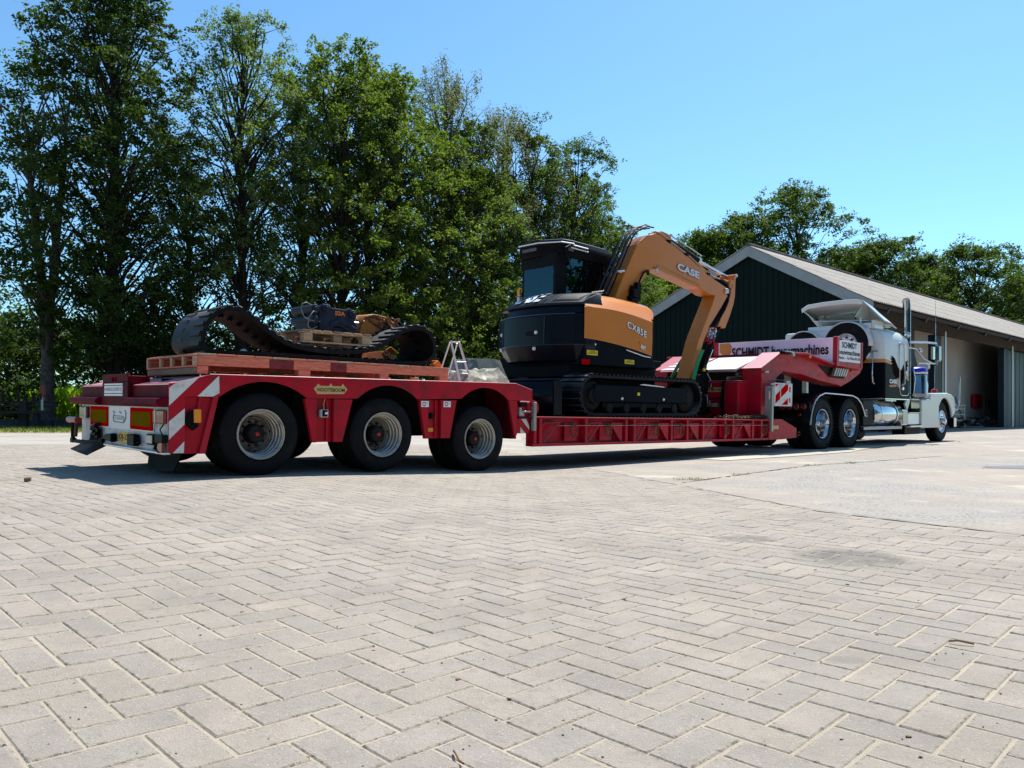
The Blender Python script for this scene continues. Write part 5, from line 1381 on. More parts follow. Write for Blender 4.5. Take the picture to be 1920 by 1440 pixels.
# hose bundles on the back of the boom
hb = [(6.24, 2.50), (6.36, 2.66), (6.60, 3.08), (6.80, 3.43), (6.93, 3.63), (7.08, 3.76), (7.28, 3.84), (7.46, 3.85)]
for k in range(7):
    vv = 1.0 + .045 * k; o_ = .025 + .012 * (k % 2) - .0
    m = MB(); m.tube([(a - .045 - o_ * (1 if i < 5 else .4), vv, b + o_ + dzB + (.03 * math.sin(k * 2.1) if 4 < i < 7 else 0)) for i, (a, b) in enumerate(hb)], .014, 6)
    m.build('hydraulic_hose', BLACK if k % 2 == 0 else M('dark_steel_pipe_%d' % k, (.06, .065, .08), .5, .3), EX, smooth=60)
for k in range(7):
    m = MB(); m.tube([(6.20 + .02 * k, 1.0 + .045 * k, 2.58), (6.12, 1.0 + .045 * k, 2.64), (6.02, 1.02 + .045 * k, 2.58), (6.0, 1.02 + .045 * k, 2.42)], .018, 6); m.build('hydraulic_hose', BLACK, EX, smooth=60)
m = MB(); m.bar((6.45, .99, 2.99), (6.62, .99, 3.02), .03, .03); m.box(6.50, 6.56, .99, 1.33, 2.98, 3.01); m.build('hose_clamp', ALUP, EX)
for k in range(3):
    vv = 1.01 + .032 * k
    m = MB(); m.tube([(7.46, vv, 3.80), (7.60, vv, 3.80), (7.85, vv, 3.715), (8.38, vv, 3.562), (9.10, vv, 3.305), (9.30, vv, 3.255), (9.50, vv, 3.235)], .011, 6); m.build('steel_pipe', M('tan_pipe_%d' % k, (.40, .30, .22), .4, .4), EX, smooth=60)
for p in ((7.86, 3.70), (8.40, 3.55), (9.10, 3.29)):
    m = MB(); m.box(p[0] - .04, p[0] + .04, .99, 1.10, p[1] - .03, p[1] + .015); m.build('pipe_clamp', BLACK, EX)
for k in range(4):
    m = MB(); vv = 1.04 + .05 * k
    m.tube([(9.42, vv, 3.25), (9.60, vv, 3.23), (9.78 + .01 * k, vv, 3.18), (9.86, vv, 3.05), (9.84, vv, 2.86), (9.72, vv, 2.68), (9.55, vv, 2.50), (9.38, vv, 2.34)], .026, 8); m.build('elbow_hose', BLACK, EX, smooth=60)
# arm
arm = [(9.36, 2.98), (9.60, 3.03), (9.80, 2.98), (9.66, 2.74), (9.40, 2.36), (8.998, 2.04), (8.64, 1.33), (8.54, 1.33), (8.60, 1.50), (8.80, 2.02), (9.06, 2.34), (9.28, 2.66)]
arm = [(9.36, 2.96), (9.62, 3.03), (9.80, 2.98), (9.52, 2.68), (9.19, 2.355), (9.0, 2.056), (8.64, 1.33), (8.585, 1.22), (8.46, 1.22), (8.55, 1.40), (8.81, 2.044), (8.98, 2.33), (9.25, 2.75)]
m = MB(); m.prism(sh(arm), 'y', 1.01, 1.29); ar = m.build('arm', ORANGE, EX, bevel=.014, seg=2)
plate = [(9.90, 3.32), (9.93, 3.385), (10.03, 3.405), (10.08, 3.36), (10.065, 3.0), (10.02, 2.84), (9.905, 2.62), (9.74, 2.36), (9.66, 2.345), (9.60, 2.40), (9.52, 2.37), (9.47, 2.36), (9.60, 2.56), (9.80, 2.80), (9.90, 3.0), (9.93, 3.18), (9.85, 3.20)]
for v_ in (1.02, 1.22):
    m = MB(); m.prism(sh(plate), 'y', v_, v_ + .05); m.build('arm_side_plate', ORANGE, ar, bevel=.006)
m = MB(); m.box(9.86, 9.98, 1.02, 1.27, 3.12, 3.20); m.box(9.70, 9.86, 1.03, 1.26, 3.22, 3.26); m.cyl((9.99, .98, 3.335), (9.99, 1.31, 3.335), .05, 14); m.build('arm_head', ORANGE, ar, bevel=.01)
# bucket cylinder, couplings, quick coupler
m = MB(); m.cyl((9.63, 1.12, 2.33), (9.22, 1.12, 1.78), .055, 14); m.cyl((9.22, 1.12, 1.78), (8.98, 1.12, 1.38), .07, 14); m.build('bucket_cylinder', BLACKM, EX, smooth=40)
for k in range(5):
    m = MB(); p0 = Vector((9.36 - .05 * (k % 3), .99 + .03 * k, 2.30 - .05 * (k % 2)))
    m.cyl(p0, p0 + Vector((-.06, -.01, -.16)), .018, 8); m.sphere(tuple(p0 + Vector((-.02, -.01, -.05))), .03, 8); m.build('hose_fitting', CHROME, EX, smooth=50)
    m = MB(); q0 = p0 + Vector((-.07, -.01, -.18)); m.cyl(q0, q0 + Vector((-.04, 0, -.08)), .02, 8); m.build('red_coupling', REDK, EX, smooth=50)
    m = MB(); m.tube([q0 + Vector((-.04, 0, -.08)), q0 + Vector((-.12, .02, -.28)), q0 + Vector((-.24, .02 * k, -.5)), (8.98 + .03 * k, 1.0 + .05 * k, 1.05), (9.02, 1.05, .85)], .014, 6); m.build('tool_hose', BLACK, EX, smooth=60)
m = MB(); m.bar((9.28, 1.0, 1.90), (9.02, 1.0, 1.50), .02, .012); m.build('chrome_strip', CHROME, EX)
m = MB()
m.prism([(8.50, 1.30), (8.98, 1.45), (9.08, 1.30), (9.05, 1.05), (8.85, 1.0), (8.5, 1.1)], 'y', .98, 1.30)
m.prism([(8.70, 1.05), (9.08, 1.05), (9.12, .85), (9.05, .68), (8.72, .68), (8.66, .85)], 'y', .94, 1.36)
m.cyl((8.78, .90, .84), (8.78, 1.40, .84), .06, 14); m.cyl((9.05, .90, .78), (9.05, 1.40, .78), .05, 14); m.cyl((8.86, .93, 1.18), (8.86, 1.36, 1.18), .05, 14); m.box(8.95, 9.15, 1.0, 1.28, 1.05, 1.52)
m.build('quick_coupler', BLACKM, EX, bevel=.012, seg=2)
m = MB(); m.box(8.94, 9.0, .965, .985, 1.48, 1.54); m.build('sticker', STICKY, EX)
m = MB(); m.tube([(9.06, .97, 1.45), (9.20, .97, 1.30), (9.22, .99, 1.15), (9.26, 1.0, 1.02), (9.18, 1.0, .85)], .012, 6); m.tube([(9.0, .93, 1.05), (9.03, .93, .95), (9.03, .94, .82)], .010, 6); m.build('coupler_pipe', ALUP, EX, smooth=60)
m = MB(); m.box(9.0, 9.16, .80, .93, .83, .90); m.cyl((9.16, .84, .86), (9.22, .84, .86), .05, 12); m.build('coupler_stub', WOODD, EX, bevel=.006)
for r_k in range(26):
    rr_ = random.Random(r_k)
    if r_k == 0: mh = MB()
    a = Vector((8.85 + rr_.uniform(-.2, .28), .95 + rr_.uniform(-.05, .35), rr_.uniform(.75, 1.5)))
    mh.tube([a, a + Vector((rr_.uniform(-.1, .1), rr_.uniform(-.08, .02), rr_.uniform(-.12, .05))), a + Vector((rr_.uniform(-.14, .14), rr_.uniform(-.06, .06), rr_.uniform(-.3, -.1)))], .011, 5)
mh.build('coupler_hoses', BLACK, EX, smooth=60)
# lifting slings
def sling(name, p, q, label, wv=.085):
    m = MB(); p, q = Vector(p), Vector(q); rows = []
    for k in range(13):
        t = k / 12; c = p.lerp(q, t) + Vector((-.02 * math.sin(PI * t), 0, .03 * math.sin(PI * t)))
        tw = .5 * math.sin(3 * t)
        d = Vector((math.cos(tw), -math.sin(tw) * .6, 0)) * wv * .5
        rows.append([tuple(c - d), tuple(c + d)])
    m.rows(rows); m.build(name, GREEN, None, space=FRAMET, org=tuple(p), solid=.012, cat='sling', label=label, group='green lifting slings')
sling('lifting_sling', (8.80, 1.60, 1.30), (9.39, 1.60, 1.90), 'green webbing sling slanting up behind the left of the arm')
sling('lifting_sling', (8.57, .95, 1.25), (8.88, .95, 1.87), 'green webbing sling hanging in front of the arm on its right')
# ------------------------------------------------------------------ load on the rear deck
PL = thing('timber_platform', 'large red stained timber platform pallet lying on the rear deck', 'pallet', (-.6, .1, 1.07), FRAMET)
V0, V1, S0, S1 = .14, 1.42, -.56, 2.34
for a, b, w_ in ((S0, .135, 1), (.135, .385, 2), (.385, .80, 1), (.80, .985, 2), (.985, S1, 1)):
    m = MB(); m.box(a + .002, b - .002, V0, V0 + .045, 1.148 - .004 * a, 1.238 - .006 * a); m.build('side_board', WOODR if w_ == 1 else M('maroon_painted_wood_%d' % int(a * 100), (.16, .03, .035), .6, var=.4, vs=14), PL, bevel=.003)
m = MB(); m.box(S0, S1, V1 - .045, V1, 1.14, 1.235); m.build('far_board', WOODR, PL)
for k in range(16):
    a = S0 + (S1 - S0) * k / 16
    m = MB(); m.box(a + .004, a + (S1 - S0) / 16 - .008, V0 + .0, V1, 1.240 - .006 * a + random.uniform(0, .003), 1.256 - .006 * a + .003); m.build('deck_plank', WOODR if k % 4 else WOOD, PL, bevel=.002)
for a, w_ in ((S0, .10), (.44, .13), (1.40, .11), (2.21, .13)):
    m = MB(); m.box(a, a + w_, V0, V0 + .10, 1.072, 1.146); m.build('block', WOODR, PL, bevel=.004)
    m = MB(); m.box(a, a + w_, .72, .84, 1.072, 1.146); m.build('block', WOOD, PL, bevel=.004)
    m = MB(); m.box(a, a + w_, V1 - .1, V1, 1.072, 1.146); m.build('block', WOOD, PL, bevel=.004)
for (a, b) in ((V0, .30), (.42, .66), (.72, .90), (.98, 1.14), (1.22, V1)):
    pass
for a in (V0, .40, .70, 1.0, V1 - .05):
    m = MB(); m.box(S0 - .03, S0, a, a + .05, 1.15, 1.235); m.build('end_block', WOOD, PL, bevel=.003)
m = MB(); m.box(S0 - .03, S0, V0, V1, 1.237, 1.252); m.box(S0 - .03, S0, V0, V1, 1.135, 1.15); m.build('end_rail', WOODR, PL, bevel=.003)
m = MB(); m.box(S0 - .02, S0 + .1, V0 + .01, V1, 1.072, 1.132); m.build('end_sleeper', WOODD, PL, bevel=.006)

# spare rubber track: closed belt lying with two humps ------------------
path = [(-.30, 1.275), (-.38, 1.30), (-.425, 1.35), (-.43, 1.42), (-.405, 1.53), (-.35, 1.63), (-.27, 1.70), (-.17, 1.735), (-.07, 1.725), (.05, 1.665), (.18, 1.565), (.32, 1.475), (.48, 1.415), (.70, 1.385), (.95, 1.378), (1.20, 1.395), (1.40, 1.435), (1.56, 1.51), (1.70, 1.605), (1.85, 1.68), (2.0, 1.712), (2.12, 1.70), (2.22, 1.635), (2.275, 1.53), (2.275, 1.41), (2.20, 1.32), (2.08, 1.275), (1.85, 1.262), (1.4, 1.266), (.8, 1.270), (.2, 1.275), (-.1, 1.274)]
def smooth_closed(p, n=4):
    out = []; m_ = len(p)
    for i in range(m_):
        p0, p1, p2, p3 = [np.array(p[(i + k - 1) % m_]) for k in range(4)]
        for k in range(n):
            t = k / n
            out.append(tuple(.5 * ((2 * p1) + (-p0 + p2) * t + (2 * p0 - 5 * p1 + 4 * p2 - p3) * t * t + (-p0 + 3 * p1 - 3 * p2 + p3) * t ** 3)))
    return out
TK = thing('spare_rubber_track', 'black rubber excavator track lying in two humps on the timber platform', 'track', (.9, .5, 1.255), FRAMET)
sp = smooth_closed(path); sp = sp[::-1] if False else sp
n = len(sp); th_ = .042; tv0, tv1 = .30, .98
inn = []
for i in range(n):
    a, b = np.array(sp[i - 1]), np.array(sp[(i + 1) % n]); d = (b - a) / np.linalg.norm(b - a)
    nn = np.array((d[1], -d[0]))                    # path runs clockwise: inward normal
    inn.append((sp[i][0] + nn[0] * th_, sp[i][1] + nn[1] * th_))
def vshift(p):   # the left hump is skewed, so that its far edge shows
    return .10 * max(0, min(1, (.2 - p[0]) / .6)) + .0
vs = []
for P_ in (sp, inn):
    for vv in (tv0, tv1):
        vs += [(p[0] - (.04 if vv == tv1 else 0) * max(0, (.3 - p[0])), vv + vshift(p), max(p[1], 1.262)) for p in P_]
fs = []
for i in range(n):
    j = (i + 1) % n
    fs += [(i, j, n + j, n + i), (i, 2 * n + i, 2 * n + j, j), (n + i, n + j, 3 * n + j, 3 * n + i)]
m = MB(); m.add(vs, fs); m.build('track_belt', RUBBERT, TK, smooth=40)
RUBI = M('clean_inner_rubber', (.005, .005, .006), .7, spec=.05)
m = MB(); m.add(vs, [(2 * n + i, 3 * n + i, 3 * n + (i + 1) % n, 2 * n + (i + 1) % n) for i in range(n)]); m.build('belt_inside', RUBI, TK, smooth=40)
k = 0
lug_me = None
for (x, z, dx, dz) in along(sp, .098):
    nx, nz = -dz, dx
    on_floor = z < 1.285
    if on_floor: continue
    vz = vshift((x, z))
    for j, (a, b) in enumerate(((tv0 - .002, tv0 + .24), (tv1 - .24, tv1))):
        m = MB(); cxx = x + nx * .006 + dx * .024 * (j * 2 - 1); czz = z + nz * .006 + dz * .024 * (j * 2 - 1)
        m.obox((cxx, (a + b) / 2 + vz, czz), ((dx, 0, dz), (0, 1, 0), (nx, 0, nz)), (.048, b - a, .030)); m.build('tread_lug', RUBBERT, TK, bevel=.005)
m = MB()
for (x, z, dx, dz) in along(inn, .098):
    if z < 1.30: continue
    nx, nz = dz, -dx
    m.obox((x + nx * .02, (tv0 + tv1) / 2 + vshift((x, z)), z + nz * .02), ((dx, 0, dz), (0, 1, 0), (nx, 0, nz)), (.03, .07, .03))
m.build('guide_horns', RUBI, TK, kind='stuff')

# small grey pallet standing on the track
P2 = thing('wooden_pallet', 'small weathered wooden pallet resting in the dip of the spare track', 'pallet', (1.0, .8, 1.41), FRAMET)
for k, a in enumerate((.60, .945, 1.30)):
    for vv in (.34, .74, 1.14):
        m = MB(); m.box(a, a + .10, vv, vv + .09, 1.462, 1.545); m.build('block', WOOD if (k + int(vv * 10)) % 2 else WOODD, P2, bevel=.004)
for vv in (.34, .74, 1.14):
    m = MB(); m.box(.58, 1.42, vv, vv + .09, 1.445, 1.461); m.box(.58, 1.42, vv, vv + .09, 1.546, 1.560); m.build('runner', WOOD, P2, bevel=.002)
for k in range(7):
    a = .58 + k * .122
    m = MB(); m.box(a, a + .095, .33, 1.24, 1.561, 1.577); m.build('top_plank', WOOD if k % 3 else WOODD, P2, bevel=.002)

# tiltrotator / coupler on the pallet
BL = M('dark_blue_steel', (.012, .020, .042), .55, .0, .0, var=.3, vs=6, dirt=(.06, .06, .06), da=.3, ds=8)
TC = thing('tilt_coupler', 'dark blue hydraulic tilt coupler with hoses standing on the small pallet', 'coupler', (1.0, .8, 1.578), FRAMET)
m = MB()
for vv in (.62, .98):
    m.prism([(.93, 1.58), (.93, 1.86), (.97, 1.90), (1.04, 1.90), (1.09, 1.865), (1.26, 1.86), (1.31, 1.88), (1.37, 1.86), (1.40, 1.80), (1.37, 1.74), (1.42, 1.68), (1.40, 1.62), (1.30, 1.60), (1.22, 1.66), (1.14, 1.67), (1.06, 1.62), (1.04, 1.58)], 'y', vv, vv + .035)
m.box(.95, 1.30, .65, .98, 1.60, 1.66); m.prism([(1.05, 1.70), (1.18, 1.76), (1.40, 1.66), (1.38, 1.63), (1.18, 1.71), (1.06, 1.66)], 'y', .60, 1.02)
m.build('coupler_plate', BL, TC, bevel=.01, seg=2)
for p, r1 in (((1.0, 1.85), .045), ((1.33, 1.815), .042), ((.86, 1.83), .05), ((.86, 1.72), .05)):
    m = MB(); m.cyl((p[0], .58, p[1]), (p[0], 1.05, p[1]), r1, 16); m.cyl((p[0], .565, p[1]), (p[0], .58, p[1]), r1 * .55, 10); m.build('pin_boss', BL, TC, smooth=40, bevel=.004)
m = MB(); m.cyl((.90, .7, 1.66), (.90, .7, 1.86), .06, 14); m.box(.82, .93, .65, .95, 1.60, 1.75); m.build('rotator_motor', BL, TC, smooth=40)
lettering('S3A', (1.115, .612, 1.785), .13, .05, SIDE, M('orange_print', (.6, .16, .04), .4), TC, bold=.05, depth=0)
m = MB(); m.tube([(.84, .6, 1.86), (.74, .55, 1.885), (.66, .5, 1.86), (.65, .5, 1.79), (.70, .52, 1.72), (.78, .55, 1.70), (.93, .6, 1.70)], .0055, 7); m.tube([(.90, .6, 1.80), (.82, .55, 1.80), (.75, .52, 1.72), (.74, .52, 1.63), (.79, .54, 1.60), (.88, .58, 1.64)], .0055, 7); m.build('loose_hose', M('pale_hose', (.16, .17, .17), .4), TC, smooth=60)
m = MB(); m.box(1.40, 1.60, .8, .95, 1.70, 1.76); m.build('steel_bar', M('grey_bar', (.30, .33, .36), .4, .5), TC, bevel=.01)

# orange buckets with chains
OB = thing('orange_bucket', 'dark orange digging bucket draped with brown chains behind the small pallet', 'bucket', (1.75, 1.0, 1.5), FRAMET)
ORB = M('rusty_orange_paint', (.46, .16, .035), .5, var=.2, vs=6, dirt=(.18, .07, .03), da=.6, ds=6)
rows = []
for a, b in ((1.51, 1.66), (1.52, 1.72), (1.60, 1.84), (1.72, 1.875), (1.88, 1.86), (2.0, 1.80), (2.06, 1.72)):
    rows.append([(a, .78, b - .02), (a + .015, 1.35, b)])
m = MB(); m.rows(rows); m.build('bucket_shell', ORB, OB, solid=.02, smooth=40)
m = MB(); m.prism([(1.50, 1.56), (1.52, 1.71), (1.60, 1.82), (1.72, 1.855), (1.84, 1.85), (1.90, 1.80), (1.80, 1.62), (1.60, 1.56)], 'y', .79, .80); m.build('bucket_cheek', ORB, OB)
m = MB(); m.tube([(1.52, .785, 1.60), (1.55, .785, 1.73), (1.62, .785, 1.805), (1.74, .785, 1.83), (1.85, .785, 1.80), (1.93, .785, 1.68)], .010, 6); m.tube([(1.66, .785, 1.79), (1.78, .785, 1.73), (1.90, .785, 1.67)], .012, 6); m.build('cheek_rib', RUST, OB)
m = MB(); r_k = random.Random(9)
for k in range(170):
    t = r_k.random()
    if t < .35: c = Vector((1.45 + r_k.uniform(-.05, .12), .78 + r_k.uniform(-.04, .3), r_k.uniform(1.40, 1.80)))
    else: c = Vector((1.86 + r_k.uniform(-.08, .20), .82 + r_k.uniform(-.06, .4), 1.84 - abs(r_k.gauss(0, .05)) - .25 * max(0, r_k.uniform(-.5, .5))))
    a = Vector((r_k.uniform(-1, 1), r_k.uniform(-1, 1), r_k.uniform(-1, 1))).normalized(); b_ = a.orthogonal().normalized()
    m.tube([c + a * .034 * math.cos(q) + b_ * .02 * math.sin(q) for q in [2 * PI * i / 8 for i in range(8)]], .008, 4, closed=True)
m.build('draped_chain', M('brown_chain', (.20, .10, .045), .6, .2, var=.5, vs=20), OB)
m = MB(); m.tube([(2.02, .85, 1.84), (2.10, .82, 1.82), (2.14, .80, 1.77), (2.16, .80, 1.72)], .010, 6); m.build('bucket_cable', RUBBER, OB)
B2 = thing('orange_bucket', 'orange bucket with white lettering seen through the right loop of the spare track', 'bucket', (2.0, 1.1, 1.26), FRAMET)
m = MB(); m.prism([(1.98, 1.44), (2.12, 1.52), (2.20, 1.47), (2.16, 1.36), (2.06, 1.30)], 'y', 1.0, 1.02); m.box(2.02, 2.16, 1.02, 1.5, 1.32, 1.46); m.build('bucket_body', ORB, B2, bevel=.006)
lettering('CASE', (1.995, .997, 1.435), .20, .06, SIDE, WHITE, B2, bold=.04, depth=0, basis=(Vector((.8, 0, -.45)).normalized(), Vector((.45, 0, .8)).normalized(), (0, -1, 0)))
m = MB(); m.prism([(2.27, 1.262), (2.36, 1.27), (2.30, 1.335), (2.22, 1.29)], 'y', .28, .31); m.prism([(2.29, 1.262), (2.38, 1.262), (2.31, 1.34), (2.285, 1.33)], 'y', .31, .42)
m.build('corner_bracket', M('orange_angle', (.62, .17, .03), .4), None, space=FRAMET, org=(2.3, .35, 1.255), cat='bracket', label='bright orange angle bracket at the front end of the timber platform', bevel=.003)
m = MB(); m.sphere((.03, .50, 1.30), .045, 12, (1, 1, 1.1)); m.sphere((.10, .50, 1.295), .03, 10)
m.build('plastic_canister', M('milky_plastic', (.75, .76, .78), .3), None, space=FRAMET, org=(.05, .5, 1.26), cat='canister', label='small whitish plastic canister inside the left hump of the spare track', smooth=60)

# step ladder
LD = thing('step_ladder', 'small aluminium step ladder standing on the front end of the rear deck', 'ladder', (2.8, .3, 1.085), FRAMET)
def lz(p): return p
for a in (((2.655, .50, 1.60), (2.765, .44, 1.09)), ((2.785, .50, 1.605), (2.955, .46, 1.09))):
    m = MB(); m.bar(a[0], a[1], .014, .026); m.build('rail', ALUP, LD, bevel=.003)
for a in (((2.665, .53, 1.58), (2.68, .80, 1.09)), ((2.79, .54, 1.58), (2.86, .84, 1.09))):
    m = MB(); m.bar(a[0], a[1], .012, .020); m.build('rear_leg', ALUP, LD, bevel=.003)
for t in (.03, .50, .78):
    p = Vector((2.655, .50, 1.60)).lerp(Vector((2.765, .44, 1.09)), t); q = Vector((2.785, .50, 1.605)).lerp(Vector((2.955, .46, 1.09)), t)
    m = MB(); m.bar(p, q, .05, .014); m.build('step', ALUP if t > .1 else M('pinkish_cap', (.6, .45, .45), .4), LD, bevel=.003)
m = MB(); m.bar((2.675, .70, 1.27), (2.84, .73, 1.27), .015, .015); m.build('rear_brace', ALUP, LD)

# crumpled sheets
def crumple(name, sx, sv, s0, s1, v0, v1, hfun, z, mat, label, seed, nx=46, nv=30, amp=.03):
    rr = np.random.default_rng(seed); g = rr.normal(0, 1, (nx + 1, nv + 1))
    k = rr.random((40, 3)); m = MB(); rows = []
    def f(a, b):
        s_ = 0
        for (p, q, w_) in k: s_ += abs(math.sin(9 * (p * 3 - 1.5) * a + 9 * (q * 3 - 1.5) * b + 20 * w_)) / 40
        return s_
    for i in range(nx + 1):
        row = []
        for j in range(nv + 1):
            a, b = i / nx, j / nv
            e = min(1, 6 * min(a, 1 - a, b, 1 - b))
            h = hfun(a, b) * e + amp * (f(a, b) - .62) * 5 * e
            row.append((s0 + (s1 - s0) * a + g[i, j] * .004, v0 + (v1 - v0) * b + g[j % nx, j] * .004, z + max(0, h)))
        rows.append(row)
    m.rows(rows); return m.build(name, mat, None, space=FRAMET, org=((s0 + s1) / 2, (v0 + v1) / 2, z), cat='tarpaulin', label=label, smooth=25)
CR = M('creased_pale_foil', (.34, .32, .25), .5, 0, var=.5, vs=9, dirt=(.12, .11, .09), da=.5, ds=12)
CR2 = M('creased_grey_sheet', (.10, .115, .11), .5, 0, var=.35, vs=6, dirt=(.28, .27, .24), da=.3, ds=7)
crumple('foil_sheet', 0, 0, 2.80, 3.55, .35, 1.0, lambda a, b: .10 + .16 * a * (1 - .5 * a) + .04 * math.sin(9 * a) , 1.085, CR, 'crumpled pale foil lying behind the step ladder', 3, amp=.035)
crumple('wrapped_bundle', 0, 0, 3.20, 4.1, .85, 1.6, lambda a, b: .36 * min(1, 3.2 * a) * min(1, 5 * (1 - a)), 1.085, CR2, 'tall bundle wrapped in grey sheet between step ladder and dozer blade', 8, amp=.02)
# ------------------------------------------------------------------ conventional truck tractor
TT = thing('truck_tractor', 'black and white long nosed truck tractor with chrome stacks and white roof wing', 'truck', (12.5, 0, 0), FRAME)
VN, VF = .10, 2.50
for s0 in (11.94, 13.23):
    road_wheel(TT, s0, .522, VN, 1, R=.525, r=.30, wd=.27, style='drive', rimmat=CHROME)
    m = MB(); m.lathe(tyre_prof(.525, .30, .27), (s0, VF, .522), (0, -1, 0), 36); m.lathe(tyre_prof(.525, .30, .27), (s0, VF - .32, .522), (0, -1, 0), 36); m.lathe([(.29, .05), (.2, .17), (.05, .17)], (s0, VF, .522), (0, -1, 0), 20); m.build('far_tyre', RUBBER, TT, smooth=30)
    # shoulder lugs of the drive tread
    m = MB()
    for k in range(44):
        a = 2 * PI * k / 44
        c = Vector((s0 + .519 * math.cos(a), VN + .035, .522 + .519 * math.sin(a)))
        m.obox(c, ((-math.sin(a), 0, math.cos(a)), (0, 1, 0), (math.cos(a), 0, math.sin(a))), (.035, .07, .028))
    m.build('tread_lugs', RUBBER, TT, kind='stuff')
road_wheel(TT, 18.95, .528, .12, 1, R=.528, r=.30, wd=.28, style='steer', rimmat=CHROME, dual=False)
m = MB(); m.lathe(tyre_prof(.528, .30, .28), (18.95, VF, .528), (0, -1, 0), 36); m.build('far_tyre', RUBBER, TT, smooth=30)
m = MB(); m.box(11.3, 20.0, .85, .95, .62, .88); m.box(11.3, 20.0, 1.65, 1.75, .62, .88); m.cyl((11.94, .4, .52), (11.94, 2.2, .52), .12, 12); m.cyl((13.23, .4, .52), (13.23, 2.2, .52), .12, 12); m.box(11.5, 13.8, .95, 1.65, .45, .75); m.box(17.4, 19.6, .6, 2.0, .40, .75); m.box(16.3, 17.3, .75, 1.85, .30, .62); m.box(11.8, 13.2, .75, 1.85, .9, 1.12); m.build('chassis', BLACKM, TT)
m = MB(); m.box(14.9, 15.7, 1.95, 2.45, .25, .75); m.box(16.6, 17.6, .20, .5, .22, .44); m.build('under_box', BLACKM, TT)
# rear mudguards
for v0, v1 in ((.08, .68), (1.92, 2.52)):
    g = [(11.37, .50), (11.40, .68), (11.47, .84), (11.58, .98), (11.75, 1.08), (12.0, 1.14), (12.6, 1.13), (13.30, 1.11), (13.55, 1.06), (13.75, .95), (13.88, .80), (13.95, .68)]
    m = MB(); m.rows([[(a, v0, b), (a, v1, b)] for a, b in g]); m.build('rear_mudguard', BLACK, TT, solid=.02, smooth=40)
    m = MB(); e_ = .0 if v0 < 1 else .5; m.rows([[(a, v0 - .006 + e_, b + .012), (a, v0 + .05 + e_, b + .014)] for a, b in g]); m.build('mudguard_trim', ALU, TT, solid=.006, smooth=40)
    m = MB(); m.tube([(a, v0, b) for a, b in g], .018, 8); m.build('mudguard_rim', CHROME, TT, smooth=60)
for a in (13.0, 12.2):
    m = MB(); m.box(a, a + .09, .95, 1.05, 1.0, 1.55); m.build('frame_post', ALUP, TT)
# tail bar with round lamps
m = MB(); m.box(11.18, 11.22, .0, 2.5, .78, .95); m.build('tail_bar', BLACKM, TT)
for v_ in (.56, .42, .27, .12, 2.1, 2.3):
    m = MB(); m.lathe([(.055, 0), (.058, -.02), (.05, -.025)], (11.18, v_, .865), (1, 0, 0), 18); m.build('tail_lamp_ring', M('lamp_ring_%d' % int(v_ * 100), (.25, .12, .11), .3, .5), TT)
    m = MB(); m.lathe([(.05, -.01), (.03, -.022), (0, -.026)], (11.18, v_, .865), (1, 0, 0), 16); m.build('tail_lamp', REDL, TT, smooth=60)
m = MB(); m.cyl((11.16, .20, .70), (11.14, .20, .70), .03, 10); m.build('reflector', REDL, TT)
# sleeper ------------------------------------------------------------------
SS, SE = 14.98, 16.60
def sec(zr, inset=0.0, s=0.0, top=True):
    # cross-section across the sleeper (v, z), rounded roof
    a, b = VN + inset, VF - inset
    p = [(a, 1.08)]
    p += [(a, 2.30), (a + .008, 2.45), (a + .04, 2.58), (a + .12, 2.68), (a + .28, 2.76), (a + .6, zr - .03), (1.3, zr)]
    q = [(2 * 1.3 - v_, z_) for v_, z_ in p[:-1]][::-1]
    return p + q
rows = []
for s, zr, ins in ((SS, 2.74, .10), (SS + .03, 2.78, .05), (SS + .09, 2.81, .015), (SS + .18, 2.83, 0), (15.8, 2.86, 0), (16.3, 2.84, 0), (16.5, 2.78, 0), (SE, 2.70, .01)):
    rows.append([(s, v_, (z_ if z_ < 2.5 else 2.5 + (z_ - 2.5) * (zr - 2.5) / .36)) for v_, z_ in sec(2.86, ins)])
m = MB(); m.loft(rows); sl = m.build('sleeper', TRUCKW, TT, smooth=35)
# livery: black lower body with orange line, laid just proud of the panels
yb = VN - .004
lo = [(SS + .16, 1.085), (SE - .003, 1.085), (SE - .003, 1.50), (16.25, 1.62), (15.95, 1.72), (15.70, 1.81), (15.45, 1.875), (15.20, 1.905), (SS + .16, 1.91)]
m = MB(); m.prism(lo, 'y', yb, yb + .003); m.build('lower_livery', TRUCKB, sl)
st = [(SS + .16, 1.912), (15.20, 1.907), (15.45, 1.877), (15.70, 1.812), (15.95, 1.722), (16.25, 1.622), (16.595, 1.502), (16.595, 1.60), (16.30, 1.74), (15.95, 1.80), (15.70, 1.90), (15.45, 1.955), (15.20, 1.985), (SS + .16, 1.99)]
m = MB(); m.prism(st, 'y', yb - .001, yb + .003); m.build('stripe', STRIPE, sl)
# rounded rear corner + back wall livery
def wrap(z0, z1, mat, name, off=.004):
    pr = [(SS + .16, VN - off), (SS + .09, VN + .015 - off), (SS + .03, VN + .05 - off * .8), (SS - off * .7, VN + .10), (SS - off, VN + .14), (SS - off, VF - .14), (SS - off * .7, VF - .10), (SS + .03, VF - .05 + off)]
    m = MB(); m.rows([[(a, b, z0), (a, b, z1)] for a, b in pr]); m.build(name, mat, sl, smooth=50)
wrap(1.085, 1.91, TRUCKB, 'lower_livery'); wrap(1.912, 1.99, STRIPE, 'stripe', .0055)
m = MB(); m.box(SS + .12, SE, VN - .01, VN + .02, 1.06, 1.082); m.build('sill_trim', CHROME, TT)
m = MB(); m.box(15.1, 15.7, VN - .03, VN, 1.02, 1.045); m.build('step_plate', ALUP, TT)
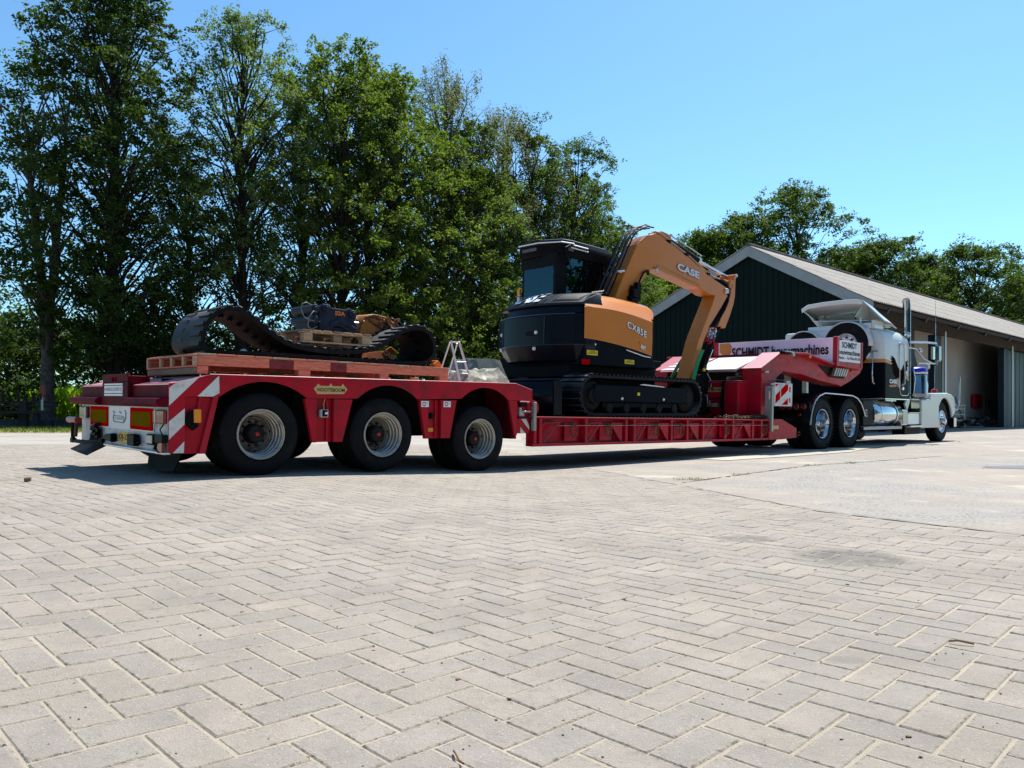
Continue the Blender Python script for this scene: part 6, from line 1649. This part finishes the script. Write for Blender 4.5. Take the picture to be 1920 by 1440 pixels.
# bird of prey silhouette
EG = M('eagle_print', (.016, .010, .010), .5, 0, 0, var=.4, vs=8, spec=0); EGW = M('eagle_head_print', (.40, .36, .34), .5, spec=0)
wl = [(15.95, 1.38), (15.80, 1.55), (15.62, 1.66), (15.55, 1.74), (15.60, 1.76), (15.48, 1.80), (15.57, 1.83), (15.44, 1.87), (15.55, 1.90), (15.42, 1.95), (15.53, 1.97), (15.41, 2.02), (15.53, 2.03), (15.45, 2.08), (15.57, 2.07), (15.68, 2.03), (15.78, 1.93), (15.90, 1.82), (16.02, 1.76), (16.12, 1.78), (16.20, 1.88), (16.33, 1.97), (16.50, 2.02), (16.46, 1.93), (16.52, 1.90), (16.44, 1.85), (16.46, 1.78), (16.36, 1.74), (16.38, 1.66), (16.26, 1.62), (16.20, 1.52), (16.10, 1.44), (16.06, 1.34)]
m = MB(); m.prism(wl, 'y', yb - .0035, yb - .0015); m.build('bird_print', EG, sl)
m = MB(); m.prism([(15.80, 1.56), (15.90, 1.58), (16.0, 1.50), (16.02, 1.38), (15.94, 1.33), (15.84, 1.40), (15.78, 1.48)], 'y', yb - .006, yb - .0045); m.build('bird_head_print', EGW, sl)
lettering('CASE', (15.36, yb - .005, 1.435), .48, .10, SIDE, WHITE, sl, bold=.05, depth=0)
m = MB(); m.prism([(15.36, 1.345), (15.34, 1.395), (15.80, 1.425), (15.80, 1.365)], 'y', yb - .006, yb - .003); m.build('tag_bar', M('brown_orange', (.40, .16, .06), .4), sl)
# door outline and grab handles
do = [(15.98, 2.36), (15.98, 1.27), (16.03, 1.19), (16.12, 1.165), (16.42, 1.165), (16.53, 1.20), (16.56, 1.28), (16.56, 2.36), (16.50, 2.43), (16.05, 2.43)]
m = MB(); m.tube([(a, VN - .006, b) for a, b in do], .010, 6, closed=True); m.build('door_outline', CHROME, TT, smooth=60)
m = MB(); m.tube([(15.97, VN - .02, 2.37), (16.02, VN - .07, 2.38), (16.10, VN - .07, 2.30), (16.12, VN - .07, 1.8), (16.12, VN - .07, 1.45), (16.05, VN - .02, 1.40)], .018, 8); m.lathe([(.05, 0), (.04, -.03), (0, -.03)], (16.16, VN, 1.33), (0, 1, 0), 12); m.build('grab_handle', CHROME, TT, smooth=60)
m = MB(); m.tube([(SS - .01, .30, 2.16), (SS - .06, .30, 2.15), (SS - .06, .30, 1.60), (SS - .06, .30, 1.45), (SS - .01, .28, 1.42)], .016, 8); m.tube([(SS - .03, .20, 2.17), (SS - .03, .38, 2.17)], .014, 6); m.build('ladder_handle', CHROME, TT, smooth=60)
# cab ahead of the sleeper
m = MB(); m.prism([(16.6, 1.10), (17.95, 1.10), (17.95, 1.95), (17.55, 2.55), (16.6, 2.62)], 'y', .36, 2.24); m.build('cab', TRUCKB, TT, bevel=.03, seg=2)
m = MB(); m.prism([(16.8, 1.95), (17.75, 1.95), (17.50, 2.48), (16.85, 2.50)], 'y', .352, .358); m.build('door_window', BLACK, TT)
m = MB(); m.prism([(17.9, 1.20), (19.75, 1.15), (19.85, 1.55), (19.7, 1.72), (17.95, 1.86)], 'y', .72, 1.88); m.build('hood', TRUCKW, TT, bevel=.08, seg=3)
m = MB(); m.box(19.83, 19.90, .85, 1.75, .75, 1.6); m.build('radiator_grille', CHROME, TT, bevel=.02)
m = MB(); m.lathe([(.02, 0), (.06, .02), (.085, .08), (.06, .14), (.0, .15)], (16.70, .22, 2.60), (.3, -.5, 1), 14); m.build('roof_horn', CHROME, TT, smooth=60)
# exhaust stacks
for v_ in (.30, 2.30):
    m = MB(); m.tube([(17.02, v_, 1.1), (17.02, v_, 2.2), (17.02, v_, 3.25), (17.0, v_, 3.45), (16.96, v_, 3.56)], .088, 20); m.build('exhaust_stack', CHROMED, TT, smooth=50)
    m = MB(); m.cyl((16.955, v_, 3.555), (16.945, v_, 3.567), .076, 16); m.build('stack_mouth', BLACK, TT)
# air cleaner and cowl
m = MB(); m.lathe([(0, 0), (.25, 0), (.275, .02), (.275, .10), (.28, .11), (.28, .13), (.275, .14), (.275, .55), (.26, .60), (.12, .64)], (17.72, .36, 1.12), (0, 0, 1), 28); m.build('air_cleaner', CHROMED, TT, smooth=40)
m = MB(); m.lathe([(.275, 0), (.27, .10), (.23, .13), (0, .135)], (17.72, .36, 1.78), (0, 0, 1), 24); m.build('air_cleaner_cap', BLUE, TT, smooth=40)
m = MB(); m.lathe([(.29, 0), (.30, .03), (.285, .05)], (17.72, .36, 1.74), (0, 0, 1), 24); m.box(16.75, 16.85, .24, .30, 1.12, 1.9); m.build('cleaner_band', CHROME, TT, smooth=40)
m = MB(); m.tube([(17.10, .18, 1.85), (17.12, .15, 1.6), (17.10, .18, 1.2)], .016, 6); m.cyl((17.1, .18, 1.16), (17.1, .18, 1.22), .05, 10); m.build('cab_grab_bar', CHROME, TT, smooth=60)
# mirror and antenna
m = MB(); m.tube([(16.62, .10, 2.47), (17.3, -.06, 2.50), (17.78, -.12, 2.50)], .028, 8); m.tube([(17.78, -.12, 2.50), (17.84, -.12, 2.42), (17.84, -.12, 1.95)], .018, 8); m.tube([(16.7, .2, 2.36), (17.1, .12, 2.34), (17.35, .02, 2.10), (17.7, -.10, 1.98)], .018, 8); m.tube([(17.2, .1, 1.98), (17.8, -.1, 2.0)], .018, 6)
m.sphere((17.22, .06, 2.30), .055, 10); m.build('mirror_bracket', CHROME, TT, smooth=60)
m = MB(); m.box(17.72, 17.96, -.20, -.10, 2.05, 2.44); m.build('mirror', CHROMED, TT, bevel=.03, seg=2)
m = MB(); m.box(17.45, 17.60, -.16, -.10, 2.08, 2.40); m.build('mirror', M('mirror_glass', (.55, .50, .45), .08, .9), TT, bevel=.01)
m = MB(); m.cyl((17.66, .05, 1.93), (17.66, .0, 1.93), .07, 14); m.build('round_lamp', M('grey_lens', (.5, .52, .5), .3), TT)
m = MB(); m.tube([(17.75, -.12, 2.5), (17.75, -.12, 3.6)], [.008, .003], 5); m.tube([(17.75, -.12, 2.5), (17.75, -.12, 3.0)], .009, 6); m.build('antenna', ALU, TT)
# battery box, fuel tank, steps
m = MB(); m.box(14.02, 14.60, .15, .55, .46, 1.03); m.build('battery_box', BLACK, TT, bevel=.02)
lettering('E2', (14.16, .146, .66), .09, .16, SIDE, WHITE, TT, depth=0)
m = MB(); m.lathe([(0, 0), (.25, 0), (.29, .012), (.305, .04), (.305, 1.56), (.29, 1.588), (.25, 1.6), (0, 1.6)], (14.62, .40, .715), (1, 0, 0), 40); m.build('fuel_tank', CHROME, TT, smooth=35)
for a in (14.95, 15.85):
    m = MB(); m.lathe([(.307, 0), (.313, 0), (.313, .05), (.307, .05)], (a, .40, .715), (1, 0, 0), 40); m.build('tank_strap', ALU, TT)
m = MB(); m.box(14.0, 16.2, .12, .18, .36, .44); m.build('side_rail', CHROMED, TT, bevel=.01)
m = MB(); m.box(16.22, 16.57, .13, .50, .44, .835); m.build('tool_box', ALU, TT, bevel=.02)
m = MB(); m.box(16.25, 16.55, .115, .13, .48, .80); m.build('tool_box_lid', M('brushed_panel', (.35, .33, .31), .3, .9), TT)
m = MB(); m.box(16.58, 17.36, .12, .50, .46, .745); m.build('step_box', ALUP, TT, bevel=.015)
m = MB(); m.box(16.55, 17.4, .05, .2, .40, .44); m.box(16.6, 17.36, .10, .4, .745, .76); m.build('step_tread', CHROME, TT)
m = MB(); m.box(16.9, 17.3, .30, .6, .76, 1.12); m.build('cowl_gap', BLACK, TT)
m = MB(); m.box(16.85, 17.35, .13, .30, 1.075, 1.10); m.prism([(16.62, .98), (16.85, 1.12), (16.95, 1.05), (16.75, .80)], 'y', .20, .24); m.build('cowl_step', TRUCKW, TT)
# front fender
R_ = .60; cF = (18.98, .53)
arch = [(cF[0] + R_ * math.cos(a) * .98 + .12, cF[1] + R_ * math.sin(a) + .02) for a in [math.radians(q) for q in range(8, 150, 9)]]
top = [(19.86, .80), (19.93, 1.02), (19.80, 1.17), (19.60, 1.25), (19.30, 1.285), (18.9, 1.275), (18.02, 1.25), (18.0, 1.10), (17.39, 1.075), (17.38, .37), (18.70, .37), (18.66, .60)]
fo = arch[::1] ; poly = [(19.80, .70)] + arch + [(18.62, .62), (18.70, .37), (17.38, .37), (17.39, 1.075), (18.0, 1.10), (18.02, 1.25), (18.9, 1.275), (19.30, 1.285), (19.60, 1.25), (19.80, 1.17), (19.90, 1.02), (19.90, .80)]
rows = []
m = MB(); m.prism(poly, 'y', .08, .14); fe = m.build('front_fender', TRUCKW, TT, bevel=.025, seg=3, smooth=40)
cr = [(17.39, 1.075), (18.0, 1.10), (18.03, 1.25), (18.9, 1.275), (19.30, 1.285), (19.60, 1.25), (19.80, 1.17), (19.90, 1.02), (19.90, .80)]
m = MB(); m.rows([[(a, .12, b - .002), (a, .75, b - .002)] for a, b in cr]); m.build('fender_crown', TRUCKW, TT, solid=.02, smooth=50)
m = MB(); m.rows([[(a, .14, b), (a, .55, b)] for a, b in [(19.80, .70)] + arch + [(18.62, .62), (18.70, .37)]]); m.build('wheel_well', BLACK, TT, solid=.01)
m = MB(); m.lathe([(0, 0), (.075, .01), (.085, .05), (.06, .09), (0, .10)], (18.75, .24, 1.285), (0, 0, 1), 14); m.build('fender_lamp', REDK, TT, smooth=60)
m = MB(); m.tube([(18.78, .24, 1.38), (18.82, .24, 2.0), (18.95, .24, 4.35)][:1] + [(18.80, .24, 2.0)], .008, 5); m.build('fender_whip', ALU, TT)
m = MB(); m.sphere((19.62, .12, 1.13), .05, 10); m.build('turn_lamp', RIM, TT, smooth=60)
m = MB(); m.tube([(19.75, .12, .82), (19.95, .05, .85), (20.02, .02, 1.05), (20.05, .02, 1.75)], .022, 8); m.box(19.85, 20.05, .1, 2.4, .38, .62); m.build('bumper_guide', CHROME, TT, smooth=60)
# spare wheels carried on the back wall
def spare(v_, z_, R, r):
    m = MB(); m.lathe(tyre_prof(R, r, .26), (SS - .30, v_, z_), (1, 0, 0), 48); t = m.build('spare_tyre', RUBBER, TT, smooth=30)
    m = MB(); m.lathe([(r * .98, .06), (r, .03), (r * .95, .0), (r * .9, .01), (r * .85, .06), (r * .75, .09), (r * .55, .10), (r * .5, .06), (.0, .06)], (SS - .30, v_, z_), (1, 0, 0), 40); m.build('rim', M('pale_rim_%d' % int(v_ * 10), (.62, .66, .72), .3, .4, var=.1), t, smooth=30)
    m = MB()
    for i in range(8):
        a = 2 * PI * i / 8; m.cyl((SS - .245, v_ + r * .65 * math.cos(a), z_ + r * .65 * math.sin(a)), (SS - .20, v_ + r * .65 * math.cos(a), z_ + r * .65 * math.sin(a)), .022, 8)
    m.build('rim_hole', BLACK, t)
    # white guard hugging the upper half
    m = MB(); rows = []
    for i in range(19):
        a = math.radians(-5 + 190 * i / 18)
        rows.append([(SS - .29, v_ + (R + .02) * math.cos(a), z_ + (R + .02) * math.sin(a)), (SS - .02, v_ + (R + .035) * math.cos(a), z_ + (R + .035) * math.sin(a))])
    m.rows(rows); m.build('spare_guard', TRUCKW, TT, solid=.02, smooth=50)
spare(.83, 2.33, .52, .275)
spare(1.86, 2.27, .44, .22)
m = MB(); m.box(SS - .16, SS - .02, .35, 2.4, 2.0, 2.72); m.build('spare_carrier', TRUCKW, TT, bevel=.06, seg=2)
# roof wing: shell open to the rear
sA, sB = 14.95, 16.35
Rr = [(2.02, 3.04 + .26), (1.86, 3.385), (1.45, 3.41), (1.0, 3.415), (.70, 3.395), (.54, 3.365)]
Fr = [(2.15, 2.86), (2.0, 2.90), (1.5, 2.92), (1.0, 2.92), (.6, 2.91), (.42, 2.88)]
WG = M('roof_wing_lacquer', (.64, .68, .64), .25, 0, .4, var=.03)
m = MB(); m.rows([[(sA, a, b), (sA + .5, a * .7 + c * .3, b * .72 + d * .28 + .02), (sB, c, d)] for (a, b), (c, d) in zip(Rr, Fr)]); wg = m.build('roof_wing', WG, TT, solid=.03, smooth=50)
m = MB(); m.rows([[(sA, .54, 3.365), (sA + .5, .50, 3.23), (sB, .42, 2.88)], [(sA + .02, .06, 2.86), (sA + .6, .12, 2.84), (sB, .30, 2.80)]]); m.build('wing_side', WG, wg, solid=.02)
m = MB(); m.rows([[(sA, 2.02, 3.30), (sA + .5, 2.06, 3.18), (sB, 2.15, 2.86)], [(sA + .02, 1.72, 3.03), (sA + .6, 1.85, 2.95), (sB, 2.1, 2.80)]]); m.build('wing_side', WG, wg, solid=.02)
m = MB(); m.rows([[(sA, a, b), (sA + .012, a * .985 + .02, b - .085)] for a, b in Rr]); m.build('wing_lip', WG, wg, solid=.02)
m = MB(); m.rows([[(sA + .10, .75, 3.02), (sA + .25, .60, 3.34)], [(sA + .6, .8, 2.93), (sA + .7, .70, 3.16)], [(sB - .2, .9, 2.85), (sB - .2, .9, 2.92)]]); m.build('wing_web', WG, wg, solid=.02)
m = MB(); m.rows([[(sA + .12, .45, 2.90), (sA + .12, 1.75, 3.0)], [(sB, .45, 2.84), (sB, 2.0, 2.86)]]); m.build('wing_floor', WG, wg, solid=.015)
for p in ((.35, 2.86), (.75, 2.96), (1.70, 3.02)):
    m = MB(); m.cyl((sA + .12, p[0], p[1] + .0), (sA + .12, p[0], p[1] + .04), .018, 8); m.build('wing_bolt', BLACK, wg)
m = MB(); m.box(SS + .02, SS + .5, .28, .36, 2.70, 2.90); m.box(SS - .1, SS - .05, .55, .58, 2.72, 2.98); m.box(SS - .04, SS + .4, .36, 1.85, 2.70, 2.84); m.build('wing_bracket', WG, wg, bevel=.01)

# ------------------------------------------------------------------ shed
SD = thing('shed', 'long shed with dark green gable, corrugated fibre cement roof and open front bays', 'shed', (25.4, 5.5, 0), FRAME)
GRN = M('dark_green_cladding', (.0022, .0095, .0085), .6, var=.12, vs=1, spec=.12)
GREYF = M('grey_barge_board', (.30, .325, .33), .6, var=.1, vs=1.5)
ROOFM = M('fibre_cement_roof', (.37, .335, .29), .9, var=.12, vs=1.2, dirt=(.20, .185, .165), da=.45, ds=2.5, bump=.3, bs=20)
INNER = M('cream_inner_wall', (.46, .43, .38), .85, var=.08, vs=.8)
BLUEG = M('blue_grey_steel', (.02, .035, .045), .5, var=.15)
DOORM = M('grey_green_door', (.045, .07, .07), .55, var=.1)
G0 = 25.4; END = 74
gz = [(5.5, 0), (5.5, 5.15), (9.44, 7.45), (14.4, 5.30), (17.2, 4.05), (17.2, 0)]
m = MB(); m.prism(gz, 'x', G0 + .2, G0 + .3); m.build('gable_wall', GRN, SD)
def rz_(v): return (4.85 + (v - 4.5) * .561) if v < 9.44 else 7.60 - (v - 9.44) * .432
v = 5.6; kk = 0
while v < 17.1:      # trapezoidal cladding ribs
    m = MB(); zt_ = rz_(v) - .10
    m.box(G0 + .175, G0 + .2, v, v + .11, 0, zt_); m.build('cladding_rib', GRN, SD); v += .26
# barge boards
def board(p, q, h=.42, t=.05):
    m = MB(); m.prism([(p[0], p[1]), (q[0], q[1]), (q[0], q[1] - h), (p[0], p[1] - h)], 'x', G0 - .02, G0 - .02 + t); m.build('barge_board', GREYF, SD)
board((4.45, 4.83), (9.44, 7.63)); board((9.445, 7.63), (17.6, 4.10))
# corrugated roof: slope towards the yard in real sheets
def roof_slope(v0, z0, v1, z1, nrow, name, mat, flip=1):
    amp = .028; pitch = .177
    L = END - (G0 - .05)
    n = int(L / pitch * 6)
    for r in range(nrow):
        a, b = r / nrow, (r + 1) / nrow + .01
        m = MB(); rows = []
        sx = G0 - .05 + .9 * (r % 2) * 0
        lift = .012 * 1
        for i in range(n + 1):
            s = G0 - .05 + L * i / n
            c = amp * math.cos(2 * PI * s / pitch)
            rows.append([(s, v0 + (v1 - v0) * a, z0 + (z1 - z0) * a + c + lift), (s, v0 + (v1 - v0) * b, z0 + (z1 - z0) * b + c)])
        m.rows(rows); m.build('roof_sheet_course', mat, SD, smooth=50)
roof_slope(4.42, 4.84, 9.46, 7.665, 5, 'roof', ROOFM)
m = MB(); m.add([(G0 - .05, 9.46, 7.665), (END, 9.46, 7.665), (END, 17.7, 4.12), (G0 - .05, 17.7, 4.12)], [(0, 1, 2, 3)]); m.build('far_roof_slope', ROOFM, SD, solid=.03)
m = MB(); m.tube([(G0 - .05, 9.45, 7.70), (END, 9.45, 7.70)], .09, 8); m.build('ridge_cap', M('dark_ridge', (.10, .095, .09), .9, var=.3), SD)
for k in range(46):
    m = MB(); m.box(G0 + 1.05 * k, G0 + 1.05 * k + .05, 9.38, 9.52, 7.72, 7.80); 
    if k < 22: m.build('ridge_clip', RUST, SD)
# purlins, beam, posts
WB = M('brown_timber_beam', (.05, .035, .026), .8, var=.3)
m = MB(); m.box(G0, END, 4.50, 4.62, 4.66, 4.80); m.build('eave_purlin', WB, SD)
m = MB(); m.box(G0 + .3, END, 5.45, 5.60, 4.42, 4.60); m.build('header_beam', WB, SD)
m = MB(); m.box(G0 + .3, END, 5.46, 5.56, 4.60, 5.30); m.build('header_board', M('brown_header_board', (.055, .045, .035), .8, var=.2), SD)
for s in range(27, 74, 4):
    m = MB(); m.bar((s, 4.5, 4.62), (s, 7.0, 6.02), .14, .20); m.build('rafter', BLUEG, SD)
for s in (30.0, 35.75, 46.7, 60.7):
    m = MB(); m.box(s - .42, s + .42, 5.6, 5.9, 0, 4.42); m.build('steel_column', BLUEG, SD)
for s in (36.25, 47.35, 58.0):
    m = MB(); m.cyl((s, 5.46, 0), (s, 5.46, 4.62), .05, 10); m.build('downpipe', ALUP, SD)
# recessed back wall of the bays
m = MB(); m.box(36.2, 60, 7.6, 7.75, 0, 6.2); m.build('bay_wall', INNER, SD)
m = MB(); m.box(59.9, 60, 5.9, 7.6, 0, 6.0); m.build('bay_side_wall', INNER, SD)
m = MB(); m.box(G0 + .3, 36.5, 6.9, 7.0, 0, 6.0); m.build('bay_partition', M('brownish_partition', (.15, .125, .10), .8, var=.2), SD)
m = MB(); m.box(47.5, 60.3, 5.75, 5.80, 0.02, 4.42); m.build('sliding_door', DOORM, SD)
for k in range(16):
    m = MB(); m.box(47.6 + .8 * k, 47.65 + .8 * k, 5.735, 5.75, .02, 4.42); m.build('door_rib', DOORM, SD)
m = MB(); m.box(61.4, END, 5.75, 5.85, 0, 4.42); m.build('end_wall', INNER, SD)
m = MB(); m.box(G0 + .3, END, 5.5, 12, -.02, .006); m.build('shed_floor', M('shed_floor_concrete', (.22, .21, .19), .9, var=.2), SD)
# things in the bay
LW = thing('wall_ladder', 'brown wooden ladder hanging upright on the pale wall of the shed bay', 'ladder', (41, 7.5, .3), FRAME)
for a in (41.3, 42.2):
    m = MB(); m.bar((a - .1, 7.52, .25), (a, 7.52, 4.3), .09, .06); m.build('rail', WB, LW)
for k in range(12):
    m = MB(); m.box(41.2, 42.2, 7.50, 7.54, .45 + .32 * k, .50 + .32 * k); m.build('rung', WB, LW)
XT = thing('extinguisher_cabinet', 'red fire extinguisher cabinet on the pale wall of the shed bay', 'cabinet', (47.8, 7.5, 1.1), FRAME)
m = MB(); m.box(47.35, 48.75, 7.36, 7.58, 1.12, 1.95); m.build('cabinet_body', RED_P, XT, bevel=.06, seg=2)
m = MB(); m.cyl((48.05, 7.36, 1.45), (48.05, 7.33, 1.45), .20, 16); m.build('extinguisher', RED_D, XT)
m = MB(); m.cyl((49.6, 7.5, .3), (49.65, 7.5, 2.1), .06, 8); m.build('pole', WOODD, None, space=FRAME, org=(49.6, 7.5, .3), cat='pole', label='upright wooden pole leaning on the wall right of the red cabinet')
BR = thing('shovel', 'shovel with pale blade leaning on the wall near the grey door', 'shovel', (50.6, 7.3, 0), FRAME)
m = MB(); m.cyl((50.75, 7.3, .5), (50.6, 7.5, 1.6), .035, 8); m.box(50.4, 50.8, 7.46, 7.52, 1.56, 1.62); m.build('shaft', WB, BR)
m = MB(); m.prism([(50.5, .5), (51.0, .5), (50.95, .1), (50.75, .02), (50.55, .1)], 'y', 7.2, 7.23); m.build('shovel_blade', ALUP, BR)
# junk pile along the wall
r_k = random.Random(21)
JM = [M('dark_scrap', (.03, .03, .035), .7), WOODD, M('grey_scrap', (.14, .15, .16), .6), M('blue_scrap', (.05, .07, .10), .6)]
for k in range(6):
    s = 42.8 + k * 1.05
    J = MB()
    for q in range(5):
        a = Vector((s + r_k.uniform(-.4, .4), 6.9 + r_k.uniform(-.5, .4), .05 + .12 * q)); d = Vector((r_k.uniform(-1.0, 1.0), r_k.uniform(-.4, .4), r_k.uniform(-.03, .08)))
        J.bar(a - d, a + d, r_k.uniform(.08, .2), r_k.uniform(.05, .12))
    J.build('plank_stack', JM[k % 4], None, space=FRAME, org=(s, 6.9, 0), cat='lumber', bevel=.01, group='planks along the shed wall', label='low stack of planks and bars along the shed wall, ' + ['nearest the truck', 'second from the truck', 'third from the truck', 'fourth from the truck', 'fifth from the truck', 'farthest from the truck'][k])
TRL = thing('hand_trolley', 'grey metal rack trolley standing by the shed wall just ahead of the truck', 'trolley', (41.9, 6.6, 0), FRAME)
for a in (41.3, 42.9):
    for z_ in (0,):
        m = MB(); m.cyl((a, 6.6, .05), (a, 6.6, 1.25), .03, 6); m.build('upright', GST, TRL)
for z_ in (.4, .7, 1.0, 1.2):
    m = MB(); m.box(41.3, 42.9, 6.57, 6.63, z_, z_ + .04); m.build('shelf_bar', GST, TRL)
for s, h_ in ((43.6, 1.7), (43.9, 1.4)):
    m = MB(); m.bar((s, 6.8, 0), (s + .15, 7.3, h_), .05, .05); m.build('stick', WOODD, None, space=FRAME, org=(s, 6.8, 0), cat='stick', label='dark stick leaning on the shed wall, %s of two' % ('taller' if h_ > 1.5 else 'shorter'))

# ------------------------------------------------------------------ left background: sleeper kerb, farm implement
for k in range(7):
    x = -27 + 3.05 * k
    m = MB(); m.box(x, x + 3.0, 35.0, 35.3, .12, .52 + random.uniform(-.03, .02)); m.build('timber_kerb', M('dark_log_%d' % k, (.05, .05, .055), .85, var=.35, vs=3), None, space=WORLD, org=(x, 35, .12), cat='kerb', label='dark railway sleeper in the row along the verge', group='sleepers along the verge', bevel=.03)
FI = thing('farm_implement', 'dark rusty farm implement frame with a red upright at the left edge', 'implement', (-20.5, 34.2, .13), WORLD)
IM = M('rusty_dark_steel', (.04, .03, .03), .8, .2, var=.4); 
m = MB()
for z_ in (1.05, 1.22): m.box(-23.2, -20.2, 34.15, 34.3, z_, z_ + .1)
m.box(-21.9, -21.55, 34.1, 34.35, .1, 1.25); m.box(-21.2, -20.95, 34.0, 34.2, .1, .9); m.box(-23.0, -20.3, 33.9, 34.0, .75, .88)
for k in range(8): m.bar((-23.0 + .35 * k, 34.2, 1.3), (-22.9 + .33 * k, 34.1, 1.3 + .5 * abs(math.sin(k * 1.7))), .12, .1)
m.build('frame', IM, FI, bevel=.01)
m = MB(); m.box(-20.95, -20.75, 34.1, 34.25, 1.5, 2.0); m.build('red_upright', M('faded_red_iron', (.30, .07, .06), .7, var=.3), FI, bevel=.02)
m = MB(); m.box(-20.9, -20.8, 34.12, 34.22, .9, 1.5); m.build('upright_stem', GST, FI)
